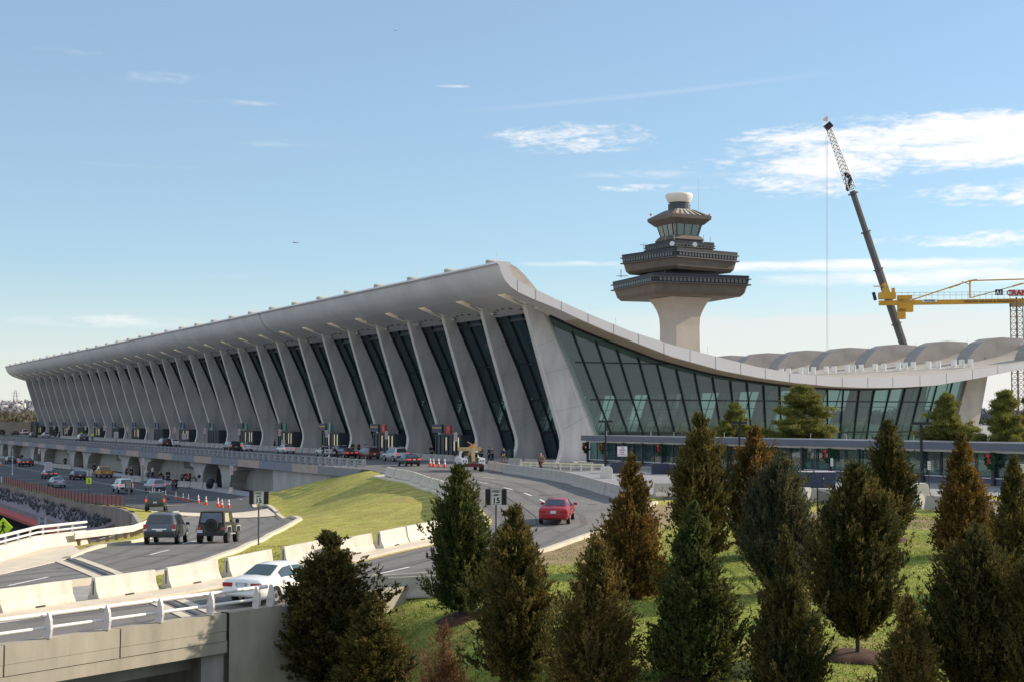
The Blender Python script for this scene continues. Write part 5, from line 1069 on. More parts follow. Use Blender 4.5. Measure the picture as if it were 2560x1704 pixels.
# rounded white concrete kerb ends and the long low white rail
for (px, py, lab) in [(1516, 1194, 'white rounded concrete bollard block at the end of the low rail'), (2300, 1245, 'white rounded concrete bollard block near the third lamp post')]:
    x, y, z = at_z(px, py, .02); m = MB(); pr = [(-.55, 0)]+[(-.55, .7), (-.5, .95), (-.3, 1.05)]+[(.3, 1.05), (.5, .95), (.55, .7), (.55, 0)]; m.prism(pr, -.3, .3); o = m.build('bollard_block', mat('white_concrete', (.62, .59, .53), .8, var=.1), bevel=.04); o.location = (x, y, z); o.rotation_euler = (0, 0, YV); tag(o, lab, 'bollard', 'white rounded blocks')
a1, b1_ = at_z(1300, 1171, .02), at_z(1508, 1178, .02); t = thing('low_rail', 'long low cream rail on short feet in front of the walkway', 'rail', a1); v = Vector(b1_)-Vector(a1)
MB().beam((0, 0, .72), (v[0], v[1], .72), .1, .14).build('rail', mat('cream_rail', (.75, .68, .42), .6), t, loc=(0, 0, 0)); MB().beam((0, 0, .45), (v[0], v[1], .45), .08, .08).build('rail', MATS['cream_rail'], t, loc=(0, 0, 0)); ft = MB(); [ft.box((v[0]*q, v[1]*q, .36), (.12, .12, .72)) for q in np.linspace(.01, .99, 9)]; ft.build('foot', STEEL, t, loc=(0, 0, 0))
# chain link fence with its post among the cedars
x, y, z = ground_at(2243, 1457, hG); t = thing('chain_link_fence', 'black chain link fence ending in a dark round post among the cedars', 'fence', (x, y, z), 0)
hpt = at_depth(2243, 1287, x*ST+y*CT)[2]-z; A2 = np.array(ground_at(2045, 1350, hG)); d2 = A2-np.array((x, y, z)); d2u = d2[:2]/np.hypot(*d2[:2])
MB().tube((0, 0, -.2), (0, 0, hpt), .055, 10).lathe([(.07, hpt), (.075, hpt+.05), (.02, hpt+.1)], n=10).build('post', BLACK, t, loc=(0, 0, 0), smooth=True)
fw = MB(); Lf = float(np.hypot(*d2[:2])); zz0, zz1 = 0, d2[2]
fw.tube((0, 0, hpt-.12), (d2[0], d2[1], d2[2]+hpt-.12), .03, 6).tube((0, 0, hpt*.5), (d2[0], d2[1], d2[2]+hpt*.5), .02, 5)
for q in np.linspace(.25, 1, 4): fw.tube((d2[0]*q, d2[1]*q, d2[2]*q-.1), (d2[0]*q, d2[1]*q, d2[2]*q+hpt), .04, 6)
fw.build('rail', BLACK, t, loc=(0, 0, 0)); ml = MB(); s_ = .16; n_ = int(Lf/s_)
for i in range(-int(hpt/s_), n_):
    for sg in (1, -1):
        a0, b0_ = i*s_, i*s_+hpt; u0, u1 = max(a0, 0), min(b0_, Lf)
        if u1 <= u0: continue
        f0, f1 = (u0-a0)/hpt, (u1-a0)/hpt
        if sg < 0: f0, f1 = 1-f0, 1-f1
        p = lambda u, f: (d2u[0]*u, d2u[1]*u, d2[2]*u/Lf+.05+f*(hpt-.18)); ml.beam(p(u0, f0), p(u1, f1), .008, .008)
ml.build('mesh', BLACK, t, loc=(0, 0, 0))
# oil tanks, mast and low building far behind on the left
for px, py, w_, h_, lab in [(12, 1019, 16, 9, 'white storage tank farthest left on the hazy hill'), (43, 1015, 15, 9, 'white storage tank in the middle on the hazy hill'), (61, 1012, 7, 6, 'small white storage tank on the right of the hazy hill')]:
    x, y, z = at_depth(px, py, 1500); w_ *= .42; h_ *= .5; tag(MB().lathe([(w_/2, -5), (w_/2, h_/2), (w_*.45, h_/2+.3), (.3, h_/2+.8)], n=28).build('storage_tank', mat('tank_white', (.8, .72, .68), .6), loc=(x, y, z), smooth=True), lab, 'storage tank', 'white tanks on the far hill')
x, y, z = at_depth(38, 1008, 1500); t = thing('lattice_mast', 'thin pylon standing above the white tanks on the horizon', 'pylon', (x, y, z-6)); m = MB(); [m.tube((sx*3, sy*3, 0), (sx*.6, sy*.6, 20), .25, 4) for sx in (-1, 1) for sy in (-1, 1)]; [m.tube((-4, 0, q), (4, 0, q), .2, 4) for q in (14, 17)]; m.build('frame', mat('pylon_grey', (.35, .3, .32), .7), t, loc=(0, 0, 0))
A = at_depth(6, 1090, 520); B_ = at_depth(69, 1090, 520); tag(MB().box(((A[0]+B_[0])/2, (A[1]+B_[1])/2, -1.2+2.0), (math.hypot(A[0]-B_[0], A[1]-B_[1])+4, 6, 7.6), YV).build('low_building', mat('beige_building', (.3, .25, .2), .8, var=.15, scale=.2)), 'low beige box building beyond the far end of the departures road', 'building')
# birds and aircraft far up
x, y, z = at_depth(740, 607, 2600); t = thing('airliner', 'tiny distant airliner in the pale sky over the roof', 'aeroplane', (x, y, z), YV)
MB().tube((-5.5, 0, 0), (5.5, 0, .2), .9, 8, r2=.6).build('fuselage', mat('plane_grey', (.4, .42, .46), .5), t, loc=(0, 0, 0)); MB().box((0, 0, 0), (2.4, 12, .3)).build('wing', MATS['plane_grey'], t, loc=(0, 0, 0)); MB().box((-5, 0, 1.1), (1.4, .3, 2.0)).build('tail_fin', MATS['plane_grey'], t, loc=(0, 0, 0))
x, y, z = at_depth(989, 77, 160); t = thing('bird', 'tiny dark bird high in the blue sky', 'bird', (x, y, z), YV); MB().add([(-.32, 0, .1), (-.05, 0, .02), (0, .12, 0), (.05, 0, .02), (.34, 0, .13), (.04, -.06, -.04), (-.04, -.06, -.04), (0, -.2, -.03)], [(0, 1, 6), (1, 2, 3), (3, 4, 5), (1, 3, 5, 6), (6, 5, 7)]).build('body', BLACK, t, loc=(0, 0, 0))
# ================================================================== VEHICLES   (local frame: +y forward, origin on the ground under the middle)
SHAPES = {
 'sedan': dict(L=4.72, W=1.80, z0=.30, st=[(0, .72, .74, .74), (.05, .9, .92, .78), (.16, .93, 1.0, .76), (.9, .95, 1.03, .76), (1.0, .95, 1.06, .72), (1.75, .94, 1.40, .60), (2.3, .93, 1.435, .60), (2.95, .92, 1.40, .60), (3.7, .92, .99, .74), (3.85, .90, .95, .76), (4.5, .78, .80, .72), (4.66, .66, .68, .66), (4.72, .5, .52, .6)], rw=(1.02, 1.70), fw=(3.02, 3.66), sw=(1.35, 3.5), wy=(.95, 3.75), wr=.33, pil=[2.35]),
 'suv': dict(L=4.75, W=1.88, z0=.38, st=[(0, .80, .82, .84), (.06, 1.02, 1.05, .84), (.12, 1.05, 1.12, .82), (.40, 1.06, 1.66, .70), (.62, 1.06, 1.74, .68), (1.8, 1.05, 1.78, .69), (2.9, 1.03, 1.73, .68), (3.55, 1.02, 1.12, .80), (3.7, 1.0, 1.08, .80), (4.5, .94, .98, .78), (4.68, .8, .82, .74), (4.75, .55, .57, .7)], rw=(.14, .41), fw=(2.95, 3.5), sw=(.75, 3.4), wy=(.95, 3.8), wr=.38, pil=[1.45, 2.3]),
 'van': dict(L=5.0, W=1.95, z0=.30, st=[(0, .78, .80, .88), (.05, 1.0, 1.03, .87), (.1, 1.02, 1.1, .85), (.30, 1.03, 1.64, .72), (.5, 1.03, 1.72, .70), (2.2, 1.02, 1.77, .72), (3.1, 1.0, 1.70, .69), (4.1, .97, 1.06, .80), (4.3, .94, 1.0, .78), (4.85, .76, .8, .7), (5.0, .5, .52, .64)], rw=(.12, .31), fw=(3.2, 4.0), sw=(.6, 3.9), wy=(.95, 4.0), wr=.34, pil=[1.6, 2.8]),
 'wagon': dict(L=4.5, W=1.76, z0=.30, st=[(0, .75, .77, .78), (.06, .93, .96, .78), (.14, .95, 1.02, .76), (.75, .95, 1.40, .62), (1.0, .94, 1.44, .61), (2.2, .93, 1.46, .61), (2.8, .92, 1.42, .6), (3.5, .91, 1.0, .72), (4.3, .8, .84, .7), (4.5, .5, .52, .6)], rw=(.2, .76), fw=(2.85, 3.45), sw=(.95, 3.3), wy=(.9, 3.55), wr=.32, pil=[1.5, 2.2]),
 'hatch': dict(L=4.1, W=1.72, z0=.30, st=[(0, .75, .77, .76), (.06, .93, .96, .76), (.14, .95, 1.03, .74), (.85, .95, 1.38, .60), (1.2, .94, 1.42, .6), (1.9, .93, 1.43, .6), (2.4, .92, 1.39, .59), (3.1, .91, .99, .7), (3.9, .78, .82, .68), (4.1, .5, .52, .58)], rw=(.22, .88), fw=(2.45, 3.05), sw=(1.0, 3.0), wy=(.8, 3.25), wr=.31, pil=[1.8]),
}
def car_body_fn(S):
    st = np.array(S['st']); L, W = S['L'], S['W']; hw = W/2
    def sec(y):
        zb = np.interp(y, st[:, 0], st[:, 1]); zt = np.interp(y, st[:, 0], st[:, 2]); wt = np.interp(y, st[:, 0], st[:, 3])
        e = 1-.07*max(0, 1-y/.35)**2-.12*max(0, 1-(L-y)/.6)**2; z0 = S['z0']+.08*max(0, 1-y/.3)+.06*max(0, 1-(L-y)/.3)
        zb = max(zb, z0+.1); zt = max(zt, zb+.02); g = zt-zb
        return [(hw*.88*e, z0), (hw*.975*e, z0+.12), (hw*e, z0+.45*(zb-z0)), (hw*.985*e, z0+.8*(zb-z0)), (hw*.95*e, zb), (min(wt, hw*.95*e)*1.0, zt-min(.07, g*.5)), (min(wt, hw*.93*e)-.11, zt-min(.01, g*.1)), (0, zt+.015)]
    return sec
def build_body(S):
    sec = car_body_fn(S); L = S['L']; ys = sorted(set(list(np.linspace(0, L, 40))+[p[0] for p in S['st']])); m = MB(); n = 15
    for y in ys:
        s = sec(y); ring = [(x, y-L/2, z) for x, z in s]+[(-x, y-L/2, z) for x, z in s[:-1][::-1]]; m.v += ring
    for j in range(len(ys)-1):
        for i in range(n): m.f.append((j*n+i, (j+1)*n+i, (j+1)*n+(i+1) % n, j*n+(i+1) % n))
    m.f.append(tuple(range(n))); m.f.append(tuple((len(ys)-1)*n+i for i in range(n-1, -1, -1))); return m
def paint(name, c, rough=.32): return mat('paint_'+name, c, rough, coat=.35, spec=.4)
def make_car(kind, name, label, cat, col, pname, lit=False, glass=None, plate=True, parts=True, rear_frac=None, wheelm=None):
    S = SHAPES[kind]; L, W, hw = S['L'], S['W'], S['W']/2; sec = car_body_fn(S); t = thing(name, label, cat)
    P = paint(pname, col); b = build_body(S).build('body', P, t, smooth=True, loc=(0, 0, 0)); G = glass or CARGLASS
    for sgn in (1, -1):
        m = MB(); edges = [S['sw'][0]]+S['pil']+[S['sw'][1]]
        for a, c in zip(edges[:-1], edges[1:]):
            yy = np.linspace(a+.04, c-.04, 8); ok = []
            for y in yy:
                s = sec(y); 
                if s[5][1]-s[4][1] > .1: ok.append(y)
            if len(ok) < 2: continue
            o = len(m.v)
            for y in ok:
                s = sec(y); p, q = s[4], s[5]; 
                for f in (.08, .93): m.v.append((sgn*(p[0]+(q[0]-p[0])*f+.012), y-L/2, p[1]+(q[1]-p[1])*f+.004))
            for i in range(len(ok)-1): m.f.append((o+2*i, o+2*i+1, o+2*i+3, o+2*i+2) if sgn < 0 else (o+2*i, o+2*i+2, o+2*i+3, o+2*i+1))
        m.build('side_window', G, t, loc=(0, 0, 0))
    for nm, (a, c) in (('rear_window', S['rw']), ('windscreen', S['fw'])):
        m = MB(); yy = np.linspace(a, c, 6)
        for y in yy:
            s = sec(y); 
            for f in (-1, -.5, 0, .5, 1): 
                x = f*(s[6][0]*1.0); m.v.append((x, y-L/2-(.015 if nm[0] == 'r' else -.015), s[6][1]+(.015*(1-f*f))+.012))
        for j in range(5):
            for i in range(4): m.f.append((j*5+i, j*5+i+1, (j+1)*5+i+1, (j+1)*5+i))
        m.build(nm, G, t, loc=(0, 0, 0))
    TL = TAILON if lit else TAIL; zr = S['st'][1][1]; tall = kind in ('suv', 'van')
    for sgn in (1, -1):
        if tall: m = MB().box((sgn*(hw*.86), -L/2+.03, zr-.02), (.17, .14, .28))
        else: m = MB().box((sgn*(hw*.70), -L/2+.015, zr-.10), (.42, .09, .15)).box((sgn*(hw*.905), -L/2+.13, zr-.10), (.06, .24, .13))
        m.build('tail_lamp', TL, t, loc=(0, 0, 0), bevel=.015)
    MB().box((0, -L/2-.03, S['z0']+.24), (W*.86, .14, .24)).build('bumper', P if not tall else mat('dark_bumper', (.04, .042, .045), .6), t, loc=(0, 0, 0), bevel=.04)
    if plate: MB().box((0, -L/2-.012 if not tall else -L/2-.03, zr-.12 if not tall else zr-.22), (.33, .05, .16)).build('number_plate', PLATE, t, loc=(0, 0, 0))
    wr = S['wr']; wheels = MB().lathe([(wr*.62, -.11), (wr, -.10), (wr, .10), (wr*.62, .11)], n=20); we = bpy.data.meshes.new('wheel'); we.from_pydata([(z, x, y) for x, y, z in wheels.v], [], wheels.f); we.materials.append(TYRE)
    rim = MB().lathe([(.02, -.105), (wr*.6, -.116), (wr*.64, -.10), (wr*.64, .10), (wr*.6, .116), (.02, .105)], n=14); re_ = bpy.data.meshes.new('rim'); re_.from_pydata([(z, x, y) for x, y, z in rim.v], [], rim.f); re_.materials.append(wheelm or RIM)
    for sgn in (1, -1):
        for y in S['wy']:
            am = MB()
            w = mk('wheel', we, None, t, loc=(sgn*(hw-.095), y-L/2, wr)); mk('rim', re_, None, w, loc=(0, 0, 0))
            n = 12; o = len(am.v); x = sgn*(hw*1.0+.006)
            am.v += [(x, y-L/2+math.cos(a)*wr*1.16, wr+math.sin(a)*wr*1.16) for a in np.linspace(-.15, PI+.15, n)]; am.f.append(tuple(range(o, o+n)) if sgn < 0 else tuple(range(o+n-1, o-1, -1)))
            am.build('wheel_arch', BLACK, t, loc=(0, 0, 0))
    for sgn in (1, -1): MB().box((sgn*(hw+.1), S['sw'][1]-L/2-.12, S['st'][5][1]+.06), (.22, .12, .15)).build('mirror', P if kind != 'suv' else BLACK, t, loc=(0, 0, 0), bevel=.03)
    if kind in ('suv', 'van', 'wagon'):
        m = MB(); zt_ = sec(L*.35)[6][1]
        for sgn in (1, -1): m.beam((sgn*hw*.66, -L/2+.8, zt_+.07), (sgn*hw*.66, -L/2+2.6, zt_+.07), .04, .04)
        m.build('roof_rail', STEEL, t, loc=(0, 0, 0))
    # door seams and handles
    m = MB()
    for y in [S['sw'][0]+.1]+S['pil']+[S['sw'][1]-.2]:
        for sgn in (1, -1): m.box((sgn*(hw*.996), y-L/2, S['z0']+.36), (.012, .014, .5))
    m.build('door_seam', BLACK, t, loc=(0, 0, 0)); return t, S
def park(t, L, px, py, heading, z=None, rear=True):
    x, y, zz = ground_at(px, py) if z is None else at_z(px, py, z); dx, dy = -math.sin(heading), math.cos(heading)
    if rear: x += dx*L/2; y += dy*L/2
    if z is None:
        zf_, zr_ = gz(x+dx*L*.4, y+dy*L*.4), gz(x-dx*L*.4, y-dy*L*.4); t.rotation_euler = (math.atan2(zf_-zr_, L*.8), 0, heading); zz = (zf_+zr_)/2+.05
    else: t.rotation_euler = (0, 0, heading); zz = z
    t.location = (x, y, zz); return t
H = math.radians
SILV = (.42, .44, .46); 
# foreground
t, S = make_car('sedan', 'sedan', 'white four-door sedan behind the white tube rail of the bridge', 'car', (.82, .82, .8), 'white', glass=mat('smoke_glass', (.05, .075, .075), .06, spec=.9, coat=.5))
t.scale = (1.05,)*3; park(t, S['L'], 594, 1516, -TH+H(-31)+0*TH)
t.rotation_euler[2] = -TH-H(24.5)
MB().box((0, -S['L']/2+.005, .82), (.5, .04, .13)).build('lamp_band', mat('grey_band', (.35, .36, .4), .5), t, loc=(0, 0, 0))
t2, S2 = make_car('suv', 'suv', 'dark steel grey suv with roof rails driving beside the open jeep style vehicle', 'suv', (.085, .105, .13), 'steel'); t2.scale = (1.06, 1.04, 1.05); park(t2, 4.75, 398, 1362, -TH+H(3)); 
MB().box((0, -2.42, .86), (.8, .04, .06)).build('chrome_strip', CHROME, t2, loc=(0, 0, 0))
MB().box((.8, -2.36, .86), (.18, .08, .14)).box((-.8, -2.36, .86), (.18, .08, .14)).build('reverse_lamp', WHITE, t2, loc=(0, 0, 0))
t3, S3 = make_car('sedan', 'sedan', 'bright red four-door sedan driving up the entry lanes', 'car', (.30, .006, .014), 'red'); park(t3, 4.72, 1383, 1314, -TH-H(7.6)); t3.scale = (1.02, 1, 1.0)
MB().tube((.55, -2.42, .3), (.55, -2.2, .3), .05, 8).build('exhaust', CHROME, t3, loc=(0, 0, 0))
t4, S4 = make_car('suv', 'suv', 'dark green suv with raised lamps half hidden behind the steel grey suv', 'suv', (.03, .06, .05), 'green', lit=True); park(t4, 4.5, 387, 1278, -TH+H(10)); t4.scale = (.98, .95, .98)
# open top vehicle with the spare wheel
jp = thing('offroad_car', 'olive and black soft top off-road car with a spare wheel on its back', 'off-road car')
OL = paint('olive', (.02, .022, .013), .4); BK_ = mat('soft_top', (.03, .025, .023), .85)
MB().prism_x([(-1.75, .52), (1.75, .6), (1.85, .72), (1.85, 1.02), (.75, 1.14), (.7, 1.12), (-1.75, 1.1)], -.76, .76).build('body', OL, jp, loc=(0, 0, 0), bevel=.05)
top = MB(); top.v = [(-.74, -1.76, 1.1), (.74, -1.76, 1.1), (.74, .72, 1.12), (-.74, .72, 1.12), (-.66, -1.66, 1.78), (.66, -1.66, 1.78), (.64, .42, 1.82), (-.64, .42, 1.82)]
top.f = [(0, 1, 5, 4), (1, 2, 6, 5), (2, 3, 7, 6), (3, 0, 4, 7), (4, 5, 6, 7)]; top.build('soft_top', BK_, jp, loc=(0, 0, 0), bevel=.05)
MB().quad((-.62, -1.765, 1.16), (.62, -1.765, 1.16), (.56, -1.69, 1.70), (-.56, -1.69, 1.70)).build('rear_window', mat('plastic_window', (.09, .12, .17), .1, spec=.8, var=.5, scale=3), jp, loc=(0, 0, 0))
for sgn in (1, -1):
    MB().quad((sgn*.745, -1.55, 1.2), (sgn*.745, -.45, 1.2), (sgn*.68, -.45, 1.7), (sgn*.685, -1.45, 1.7)).build('side_window', mat('tan_window', (.4, .36, .28), .3), jp, loc=(0, 0, 0)); MB().quad((sgn*.748, -.35, 1.18), (sgn*.748, .55, 1.18), (sgn*.675, .38, 1.72), (sgn*.682, -.35, 1.72)).build('side_window', CARGLASS, jp, loc=(0, 0, 0))
    for y in (-1.15, 1.2): MB().prism_x([(y-.56, .62), (y-.5, .98), (y+.5, .98), (y+.6, .62), (y+.55, .62), (y+.42, .92), (y-.42, .92), (y-.5, .62)], min(sgn*.7, sgn*.9), max(sgn*.7, sgn*.9)).build('fender_flare', mat('flare_grey', (.35, .34, .33), .6), jp, loc=(0, 0, 0))
    MB().beam((sgn*.8, -.6, .52), (sgn*.8, .65, .52), .12, .06).build('side_step', MATS['flare_grey'], jp, loc=(0, 0, 0))
    MB().box((sgn*.66, -1.78, .83), (.16, .08, .16)).build('tail_lamp', TAIL, jp, loc=(0, 0, 0)); MB().box((sgn*.95, .62, 1.22), (.2, .1, .24)).build('mirror', BLACK, jp, loc=(0, 0, 0), bevel=.02)
wr = .37; wm2 = MB().lathe([(wr*.6, -.13), (wr, -.12), (wr, .12), (wr*.6, .13)], n=22); we = bpy.data.meshes.new('wheel'); we.from_pydata([(z, x, y) for x, y, z in wm2.v], [], wm2.f); we.materials.append(TYRE)
rm2 = MB().lathe([(.03, -.10), (wr*.58, -.135), (wr*.6, .135), (.03, .10)], n=10); re2 = bpy.data.meshes.new('rim'); re2.from_pydata([(z, x, y) for x, y, z in rm2.v], [], rm2.f); re2.materials.append(RIM)
for sgn in (1, -1):
    for y in (-1.15, 1.2): w = mk('wheel', we, None, jp, loc=(sgn*.76, y, wr)); mk('rim', re2, None, w, loc=(0, 0, 0))
sp = mk('spare_wheel', we, None, jp, loc=(.06, -1.93, 1.02)); sp.rotation_euler = (0, 0, PI/2); MB().tube((0, -2.055, 1.02), (0, -2.06, 1.02), .3, 18).build('wheel_cover', mat('cover_black', (.02, .02, .022), .5), jp, loc=(.06, 0, 0))
MB().box((0, -1.86, .5), (1.5, .14, .16)).build('bumper', BLACK, jp, loc=(0, 0, 0)); MB().box((-.62, -1.8, .66), (.3, .04, .16)).build('number_plate', PLATE, jp, loc=(0, 0, 0)); park(jp, 3.7, 527, 1359, -TH-H(2)); jp.scale = (1.06,)*3
# departures road vehicles
def simple(kind, name, label, cat, col, pn, px, py, z, head=0, lit=False, sc=1.0, grp=None):
    t, S = make_car(kind, name, label, cat, col, pn, lit=lit); park(t, S['L'], px, py, head, z); t.scale = (sc,)*3
    if grp: t['group'] = grp
    return t
D = .04; A_ = -4.27
simple('hatch', 'hatchback', 'small black hatchback with three lit brake lamps left of the cones', 'car', (.012, .014, .016), 'black', 1036, 1165, D, H(-4), lit=True, sc=.98)
simple('suv', 'suv', 'silver suv with a dark rear window in front of the small black hatchback', 'suv', SILV, 'silver', 1006, 1153, D, 0, lit=True)
simple('van', 'minivan', 'dark red boxy minivan parked beside the silver suv', 'van', (.13, .02, .02), 'maroon', 938, 1147, D, sc=.92)
simple('sedan', 'sedan', 'dark maroon sedan with two glowing tail lamps', 'car', (.05, .008, .012), 'wine', 880, 1145, D, lit=True)
simple('wagon', 'station_wagon', 'dark station wagon by the tall white pole', 'car', (.02, .02, .025), 'blackish', 862, 1138, D)
simple('sedan', 'sedan', 'pale sedan partly behind the tall white pole', 'car', (.5, .52, .5), 'pale', 828, 1140, D)
simple('sedan', 'sedan', 'white sedan with brake lamps between the small speed sign and the barriers', 'car', (.7, .7, .7), 'offwhite', 726, 1133, D, lit=True)
simple('sedan', 'sedan', 'white sedan with a dark rear window right of the black minivan', 'car', (.7, .7, .72), 'offwhite', 621, 1127, D)
simple('van', 'minivan', 'black minivan with two red brake lamps on the departures road', 'van', (.01, .01, .014), 'black', 590, 1127, D, lit=True)
simple('sedan', 'sedan', 'white sedan with a dark stripe right of the two tone minivan', 'car', (.68, .7, .74), 'offwhite', 442, 1115, D)
simple('van', 'minivan', 'two tone minivan in dark red and white on the departures road', 'van', (.06, .01, .02), 'darkred', 418, 1117, D)
simple('van', 'van', 'dark blue van with workers in yellow behind it', 'van', (.012, .02, .04), 'navyblue', 210, 1104, D, sc=1.12)
simple('wagon', 'station_wagon', 'silver wagon right of the dark one at the far deck', 'car', SILV, 'silver', 118, 1093, D, sc=1.1)
simple('hatch', 'hatchback', 'dark hatchback left of the silver wagon on the far deck', 'car', (.03, .04, .05), 'bluegrey', 86, 1093, D, sc=1.15)
simple('suv', 'suv', 'white suv with one lit lamp on the far deck', 'suv', (.6, .6, .6), 'offwhite', 63, 1087.5, D, lit=True, sc=1.15)
simple('sedan', 'sedan', 'dark sedan left of the white suv on the far deck', 'car', (.03, .02, .02), 'brownblack', 40, 1087, D, sc=1.15)
simple('van', 'minivan', 'dark vehicle cut by the left edge on the far deck', 'van', (.015, .02, .03), 'black', 4, 1087, D, sc=1.2)
# arrivals road vehicles
simple('suv', 'suv', 'white suv with lit tail lamps behind a dark sign on the arrivals road', 'suv', (.62, .62, .62), 'offwhite', 316, 1231, -4.1, lit=True, sc=1.02)
simple('van', 'minivan', 'silver blue minivan loading beside the first cones', 'van', (.30, .33, .4), 'silverblue', 400, 1228, -4.1, H(3), lit=True, sc=.92)
simple('sedan', 'sedan', 'silver blue sedan on the arrivals road above the red fence', 'car', (.3, .34, .38), 'silverblue', 149, 1218, A_, sc=1.05)
simple('wagon', 'station_wagon', 'dark wagon behind a white board sign on the arrivals road', 'car', (.03, .04, .04), 'green', 128, 1196, A_, lit=True, sc=1.08)
simple('sedan', 'sedan', 'black sedan between the dark wagon and the golden pickup', 'car', (.015, .02, .025), 'black', 200, 1199, A_, sc=1.05)
simple('sedan', 'sedan', 'black sedan with bright brake lamps at the far left of arrivals', 'car', (.012, .015, .02), 'black', 60, 1165, A_, H(-20), lit=True, sc=1.25)
simple('hatch', 'hatchback', 'dark hatchback behind the far left black sedan', 'car', (.03, .03, .035), 'bluegrey', 30, 1158, A_, sc=1.15)
# golden pickup
pk = thing('pickup_truck', 'golden yellow pickup truck seen from behind on the arrivals road', 'pickup truck'); GP_ = paint('gold', (.50, .23, .02), .4)
MB().prism_x([(-2.75, .6), (2.7, .6), (2.75, 1.0), (2.6, 1.15), (1.45, 1.22), (.9, 1.22), (.9, 1.2), (-2.75, 1.2)], -.98, .98).build('body', GP_, pk, loc=(0, 0, 0), bevel=.05)
cb = MB(); cb.v = [(-.92, -.55, 1.2), (.92, -.55, 1.2), (.92, 1.45, 1.2), (-.92, 1.45, 1.2), (-.78, -.42, 1.92), (.78, -.42, 1.92), (.76, .85, 1.93), (-.76, .85, 1.93)]; cb.f = top.f; cb.build('cab', GP_, pk, loc=(0, 0, 0), bevel=.06)
MB().quad((-.72, -.56, 1.3), (.72, -.56, 1.3), (.66, -.45, 1.82), (-.66, -.45, 1.82)).build('rear_window', CARGLASS, pk, loc=(0, 0, 0))
for sgn in (1, -1):
    MB().quad((sgn*.925, -.4, 1.28), (sgn*.925, 1.2, 1.28), (sgn*.8, .78, 1.84), (sgn*.8, -.32, 1.84)).build('side_window', CARGLASS, pk, loc=(0, 0, 0)); MB().box((sgn*.9, -2.77, .98), (.14, .06, .4)).build('tail_lamp', TAIL, pk, loc=(0, 0, 0)); MB().box((sgn*1.12, 1.0, 1.4), (.22, .1, .28)).build('mirror', BLACK, pk, loc=(0, 0, 0))
    for y in (-1.75, 1.75): w = mk('wheel', we, None, pk, loc=(sgn*.86, y, .39)); mk('rim', re2, None, w, loc=(0, 0, 0))
MB().box((0, -2.85, .6), (1.9, .16, .22)).build('bumper', DGREY, pk, loc=(0, 0, 0)); MB().box((0, -2.79, .95), (.34, .03, .16)).build('number_plate', PLATE, pk, loc=(0, 0, 0)); MB().box((0, -1.65, 1.205), (1.6, 2.0, .02)).build('bed', BLACK, pk, loc=(0, 0, 0)); park(pk, 5.5, 268, 1194, 0, A_); 
# tow truck
tt = thing('tow_truck', 'white tow truck with an amber light bar and a raised wooden cross brace', 'tow truck'); TW = paint('white', (.82, .82, .8))
MB().prism_x([(.2, .62), (3.3, .55), (3.35, 1.0), (3.2, 1.2), (2.1, 1.32), (.2, 1.32)], -1.0, 1.0).build('body', TW, tt, loc=(0, 0, 0), bevel=.06)
cb = MB(); cb.v = [(-.95, .25, 1.3), (.95, .25, 1.3), (.95, 2.1, 1.3), (-.95, 2.1, 1.3), (-.8, .35, 2.0), (.8, .35, 2.0), (.78, 1.5, 2.02), (-.78, 1.5, 2.02)]; cb.f = top.f; cb.build('cab', TW, tt, loc=(0, 0, 0), bevel=.06)
MB().quad((-.6, .24, 1.42), (.6, .24, 1.42), (.55, .33, 1.9), (-.55, .33, 1.9)).build('rear_window', CARGLASS, tt, loc=(0, 0, 0))
for sgn in (1, -1):
    MB().quad((sgn*.955, .6, 1.38), (sgn*.955, 1.85, 1.38), (sgn*.82, 1.42, 1.92), (sgn*.82, .6, 1.92)).build('side_window', CARGLASS, tt, loc=(0, 0, 0))
    MB().box((sgn*.85, -1.6, 1.02), (.5, 3.5, .5)).box((sgn*.8, -3.36, .98), (.6, .1, .42)).build('side_box', TW, tt, loc=(0, 0, 0), bevel=.03); MB().box((sgn*.98, -3.0, .72), (.3, .8, .05)).build('fender', TW, tt, loc=(0, 0, 0))
    m = MB(); [m.tube((sgn*q, -3.42, 1.02), (sgn*q, -3.46, 1.02), .07, 10) for q in (.68, .92)]; m.build('tail_lamp', mat('dark_red_lamp', (.12, .01, .01), .3), tt, loc=(0, 0, 0))
    MB().box((sgn*1.18, 1.9, 1.5), (.2, .1, .3)).build('mirror', BLACK, tt, loc=(0, 0, 0))
    for y in (-2.2, 2.55): w = mk('wheel', we, None, tt, loc=(sgn*.9, y, .42)); w.scale = (1.6 if y < 0 else 1.1, 1.12, 1.12); mk('rim', re2, None, w, loc=(0, 0, 0))
    m = MB(); w_ = MB(); m.tube((sgn*.55, -.5, 1.45), (sgn*.75, -.5, 1.45), .3, 14); m.build('dolly_wheel', TYRE, tt, loc=(0, 0, 0))
MB().box((0, -1.4, 1.2), (1.2, 3.2, .12)).build('deck', DGREY, tt, loc=(0, 0, 0)); MB().box((0, .7, 2.12), (1.5, .25, .16)).build('light_bar', mat('amber_bar', (.9, .28, .05), .4), tt, loc=(0, 0, 0)); MB().box((0, -3.4, .62), (1.7, .14, .3)).build('bumper', mat('red_black_bumper', (.12, .02, .02), .5), tt, loc=(0, 0, 0))
BM_ = mat('tan_boom', (.5, .36, .18), .7, var=.2); MB().beam((0, -.3, 1.4), (0, -2.9, 2.2), .3, .35).beam((0, -2.9, 2.2), (0, -3.5, .9), .32, .36).build('boom', BM_, tt, loc=(0, 0, 0))
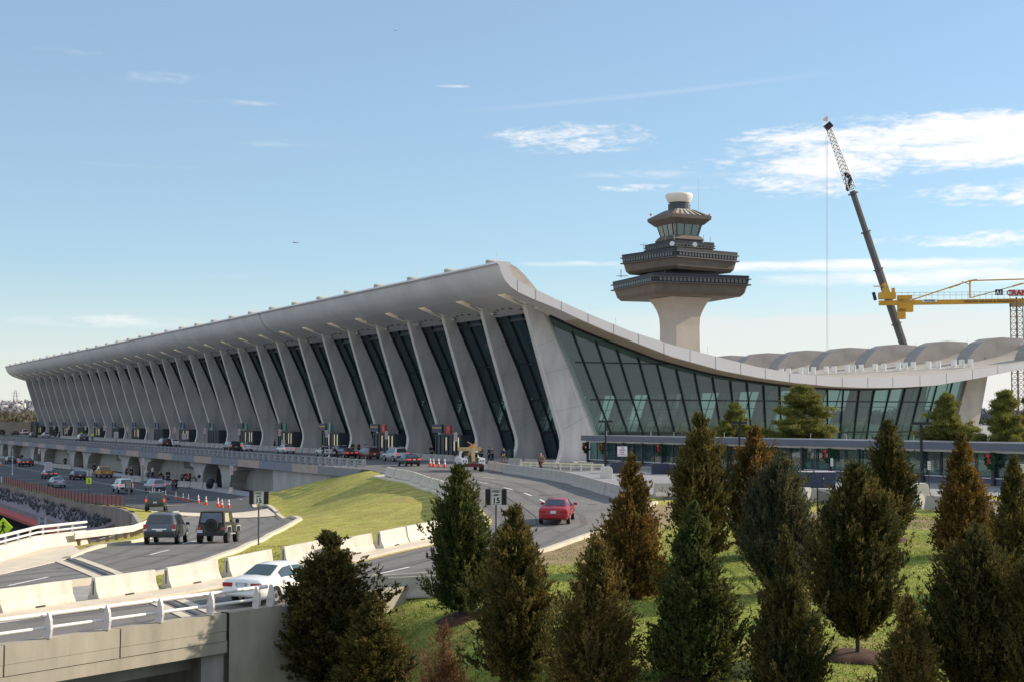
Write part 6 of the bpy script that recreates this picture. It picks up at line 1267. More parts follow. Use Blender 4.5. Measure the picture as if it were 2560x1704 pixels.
MB().beam((-1.1, -.4, 2.05), (1.1, -.4, 2.05), .2, .34).beam((-.5, -2.9, 2.75), (.5, -2.9, 2.2), .1, .1, up=(0, 1, 0)).beam((-.5, -2.9, 2.2), (.5, -2.9, 2.75), .1, .1, up=(0, 1, 0)).build('cross_brace', BM_, tt, loc=(0, 0, 0)); MB().box((0, -2.9, 2.35), (.35, .3, .3)).build('beacon', MATS['amber_bar'], tt, loc=(0, 0, 0))
park(tt, 6.8, 1184, 1179, -TH+H(9.5), .03); tt.scale = (1.1, .95, 1.12)

# ================================================================== PEOPLE
def skinned(joints, edges, sub=1):
    me = bpy.data.meshes.new('s'); me.from_pydata([j[:3] for j in joints], edges, []); o = bpy.data.objects.new('s', me); COL.objects.link(o)
    o.modifiers.new('s', 'SKIN'); 
    for v, j in zip(me.skin_vertices[0].data, joints): r = j[3]; v.radius = (r, r*(j[4] if len(j) > 4 else 1))
    me.skin_vertices[0].data[0].use_root = True
    s = o.modifiers.new('d', 'SUBSURF'); s.levels = sub; s.render_levels = sub; dg = bpy.context.evaluated_depsgraph_get(); dg.update()
    r = bpy.data.meshes.new_from_object(o.evaluated_get(dg)); bpy.data.objects.remove(o); r.polygons.foreach_set('use_smooth', [True]*len(r.polygons)); return r
def figure(pose):
    # x right, y forward, z up. 1.75 m
    lean = {'stand': 0, 'walk': .06, 'bend': .55}[pose]; st = .32 if pose == 'walk' else .06
    hz_ = .93; pel = (0, 0, hz_); ch = (0, lean*.55, hz_+.42-lean*.12); nk = (0, lean*.8, hz_+.56-lean*.2); hd = (0, lean*.95+.01, hz_+.70-lean*.3); 
    J = [(0, 0, hz_, .15, .8), (ch[0], ch[1], ch[2]-.18, .15, .75), (ch[0], ch[1], ch[2], .17, .7), (nk[0], nk[1], nk[2], .06), (hd[0], hd[1], hd[2]-.03, .085, 1.15), (hd[0], hd[1]+.0, hd[2]+.07, .095, 1.1)]
    E_ = [(0, 1), (1, 2), (2, 3), (3, 4), (4, 5)]
    for sg in (1, -1):
        b = len(J); sw = sg*st; J += [(sg*.19, ch[1], ch[2]+.06, .065), (sg*.25, ch[1]+(-sw*.5 if pose != 'bend' else .1), ch[2]-.24, .05), (sg*.24, ch[1]+(.16-sw*.7 if pose != 'bend' else .32), ch[2]-.46, .038), (sg*.235, ch[1]+(.2-sw*.8 if pose != 'bend' else .36), ch[2]-.56, .042, .5)]
        E_ += [(2, b), (b, b+1), (b+1, b+2), (b+2, b+3)]
        c = len(J); J += [(sg*.10, 0, hz_-.08, .095), (sg*.11, sw*.55+.03, .50, .068), (sg*.11, sw*1.0-(.05 if sw < 0 else 0), .10, .045), (sg*.12, sw*1.0+.13, .04, .045, .7)]
        E_ += [(0, c), (c, c+1), (c+1, c+2), (c+2, c+3)]
    body = skinned(J, E_)
    grow = lambda idx, k: None
    jk = [(*J[i][:3], J[i][3]*1.16+.008, *J[i][4:]) for i in (0, 1, 2)]; je = [(0, 1), (1, 2)]
    for a in (6, 14): b = len(jk); jk += [(*J[q][:3], J[q][3]*1.25+.012) for q in (a, a+1, a+2)]; je += [(2, b), (b, b+1), (b+1, b+2)]
    jacket = skinned(jk, je)
    tj = [(*J[0][:3], J[0][3]*1.08, .85)]; te = []
    for a in (10, 18): b = len(tj); tj += [(*J[q][:3], J[q][3]*1.15+.012) for q in (a, a+1, a+2)]; te += [(0, b), (b, b+1), (b+1, b+2)]
    trousers = skinned(tj, te)
    hr = skinned([(hd[0], hd[1]-.025, hd[2]+.02, .09, 1.1), (hd[0], hd[1]-.02, hd[2]+.10, .1, 1.1)], [(0, 1)])
    ct_ = [(0, 0, hz_-.45, .24, .8), (0, 0, hz_, .2, .8), (J[2][0], J[2][1], J[2][2], .2, .75)]; cte = [(0, 1), (1, 2)]
    for a in (6, 14): b = len(ct_); ct_ += [(*J[q][:3], J[q][3]*1.4+.015) for q in (a, a+1, a+2)]; cte += [(2, b), (b, b+1), (b+1, b+2)]
    coat = skinned(ct_, cte)
    fc = MB(); y0 = hd[1]+.09
    for sg in (1, -1): fc.box((sg*.035, y0+.012, hd[2]+.035), (.025, .012, .014))
    fc.box((0, y0+.006, hd[2]-.035), (.05, .012, .01)); me = bpy.data.meshes.new('face'); me.from_pydata(fc.v, [], fc.f)
    ns = MB().add([(-.016, y0, hd[2]-.005), (.016, y0, hd[2]-.005), (0, y0+.04, hd[2]-.0), (0, y0+.008, hd[2]+.045)], [(0, 1, 2), (0, 2, 3), (1, 3, 2)]); bm = bmesh.new(); bm.from_mesh(body); n0 = [bm.verts.new(v) for v in ns.v]; [bm.faces.new([n0[i] for i in f]) for f in ns.f]; bm.to_mesh(body); bm.free()
    return dict(body=body, jacket=jacket, trousers=trousers, hair=hr, coat=coat, face=me)
FIG = {p: figure(p) for p in ('stand', 'walk', 'bend')}
SKIN = mat('skin', (.5, .3, .22), .6); CL = {'black': (.012, .012, .016), 'navy': (.02, .03, .07), 'grey': (.16, .17, .18), 'pale': (.5, .5, .5), 'red': (.22, .02, .02), 'brown': (.14, .09, .06), 'jeans': (.04, .06, .11), 'yellow': (.6, .75, .02), 'tan': (.16, .12, .09), 'white': (.6, .6, .6), 'greyhair': (.5, .48, .45), 'darkhair': (.02, .015, .01), 'orange': (.5, .1, .02)}
cm_ = lambda c: mat('cloth_'+c, CL[c], .85)
def person(loc, face, pose, top_, leg, label, group=None, hair='darkhair', coat=False, sc=1.0):
    t = thing('person', label, 'person', loc, face, group); fg = FIG[pose]; t.scale = (sc,)*3
    def part(n, me, m): 
        o = bpy.data.objects.new(n, me); COL.objects.link(o); o.parent = t
        if not me.materials: me.materials.append(m)
        o.material_slots[0].link = 'OBJECT'; o.material_slots[0].material = m
    part('body', fg['body'], SKIN); part('coat' if coat else 'jacket', fg['coat' if coat else 'jacket'], cm_(top_)); part('trousers', fg['trousers'], cm_(leg)); part('hair', fg['hair'], cm_(hair)); part('face', fg['face'], BLACK); return t
SW_ = .17
def at_plane(px, x, z):
    r = ray(px, 1100); t = x/r[0]; return (x, r[1]*t, z)
P_ = [  # px, lane x, z, facing, pose, top, legs, label
 (687, 80.8, SW_, 1.2, 'stand', 'black', 'black', 'person in black standing alone on the departures pavement behind the barriers'),
 (807, 71.5, .04, -1.2, 'stand', 'black', 'tan', 'person in a black jacket left of the tall white pole'),
 (842, 72.5, .04, 1.4, 'bend', 'black', 'black', 'person in black leaning over right of the tall white pole'),
 (882, 80.5, SW_, 2.2, 'stand', 'black', 'black', 'person in black in the group behind the maroon sedan, left one'),
 (897, 80.8, SW_, .5, 'stand', 'red', 'black', 'person in dark red in the group behind the maroon sedan'),
 (907, 81.0, SW_, -1.5, 'bend', 'grey', 'black', 'person in grey bending over a luggage cart behind the maroon sedan'),
 (1079, 81.0, SW_, PI-.3, 'stand', 'black', 'black', 'person in a black jacket standing by a luggage cart near the cones'),
 (1204, 80.9, SW_, .7, 'stand', 'brown', 'black', 'person beyond the tow truck, left of the pair'),
 (1223, 81.2, SW_, 1.7, 'stand', 'black', 'black', 'person in black, left of the pair beyond the tow truck'),
 (1231, 81.8, SW_, -1.7, 'stand', 'grey', 'navy', 'person in grey, right of the pair beyond the tow truck'),
 (1259, 80.3, SW_, -.2, 'stand', 'navy', 'tan', 'person in a navy top with pale trousers near the end of the walkway'),
 (204, 79.5, .04, 2.9, 'stand', 'yellow', 'navy', 'worker in a fluorescent yellow vest above the dark blue van'),
 (231, 75.5, .04, 2.4, 'stand', 'yellow', 'black', 'worker with a yellow vest right of the dark blue van'),
 (165, 79.9, .04, 1.0, 'stand', 'white', 'black', 'person in white on the far departures pavement'),
 (148, 80.2, .04, 2.0, 'stand', 'black', 'black', 'person in black left of the one in white on the far pavement'),
 (139, 80.2, .04, -1.0, 'stand', 'black', 'navy', 'person in dark clothes farthest along the departures pavement')]
for px, lx, z, fa_, po_, tp, lg_, lab in P_:
    big = 1.25 if px < 240 else 1.05
    person(at_plane(px, lx, z), fa_, po_, tp, lg_, lab, 'people on the departures level', sc=big)
x, y, z = at_z(1352, 1178, .03); person((x, y, .03), PI-.15, 'walk', 'tan', 'black', 'grey haired man in a long brown coat walking away from the terminal beside the walkway', None, 'greyhair', coat=True, sc=1.12)
Q_ = [(235, 1181, 'stand', 'black', 'black', 0.6, 'person in black at the arrivals kerb left of the golden pickup'), (316, 1193, 'stand', 'navy', 'black', 1.0, 'person with a green top by the dark arrivals doorway, left one'), (328, 1194, 'stand', 'black', 'black', -1.0, 'person in black by the dark arrivals doorway, right one'), (381, 1193, 'stand', 'pale', 'navy', -1.2, 'person in a pale top and dark trousers standing by the pier'), (371, 1194, 'bend', 'white', 'jeans', 1.4, 'person in white crouching beside the pier'), (408, 1203, 'bend', 'black', 'black', 1.2, 'person in black beyond the silver blue minivan, left one'), (420, 1203, 'stand', 'black', 'black', -.5, 'person in black beyond the silver blue minivan, right one'), (455, 1208, 'stand', 'grey', 'black', .7, 'person left of the group at the arrivals barriers'), (465, 1208, 'stand', 'black', 'black', 0, 'person in black in the middle of the arrivals group'), (470, 1210, 'stand', 'red', 'black', 2.0, 'person in dark red in the arrivals group'), (475, 1207, 'stand', 'black', 'navy', 1.9, 'tall person in black right in the arrivals group'), (490, 1211, 'bend', 'grey', 'grey', 1.5, 'person in grey leaning forward with a black backpack'), (432, 1229, 'stand', 'red', 'jeans', 1.2, 'person in a dark red jacket and jeans by the minivan door'), (440, 1227, 'stand', 'black', 'black', 1.9, 'person in black beside the one in dark red by the minivan')]
for px, py, po_, tp, lg_, fa_, lab in Q_:
    if 'red jacket' in lab or 'beside the one' in lab: loc = at_z(px, py, -4.15)
    else: loc = at_z(px, py+2, -4.15)
    o = person(loc, fa_, po_, tp, lg_, lab, 'people on the arrivals level', sc=1.12)
for px, py, w_, lab in [(163, 1160, .9, 'a'), (54, 1150, .9, 'b')]: person(at_z(px, py+6, -4.17), .5, 'stand', 'black', 'black', 'person in black at the far arrivals kerb, ' + ('by the dark lying luggage' if lab == 'a' else 'behind the far left black sedan'), 'people on the arrivals level', sc=1.2)
x, y, z = at_z(492, 1211, -4.15); bp_ = thing('backpack', 'round black backpack on the leaning person in grey', 'backpack', (x+.0, y-.05, z+1.25)); MB().lathe([(.05, -.25), (.2, -.2), (.24, 0), (.2, .2), (.05, .26)], n=12).build('bag', BLACK, bp_, loc=(.25, -.25, 0), smooth=True)
# luggage carts and tall dark bag by the wall
for px, xx, lab in [(1068, 80.6, 'silver luggage cart beside the person near the cones'), (912, 80.6, 'silver luggage cart in the group behind the maroon sedan')]:
    l_ = at_plane(px, xx, SW_); t = thing('luggage_cart', lab, 'luggage cart', l_, .4); m = MB(); [m.tube((sx, -.4, .15), (sx, -.45, 1.1), .03, 6) for sx in (-.3, .3)]; m.tube((-.3, -.45, 1.1), (.3, -.45, 1.1), .03, 6).box((0, .1, .2), (.62, 1.0, .06)).beam((-.3, -.4, .6), (-.3, .4, .3), .04, .04).beam((.3, -.4, .6), (.3, .4, .3), .04, .04); m.build('frame', STEEL, t, loc=(0, 0, 0)); w_ = MB(); [w_.tube((sx-.03, sy, .09), (sx+.03, sy, .09), .09, 8) for sx in (-.28, .28) for sy in (-.35, .5)]; w_.build('wheel', TYRE, t, loc=(0, 0, 0)); MB().box((0, .15, .5), (.5, .6, .5)).build('suitcase', mat('suitcase', (.04, .05, .08), .6), t, loc=(0, 0, 0), bevel=.05)
l_ = at_z(526, 1220, -4.15); t = thing('litter_bin', 'round black litter bin on the arrivals kerb between barriers', 'litter bin', l_); MB().lathe([(.45, 0), (.6, .3), (.62, 1.0), (.55, 1.25), (.3, 1.4)], n=20).build('bin_body', BLACK, t, loc=(0, 0, 0), smooth=True); MB().lathe([(.4, 1.38), (.35, 1.5), (.1, 1.55)], n=16).build('lid', DGREY, t, loc=(0, 0, 0))
l_ = at_z(1276, 1146, .17); t = thing('litter_bin', 'dark green litter bin near the end of the walkway', 'litter bin', l_); MB().lathe([(.38, 0), (.45, .3), (.45, 1.1), (.3, 1.25)], n=16).build('bin_body', mat('bin_green', (.03, .06, .05), .6), t, loc=(0, 0, 0), smooth=True); MB().lathe([(.2, 1.24), (.18, 1.36)], n=12).build('lid', BLACK, t, loc=(0, 0, 0))
# ================================================================== TREES
def leafmat(name, g, b, dark, sc=1.2):
    m = bpy.data.materials.new(name); m.use_nodes = True; nt = m.node_tree; N = nt.nodes; K = nt.links; p = N['Principled BSDF']; p.inputs['Roughness'].default_value = .85; p.inputs['Specular IOR Level'].default_value = .12
    tc = N.new('ShaderNodeTexCoord'); n = N.new('ShaderNodeTexNoise'); n.inputs['Scale'].default_value = sc; n.inputs['Detail'].default_value = 6; K.new(tc.outputs['Object'], n.inputs['Vector'])
    r = N.new('ShaderNodeValToRGB'); r.color_ramp.elements[0].position = .36; r.color_ramp.elements[1].position = .64; r.color_ramp.elements[0].color = (*g, 1); r.color_ramp.elements[1].color = (*b, 1); K.new(n.outputs[0], r.inputs[0])
    n2 = N.new('ShaderNodeTexNoise'); n2.inputs['Scale'].default_value = 14; n2.inputs['Detail'].default_value = 2; K.new(tc.outputs['Object'], n2.inputs['Vector'])
    mx = N.new('ShaderNodeMix'); mx.data_type = 'RGBA'; mp = N.new('ShaderNodeMapRange'); mp.inputs[1].default_value = .52; mp.inputs[2].default_value = .35; K.new(n2.outputs[0], mp.inputs[0]); K.new(mp.outputs[0], mx.inputs[0]); K.new(r.outputs[0], mx.inputs[6]); mx.inputs[7].default_value = (*dark, 1)
    K.new(mx.outputs[2], p.inputs['Base Color']); MATS[name] = m
    t = N.new('ShaderNodeBsdfTranslucent'); K.new(mx.outputs[2], t.inputs[0]); ms = N.new('ShaderNodeMixShader'); ms.inputs[0].default_value = .35; K.new(p.outputs[0], ms.inputs[1]); K.new(t.outputs[0], ms.inputs[2]); K.new(ms.outputs[0], N['Material Output'].inputs[0]); return m
LM = {'brown': leafmat('cedar_bronze', (0.087, 0.087, 0.027), (0.286, 0.184, 0.057), (0.035, 0.033, 0.010)), 'green': leafmat('cedar_green', (0.049, 0.078, 0.021), (0.152, 0.147, 0.045), (0.020, 0.031, 0.009)), 'olive': leafmat('cedar_olive', (0.071, 0.078, 0.021), (0.219, 0.161, 0.048), (0.030, 0.033, 0.010)),
      'dark': leafmat('cedar_dark', (0.045, 0.059, 0.019), (0.162, 0.123, 0.038), (0.017, 0.023, 0.009)), 'blue': leafmat('cedar_blue', (0.049, 0.068, 0.038), (0.162, 0.135, 0.065), (0.020, 0.028, 0.017)), 'dead': leafmat('cedar_dead', (.22, .10, .045), (.36, .19, .10), (.10, .05, .02)),
      'orange': leafmat('cedar_orange', (0.104, 0.083, 0.022), (0.309, 0.178, 0.051), (0.038, 0.029, 0.009)), 'pine': leafmat('pine_needles', (.15, .18, .04), (.33, .30, .08), (.06, .07, .02)), 'wood': leafmat('far_wood', (.13, .12, .085), (.2, .165, .11), (.09, .08, .06), .04)}
def tri_mesh(name, V):      # V: (n,3,3)
    n = len(V); me = bpy.data.meshes.new(name); me.vertices.add(n*3); me.vertices.foreach_set('co', V.reshape(-1).astype(np.float32)); me.loops.add(n*3); me.loops.foreach_set('vertex_index', np.arange(n*3, dtype=np.int32))
    me.polygons.add(n); me.polygons.foreach_set('loop_start', np.arange(0, n*3, 3, dtype=np.int32)); me.polygons.foreach_set('loop_total', np.full(n, 3, np.int32)); me.update(calc_edges=True); return me
def crown(H, W, base, prof, seed, nb=420, per=90, up=.9, leaf=(.15, .045), clump=.11, inner=.25, spiky=.0, trunkr=.09):
    R = np.random.default_rng(seed); pt = np.array(prof, float)
    t = R.uniform(0, 1, nb*6); rad = np.interp(t, pt[:, 0], pt[:, 1]); keep = R.uniform(0, 1, len(t)) < rad/rad.max()*.85+.15; t = np.sort(t[keep][:nb]); nb = len(t)
    az = R.uniform(0, 2*PI, nb); lobes = 1+.2*np.sin(3*az+seed+t*9)+.16*np.sin(5*az-seed+t*17)
    r = np.interp(t, pt[:, 0], pt[:, 1])*W/2*lobes*R.uniform(.62, 1.08, nb); r = np.where(R.uniform(0, 1, nb) < .10+spiky, r*R.uniform(1.12, 1.42, nb), r); r = np.maximum(r, .05)
    ztip = base+t*(H-base); zst = np.maximum(ztip-r*up, base*.6); d = np.stack([np.cos(az)*r, np.sin(az)*r, ztip-zst], 1); s = np.stack([0*r, 0*r, zst], 1)
    k = np.maximum(8, (per*(.25+r/(W/2))).astype(int)); idx = np.repeat(np.arange(nb), k); u = inner+(1-inner)*R.uniform(0, 1, len(idx))**.62
    bend = np.stack([0*u, 0*u, (u**2-u)*.25*r[idx]], 1); c = s[idx]+d[idx]*u[:, None]+bend
    # clumps gathered on side twigs
    tw = R.normal(size=(nb, 7, 3))*clump*(.6+.8*(r/(W/2)))[:, None, None]*1.6; sel = R.integers(0, 7, len(idx)); c = c+tw[idx, sel]*u[:, None]+R.normal(size=c.shape)*clump*.34
    dn = d[idx]/np.linalg.norm(d[idx], axis=1)[:, None]; q = dn*.9+R.normal(size=c.shape)*.5+np.array([0, 0, .3]); q /= np.linalg.norm(q, axis=1)[:, None]
    w = np.cross(q, R.normal(size=c.shape)); w /= np.linalg.norm(w, axis=1)[:, None]; L = leaf[0]*R.uniform(.55, 1.35, len(idx))[:, None]; wd = leaf[1]*R.uniform(.6, 1.3, len(idx))[:, None]
    V = np.stack([c-w*wd, c+w*wd, c+q*L], 1); m = MB(); m.tube((0, 0, -.3), (0, 0, H*.55), trunkr, 8, r2=trunkr*.5).tube((0, 0, H*.55), (0, 0, H*.96), trunkr*.5, 6, r2=.01)
    for i in range(0, nb, max(1, nb//70)): m.tube(s[i], s[i]+d[i]*.85, .018+.01*r[i], 4, r2=.005)
    tm = bpy.data.meshes.new('trunk'); tm.from_pydata(m.v, [], m.f); tm.materials.append(BARK); return tri_mesh('crown', V), tm
COLP = [(0, .62), (.12, .86), (.3, 1), (.5, .93), (.68, .74), (.82, .48), (.92, .26), (1, .05)]
CONE = [(0, .85), (.12, 1), (.3, .9), (.5, .68), (.7, .44), (.85, .24), (1, .03)]
EGG = [(0, .45), (.1, .72), (.28, 1), (.5, .98), (.7, .8), (.85, .52), (.95, .24), (1, .05)]
SPIN = [(0, .8), (.15, 1), (.4, .8), (.62, .52), (.78, .2), (.84, .26), (.9, .14), (1, .02)]
PROT = {}
def proto(key, *a, **k):
    PROT[key] = crown(*a, **k)
proto('col', 5.4, 2.2, .55, COLP, 3, nb=330, per=170, spiky=.06); proto('cone', 5.2, 2.6, .35, CONE, 5, nb=340, per=170, spiky=.1); proto('egg', 5.2, 2.6, .9, EGG, 8, nb=360, per=175, spiky=.05)
proto('loose', 5.0, 3.2, .5, CONE, 11, nb=210, per=150, spiky=.15, clump=.14, up=.6); proto('spin', 4.4, 2.9, .3, SPIN, 14, nb=300, per=170, spiky=.1); proto('dead', 2.4, 2.2, .2, CONE, 17, nb=170, per=55, clump=.12, up=1.1, leaf=(.12, .02))
proto('col2', 5.6, 2.1, .5, COLP, 23, nb=320, per=170, spiky=.07); proto('fat', 5.0, 3.0, .4, EGG, 29, nb=400, per=175, up=1.1, leaf=(.17, .035), spiky=.04)
dims = {'col': (5.4, 2.2), 'cone': (5.2, 2.6), 'egg': (5.2, 2.6), 'loose': (5.0, 3.2), 'spin': (4.4, 2.9), 'dead': (2.4, 2.2), 'col2': (5.6, 2.1), 'fat': (5.0, 3.0)}
TR = [ # base px,py (ground sighting), top y px, width px, proto, colour, rz, label
 ((808, 1745), (822, 1332), 235, 'col2', 'dark', 0.3, 'tall dark cedar hiding the front of the white sedan'),
 ((930, 1735), (925, 1485), 215, 'cone', 'olive', 2.0, 'browner shorter cedar leaning on the right of the leftmost tall one'),
 ((1150, 1543), (1137, 1163), 158, 'col', 'green', 1.0, 'columnar dark green cedar between the two speed limit signs'),
 ((1290, 1712), (1318, 1266), 190, 'col2', 'olive', 2.2, 'olive cedar just right of the second speed limit sign post'),
 ((1487, 1735), (1470, 1330), 265, 'loose', 'brown', 4.0, 'loose orange brown cedar with gaps at the bottom centre'),
 ((1580, 1492), (1578, 1145), 195, 'cone', 'orange', 5.0, 'bronze cedar right of the red sedan'),
 ((1752, 1408), (1745, 1036), 150, 'col2', 'olive', .5, 'tallest olive cedar standing before the walkway'),
 ((1738, 1692), (1724, 1268), 255, 'cone', 'green', 1.7, 'broad fresh green cedar in the middle of the lawn'),
 ((1888, 1392), (1888, 1068), 140, 'col', 'orange', 2.8, 'rusty topped cedar behind the bluish one'),
 ((1950, 1482), (1938, 1135), 205, 'fat', 'blue', 3.3, 'stout blue grey cedar with a brown top'),
 ((1968, 1742), (1962, 1335), 215, 'spin', 'dark', 4.4, 'dark cedar with a thin spindly leader'),
 ((2145, 1640), (2128, 1165), 232, 'egg', 'dark', 5.5, 'tall dark cedar on a bare stem over a mulch ring'),
 ((2226, 1350), (2222, 1052), 122, 'col', 'dark', .9, 'narrow dark cedar left of the third lamp post'),
 ((2410, 1385), (2406, 1092), 162, 'cone', 'orange', 1.9, 'orange brown cedar in front of a wreath on the right'),
 ((2540, 1475), (2534, 1150), 165, 'cone', 'olive', 2.6, 'cedar at the right edge behind the big dark one'),
 ((2440, 1735), (2425, 1318), 285, 'fat', 'dark', 3.9, 'massive dark cedar in the lower right'),
 ((2275, 1790), (2262, 1495), 190, 'cone', 'brown', 4.8, 'small bronze cedar at the bottom between two dark ones'),
 ((1110, 1790), (1122, 1555), 185, 'dead', 'dead', 5.9, 'small reddish dying cedar at the bottom left of centre'),
 ((2590, 1760), (2590, 1390), 200, 'fat', 'dark', 1.2, 'dark cedar cut by the lower right corner')]
mul_ = []
for i, (b, tp, w, key, c, rz_, lab) in enumerate(TR):
    x, y, z = ground_at(*b, hG) if b[1] > 1380 else ground_at(*b)
    if i == 0: x, y = 19.3, 52.1; z = gz(x, y, hG)
    dd_ = x*ST+y*CT
    top_ = at_depth(tp[0], tp[1], dd_)
    Ht = max(1.5, top_[2]-z); Wt = w/F*dd_; t = thing('cedar_tree', lab+', cedar', 'tree', (x, y, z), rz_, 'young cedars on the lawn'); t['label'] = lab
    cme, tme = PROT[key]; hh_, ww_ = dims[key]; t.scale = (Wt/ww_*.77, Wt/ww_*.77, Ht/hh_)
    lx, ly = top_[0]-x, top_[1]-y; t.rotation_euler = (-ly/Ht*0, 0, rz_)
    o = bpy.data.objects.new('crown', cme); COL.objects.link(o); o.parent = t
    if not cme.materials: cme.materials.append(LM[c])
    o.material_slots[0].link = 'OBJECT'; o.material_slots[0].material = LM[c]; o2 = bpy.data.objects.new('trunk', tme); COL.objects.link(o2); o2.parent = t
    mul_.append((x, y, z, Wt))
# mulch rings
for i in (2, 7, 9, 11, 12, 4):
    x, y, z, w = mul_[i]; m = MB(); n = 24; rr = [.0, .5, .85, 1.0]; R_ = min(.95, w*.34+.15)
    for r in rr:
        for q in range(n):
            a = 2*PI*q/n; xx, yy = x+math.cos(a)*r*R_*(1+.10*math.sin(3*a+i)+.08*math.sin(7*a+2*i)), y+math.sin(a)*r*R_*(1+.1*math.sin(2*a+i)+.08*math.sin(6*a)); m.v.append((xx, yy, gz(xx, yy, hG)+[.16, .13, .08, -.02][rr.index(r)]))
    m.f = [(j*n+q, j*n+(q+1) % n, (j+1)*n+(q+1) % n, (j+1)*n+q) for j in range(3) for q in range(n)]; tag(m.build('mulch_ring', MULCH, smooth=True), 'ring of dark bark mulch round the foot of a cedar', kind='structure')
# pines behind the walkway
def pine(H, W, seed, nb=90):
    R = np.random.default_rng(seed); Vs = []; m = MB(); m.tube((0, 0, 0), (0, 0, H*.97), .2, 8, r2=.03)
    for i in range(nb):
        t = R.uniform(.12, 1)**.9; z = t*H; r = W/2*(1-t**1.5*.92)*R.uniform(.42, 1.18)+.1; a = R.uniform(0, 2*PI); e = np.array([math.cos(a)*r, math.sin(a)*r, z+.12*r+R.normal()*.1]); s = np.array([0, 0, z-.25*r]); m.tube(s, e, .04, 4, r2=.01)
        nc = int(5+r*5)
        for q in range(nc):
            u = R.uniform(.3, 1.05); c = s+(e-s)*u+R.normal(size=3)*np.array([.3, .3, .10])*r*.45; k = 90; dirs = R.normal(size=(k, 3))+np.array([0, 0, .5]); dirs /= np.linalg.norm(dirs, axis=1)[:, None]; w = np.cross(dirs, R.normal(size=(k, 3))); w /= np.linalg.norm(w, axis=1)[:, None]
            cc = c+R.normal(size=(k, 3))*np.array([.22, .22, .09]); L = R.uniform(.12, .3, (k, 1)); Vs.append(np.stack([cc-w*.04, cc+w*.04, cc+dirs*L], 1))
    tm = bpy.data.meshes.new('trunk'); tm.from_pydata(m.v, [], m.f); tm.materials.append(BARK); return tri_mesh('crown', np.concatenate(Vs)), tm
PN = [pine(8.0, 8.4, 41, 100), pine(8.5, 8.0, 42, 110)]
for (px, ty_, w, k, bx, rz_, lab) in [(1835, 1008, 130, 0, 100, .4, 'pine farthest left behind the walkway, partly behind cedar tops'), (2008, 972, 215, 1, 98, 1.5, 'broad yellow green pine before the end glass wall'), (2372, 985, 165, 0, 99, 2.4, 'dense dark pine before the rear column'), (2512, 985, 160, 1, 97, 3.3, 'pine at the right edge behind the walkway'), (2575, 975, 110, 0, 101, 5.3, 'pine cut by the right edge behind the walkway')]:
    r = ray(px, 1100); t_ = bx/r[0]; y = r[1]*t_; dd_ = bx*ST+y*CT; tp = at_depth(px, ty_, dd_); Ht = tp[2]; Wt = w/F*dd_
    t = thing('pine_tree', lab, 'tree', (bx, y, 0), rz_, 'pines behind the walkway'); t.scale = (Wt/8.0, Wt/8.0, Ht/8.1); cme, tme = PN[k]
    if not cme.materials: cme.materials.append(LM['pine'])
    for n_, me_ in (('crown', cme), ('trunk', tme)): o = bpy.data.objects.new(n_, me_); COL.objects.link(o); o.parent = t
# far woods : leafless trees reading as one mass
def woods(name, y0, y1, x0, x1, zb_, h, n, label, m, seed):
    R = np.random.default_rng(seed); X = R.uniform(x0, x1, n); Y = R.uniform(y0, y1, n); hh_ = R.uniform(.5, 1, n)*h; k = 26
    a = R.uniform(0, 2*PI, (n, k)); el = R.uniform(0, 1, (n, k)); rr = hh_[:, None]*.34*np.sqrt(R.uniform(0, 1, (n, k)))*(np.sin(el*PI)*.7+.3)
    c = np.stack([X[:, None]+np.cos(a)*rr, Y[:, None]+np.sin(a)*rr, zb_+hh_[:, None]*(.12+.88*el)], -1).reshape(-1, 3); q = R.normal(size=c.shape)*h*.09; w = R.normal(size=c.shape)*h*.075
    return tag(mk(name, tri_mesh(name, np.stack([c-w, c+w, c+q], 1)), m), label, kind='stuff')
woods('distant_woods', 620, 900, 70, 190, -4.5, 13.5, 1900, 'brown leafless woods beyond the far end of the terminal', LM['wood'], 51)
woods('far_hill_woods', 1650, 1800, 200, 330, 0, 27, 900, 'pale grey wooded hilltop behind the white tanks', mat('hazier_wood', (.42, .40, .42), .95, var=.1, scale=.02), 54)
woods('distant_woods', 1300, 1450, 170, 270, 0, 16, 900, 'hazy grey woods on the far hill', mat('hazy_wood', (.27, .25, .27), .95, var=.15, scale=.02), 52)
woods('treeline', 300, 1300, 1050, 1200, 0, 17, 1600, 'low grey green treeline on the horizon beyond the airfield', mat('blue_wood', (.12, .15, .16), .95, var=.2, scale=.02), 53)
# ================================================================== TUFTS on the near lawn
R = np.random.default_rng(77); n = 110000; X = R.uniform(14, 62, n*2); Y = R.uniform(30, 82, n*2); dv = X*ST+Y*CT; lat = X*CT-Y*ST
ok = (np.abs(lat/dv) < .37) & (dv > 34) & (dv < 84)
rd_ = [p for p in R2Rw[2:11]]; P_ = np.array(rd_)
def left_of(P, x, y):
    # signed side of the nearest segment (positive = right of travel)
    best = np.full(len(x), 1e9); side = np.zeros(len(x))
    for a, b in zip(P[:-1], P[1:]):
        ab = b-a; t = np.clip(((x-a[0])*ab[0]+(y-a[1])*ab[1])/(ab@ab), 0, 1); dx, dy = x-a[0]-t*ab[0], y-a[1]-t*ab[1]; d = np.hypot(dx, dy); sd = ab[1]*dx-ab[0]*dy; u = d < best; best = np.where(u, d, best); side = np.where(u, np.sign(sd), side)
    return side*best
sd1 = left_of(P_, X, Y); PL = np.array(R2Lw[2:]); sd2 = left_of(PL, X, Y); PR = np.array(R1Rw[2:]); sd3 = left_of(PR, X, Y)
lawn = ok & (sd1 > .3) & (hG(X, Y) < -.03); mound = ok & (sd2 < -1.9) & (sd3 > .4)
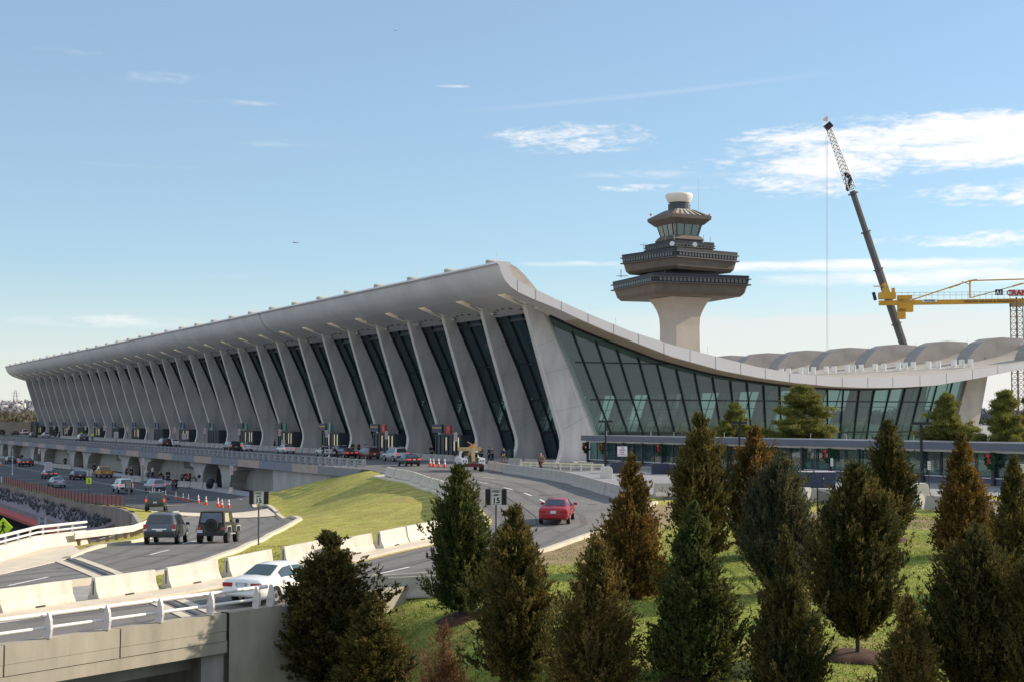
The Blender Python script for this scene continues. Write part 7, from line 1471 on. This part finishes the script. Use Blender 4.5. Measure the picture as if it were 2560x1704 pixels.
g = np.where(lawn | mound)[0][:n]; x, y = X[g], Y[g]; z = hG(x, y); k = len(g); a = R.uniform(0, 2*PI, k); hgt = R.uniform(.02, .055, k); w = R.uniform(.012, .028, k)
V = np.stack([np.stack([x-np.cos(a)*w, y-np.sin(a)*w, z-.03], 1), np.stack([x+np.cos(a)*w, y+np.sin(a)*w, z-.03], 1), np.stack([x+R.normal(size=k)*.03, y+R.normal(size=k)*.03, z+hgt], 1)], 1)
tag(mk('grass', tri_mesh('grass', V), GRASS), 'short tufts of grass on the lawn and mound', kind='stuff')
# ================================================================== SKY, SUN, CAMERA
SUN_EL = math.radians(26); sd = Vector((.988, -.15, 0)).normalized(); SUN_AZ = math.atan2(sd.x, sd.y)
W_ = bpy.data.worlds.new('World'); SC.world = W_; W_.use_nodes = True; nt = W_.node_tree; N = nt.nodes; K = nt.links; bg = N['Background']
sky = N.new('ShaderNodeTexSky'); sky.sky_type = 'NISHITA'; sky.sun_disc = False; sky.sun_elevation = SUN_EL; sky.sun_rotation = SUN_AZ; sky.air_density = 1.0; sky.dust_density = .2; sky.ozone_density = 2.5; sky.altitude = 100
tc = N.new('ShaderNodeTexCoord'); sp_ = N.new('ShaderNodeSeparateXYZ'); K.new(tc.outputs['Generated'], sp_.inputs[0])
def M(op, a, b=None, c=None):
    n = N.new('ShaderNodeMath'); n.operation = op
    for i, v in enumerate((a, b, c)):
        if v is None: continue
        if isinstance(v, (int, float)): n.inputs[i].default_value = v
        else: K.new(v, n.inputs[i])
    return n.outputs[0]
az = M('SUBTRACT', M('ARCTAN2', sp_.outputs[0], sp_.outputs[1]), TH); hor = M('SQRT', M('ADD', M('MULTIPLY', sp_.outputs[0], sp_.outputs[0]), M('MULTIPLY', sp_.outputs[1], sp_.outputs[1]))); el = M('ARCTAN2', sp_.outputs[2], hor)
U_ = M('MULTIPLY', az, 3.655); V_ = M('MULTIPLY', el, 3.655)          # kilo-units of angle
cmb = N.new('ShaderNodeCombineXYZ'); K.new(U_, cmb.inputs[0]); K.new(V_, cmb.inputs[1])
def fbm(sx, sy, scale, det=8, off=0, rot=0, rough=.6, dist=.4):
    mp = N.new('ShaderNodeMapping'); mp.inputs['Scale'].default_value = (sx, sy, 1); mp.inputs['Location'].default_value = (off, off*.7, off); mp.inputs['Rotation'].default_value = (0, 0, rot); K.new(cmb.outputs[0], mp.inputs[0])
    n = N.new('ShaderNodeTexNoise'); n.inputs['Scale'].default_value = scale; n.inputs['Detail'].default_value = det; n.inputs['Roughness'].default_value = rough; n.inputs['Distortion'].default_value = dist; K.new(mp.outputs[0], n.inputs['Vector']); return n.outputs[0]
fine = fbm(1, 4.2, 9, off=3, rot=.10); streak = fbm(1, 10, 3.2, off=11, rough=.5); ripple = fbm(1, 3.4, 26, off=5, rot=-.12, det=4)
def blob(cx, cy, wx, wy, amp, pw=1.0):
    u = M('DIVIDE', M('SUBTRACT', U_, (cx-1280)/1000), wx/1000); v = M('DIVIDE', M('SUBTRACT', V_, (1048.5-cy)/1000), wy/1000)
    e = M('MAXIMUM', M('SUBTRACT', 1.0, M('ADD', M('MULTIPLY', u, u), M('MULTIPLY', v, v))), 0.0); return M('MULTIPLY', e, amp)
def total(lst):
    s = None
    for b in lst: s = blob(*b) if s is None else M('ADD', s, blob(*b))
    return s
big = total([(2280, 385, 500, 80, 1.1), (2030, 455, 230, 60, .8), (2520, 350, 330, 44, .75), (2560, 415, 300, 40, .75), (1440, 350, 240, 46, .66), (2520, 512, 290, 36, .85), (2640, 620, 520, 26, .9), (1640, 473, 200, 12, .5), (1980, 352, 220, 20, .4), (1760, 420, 130, 18, .35)])
soft = total([(2100, 672, 620, 17, .75), (2330, 706, 560, 26, .75), (1420, 660, 190, 10, .45), (1650, 440, 300, 16, .26), (700, 368, 170, 16, .24), (400, 226, 150, 20, .24), (600, 274, 180, 10, .2), (200, 176, 140, 14, .18), (300, 812, 320, 22, .3), (560, 700, 160, 10, .2), (1130, 222, 60, 5, .4), (230, 300, 160, 9, .12), (300, 436, 300, 6, .12), (120, 285, 150, 10, .12)])
def ramp(f, a, b): 
    r = N.new('ShaderNodeMapRange'); r.interpolation_type = 'SMOOTHSTEP'; r.inputs[1].default_value = a; r.inputs[2].default_value = b; K.new(f, r.inputs[0]); return r.outputs[0]
mb = ramp(M('ADD', M('MULTIPLY', big, .75), M('ADD', M('MULTIPLY', M('SUBTRACT', fine, .5), 2.2), M('MULTIPLY', M('SUBTRACT', ripple, .5), 1.3))), .02, 1.15); mb = M('MULTIPLY', mb, ramp(big, 0.0, .25))
ms_ = M('MULTIPLY', ramp(M('ADD', soft, M('ADD', M('MULTIPLY', M('SUBTRACT', streak, .5), .6), M('MULTIPLY', M('SUBTRACT', fine, .52), 1.1))), .0, 1.0), ramp(soft, 0, .25))
# contrail: a thin slanting line
ln = M('ABSOLUTE', M('SUBTRACT', V_, M('ADD', .755, M('MULTIPLY', M('SUBTRACT', U_, -.25), .082)))); ct_ = M('MULTIPLY', M('MULTIPLY', ramp(ln, .010, 0.0), .10), M('MULTIPLY', ramp(U_, -.3, .25), ramp(U_, .95, .45)))
# pale veil low in the sky, stronger to the right
veil = M('MULTIPLY', ramp(V_, .40, .02), M('ADD', .62, M('MULTIPLY', ramp(U_, -.5, .8), .32))); veil2 = M('MULTIPLY', ramp(M('ADD', V_, M('MULTIPLY', M('SUBTRACT', streak, .5), .12)), .30, .235), M('MULTIPLY', ramp(U_, -.15, .55), .72))
mask = M('MINIMUM', M('ADD', M('ADD', mb, ms_), ct_), 1.0)
up_ = M('MULTIPLY', mask, ramp(V_, -.02, .01))
# broad tint of the clear air
sc_ = N.new('ShaderNodeMix'); sc_.data_type = 'RGBA'; sc_.blend_type = 'MULTIPLY'; sc_.inputs[0].default_value = 1; K.new(sky.outputs[0], sc_.inputs[6]); sc_.inputs[7].default_value = (.73, .80, .82, 1)
CLOUD = (5.5, 5.4, 5.3, 1)
mx = N.new('ShaderNodeMix'); mx.data_type = 'RGBA'; K.new(up_, mx.inputs[0]); K.new(sc_.outputs[2], mx.inputs[6]); mx.inputs[7].default_value = CLOUD
hz = N.new('ShaderNodeMix'); hz.data_type = 'RGBA'; hz.inputs[0].default_value = .34; K.new(sc_.outputs[2], hz.inputs[6]); hz.inputs[7].default_value = (2.5, 3.25, 3.85, 1)
mv = N.new('ShaderNodeMix'); mv.data_type = 'RGBA'; K.new(M('MULTIPLY', M('MAXIMUM', veil, veil2), ramp(V_, -.02, .01)), mv.inputs[0]); K.new(hz.outputs[2], mv.inputs[6]); mv.inputs[7].default_value = (4.5, 4.4, 4.25, 1)
K.new(mv.outputs[2], mx.inputs[6]); aaz = M('ABSOLUTE', az); wide = M('MULTIPLY', M('MULTIPLY', ramp(aaz, .75, 1.5), ramp(sp_.outputs[2], -.02, .05)), M('ADD', .16, M('MULTIPLY', fbm(1, 1.6, 2.0, off=21, det=5), .5)))  # wide: unseen bright cloud behind the camera, added to fill the shaded facade
mw = N.new('ShaderNodeMix'); mw.data_type = 'RGBA'; K.new(wide, mw.inputs[0]); K.new(mx.outputs[2], mw.inputs[6]); mw.inputs[7].default_value = (5.5, 5.7, 6.1, 1); K.new(mw.outputs[2], bg.inputs[0]); bg.inputs[1].default_value = .13
s_ = bpy.data.lights.new('sun', 'SUN'); s_.energy = 4.3; s_.angle = math.radians(.5); s_.color = (1, .86, .67); so = bpy.data.objects.new('sun', s_); COL.objects.link(so)
dirv = Vector((sd.x*math.cos(SUN_EL), sd.y*math.cos(SUN_EL), math.sin(SUN_EL))); so.rotation_euler = dirv.to_track_quat('Z', 'Y').to_euler(); so.location = (200, 100, 200)
cam = bpy.data.cameras.new('camera'); co = bpy.data.objects.new('camera', cam); COL.objects.link(co); cam.sensor_width = 36; cam.lens = 36*F/2560; cam.clip_start = .5; cam.clip_end = 12000
co.location = (0, 0, EYE); co.rotation_euler = (PI/2+PITCH, 0, -TH); SC.camera = co
vs = SC.view_settings; vs.view_transform = 'Standard'; vs.look = 'None'; vs.exposure = .6; vs.gamma = 1; vs.use_curve_mapping = False
SC.cycles.max_bounces = 6; SC.cycles.transparent_max_bounces = 12; SC.cycles.sample_clamp_indirect = 4
for o in bpy.data.objects:
    if '_wc' in o: del o['_wc']
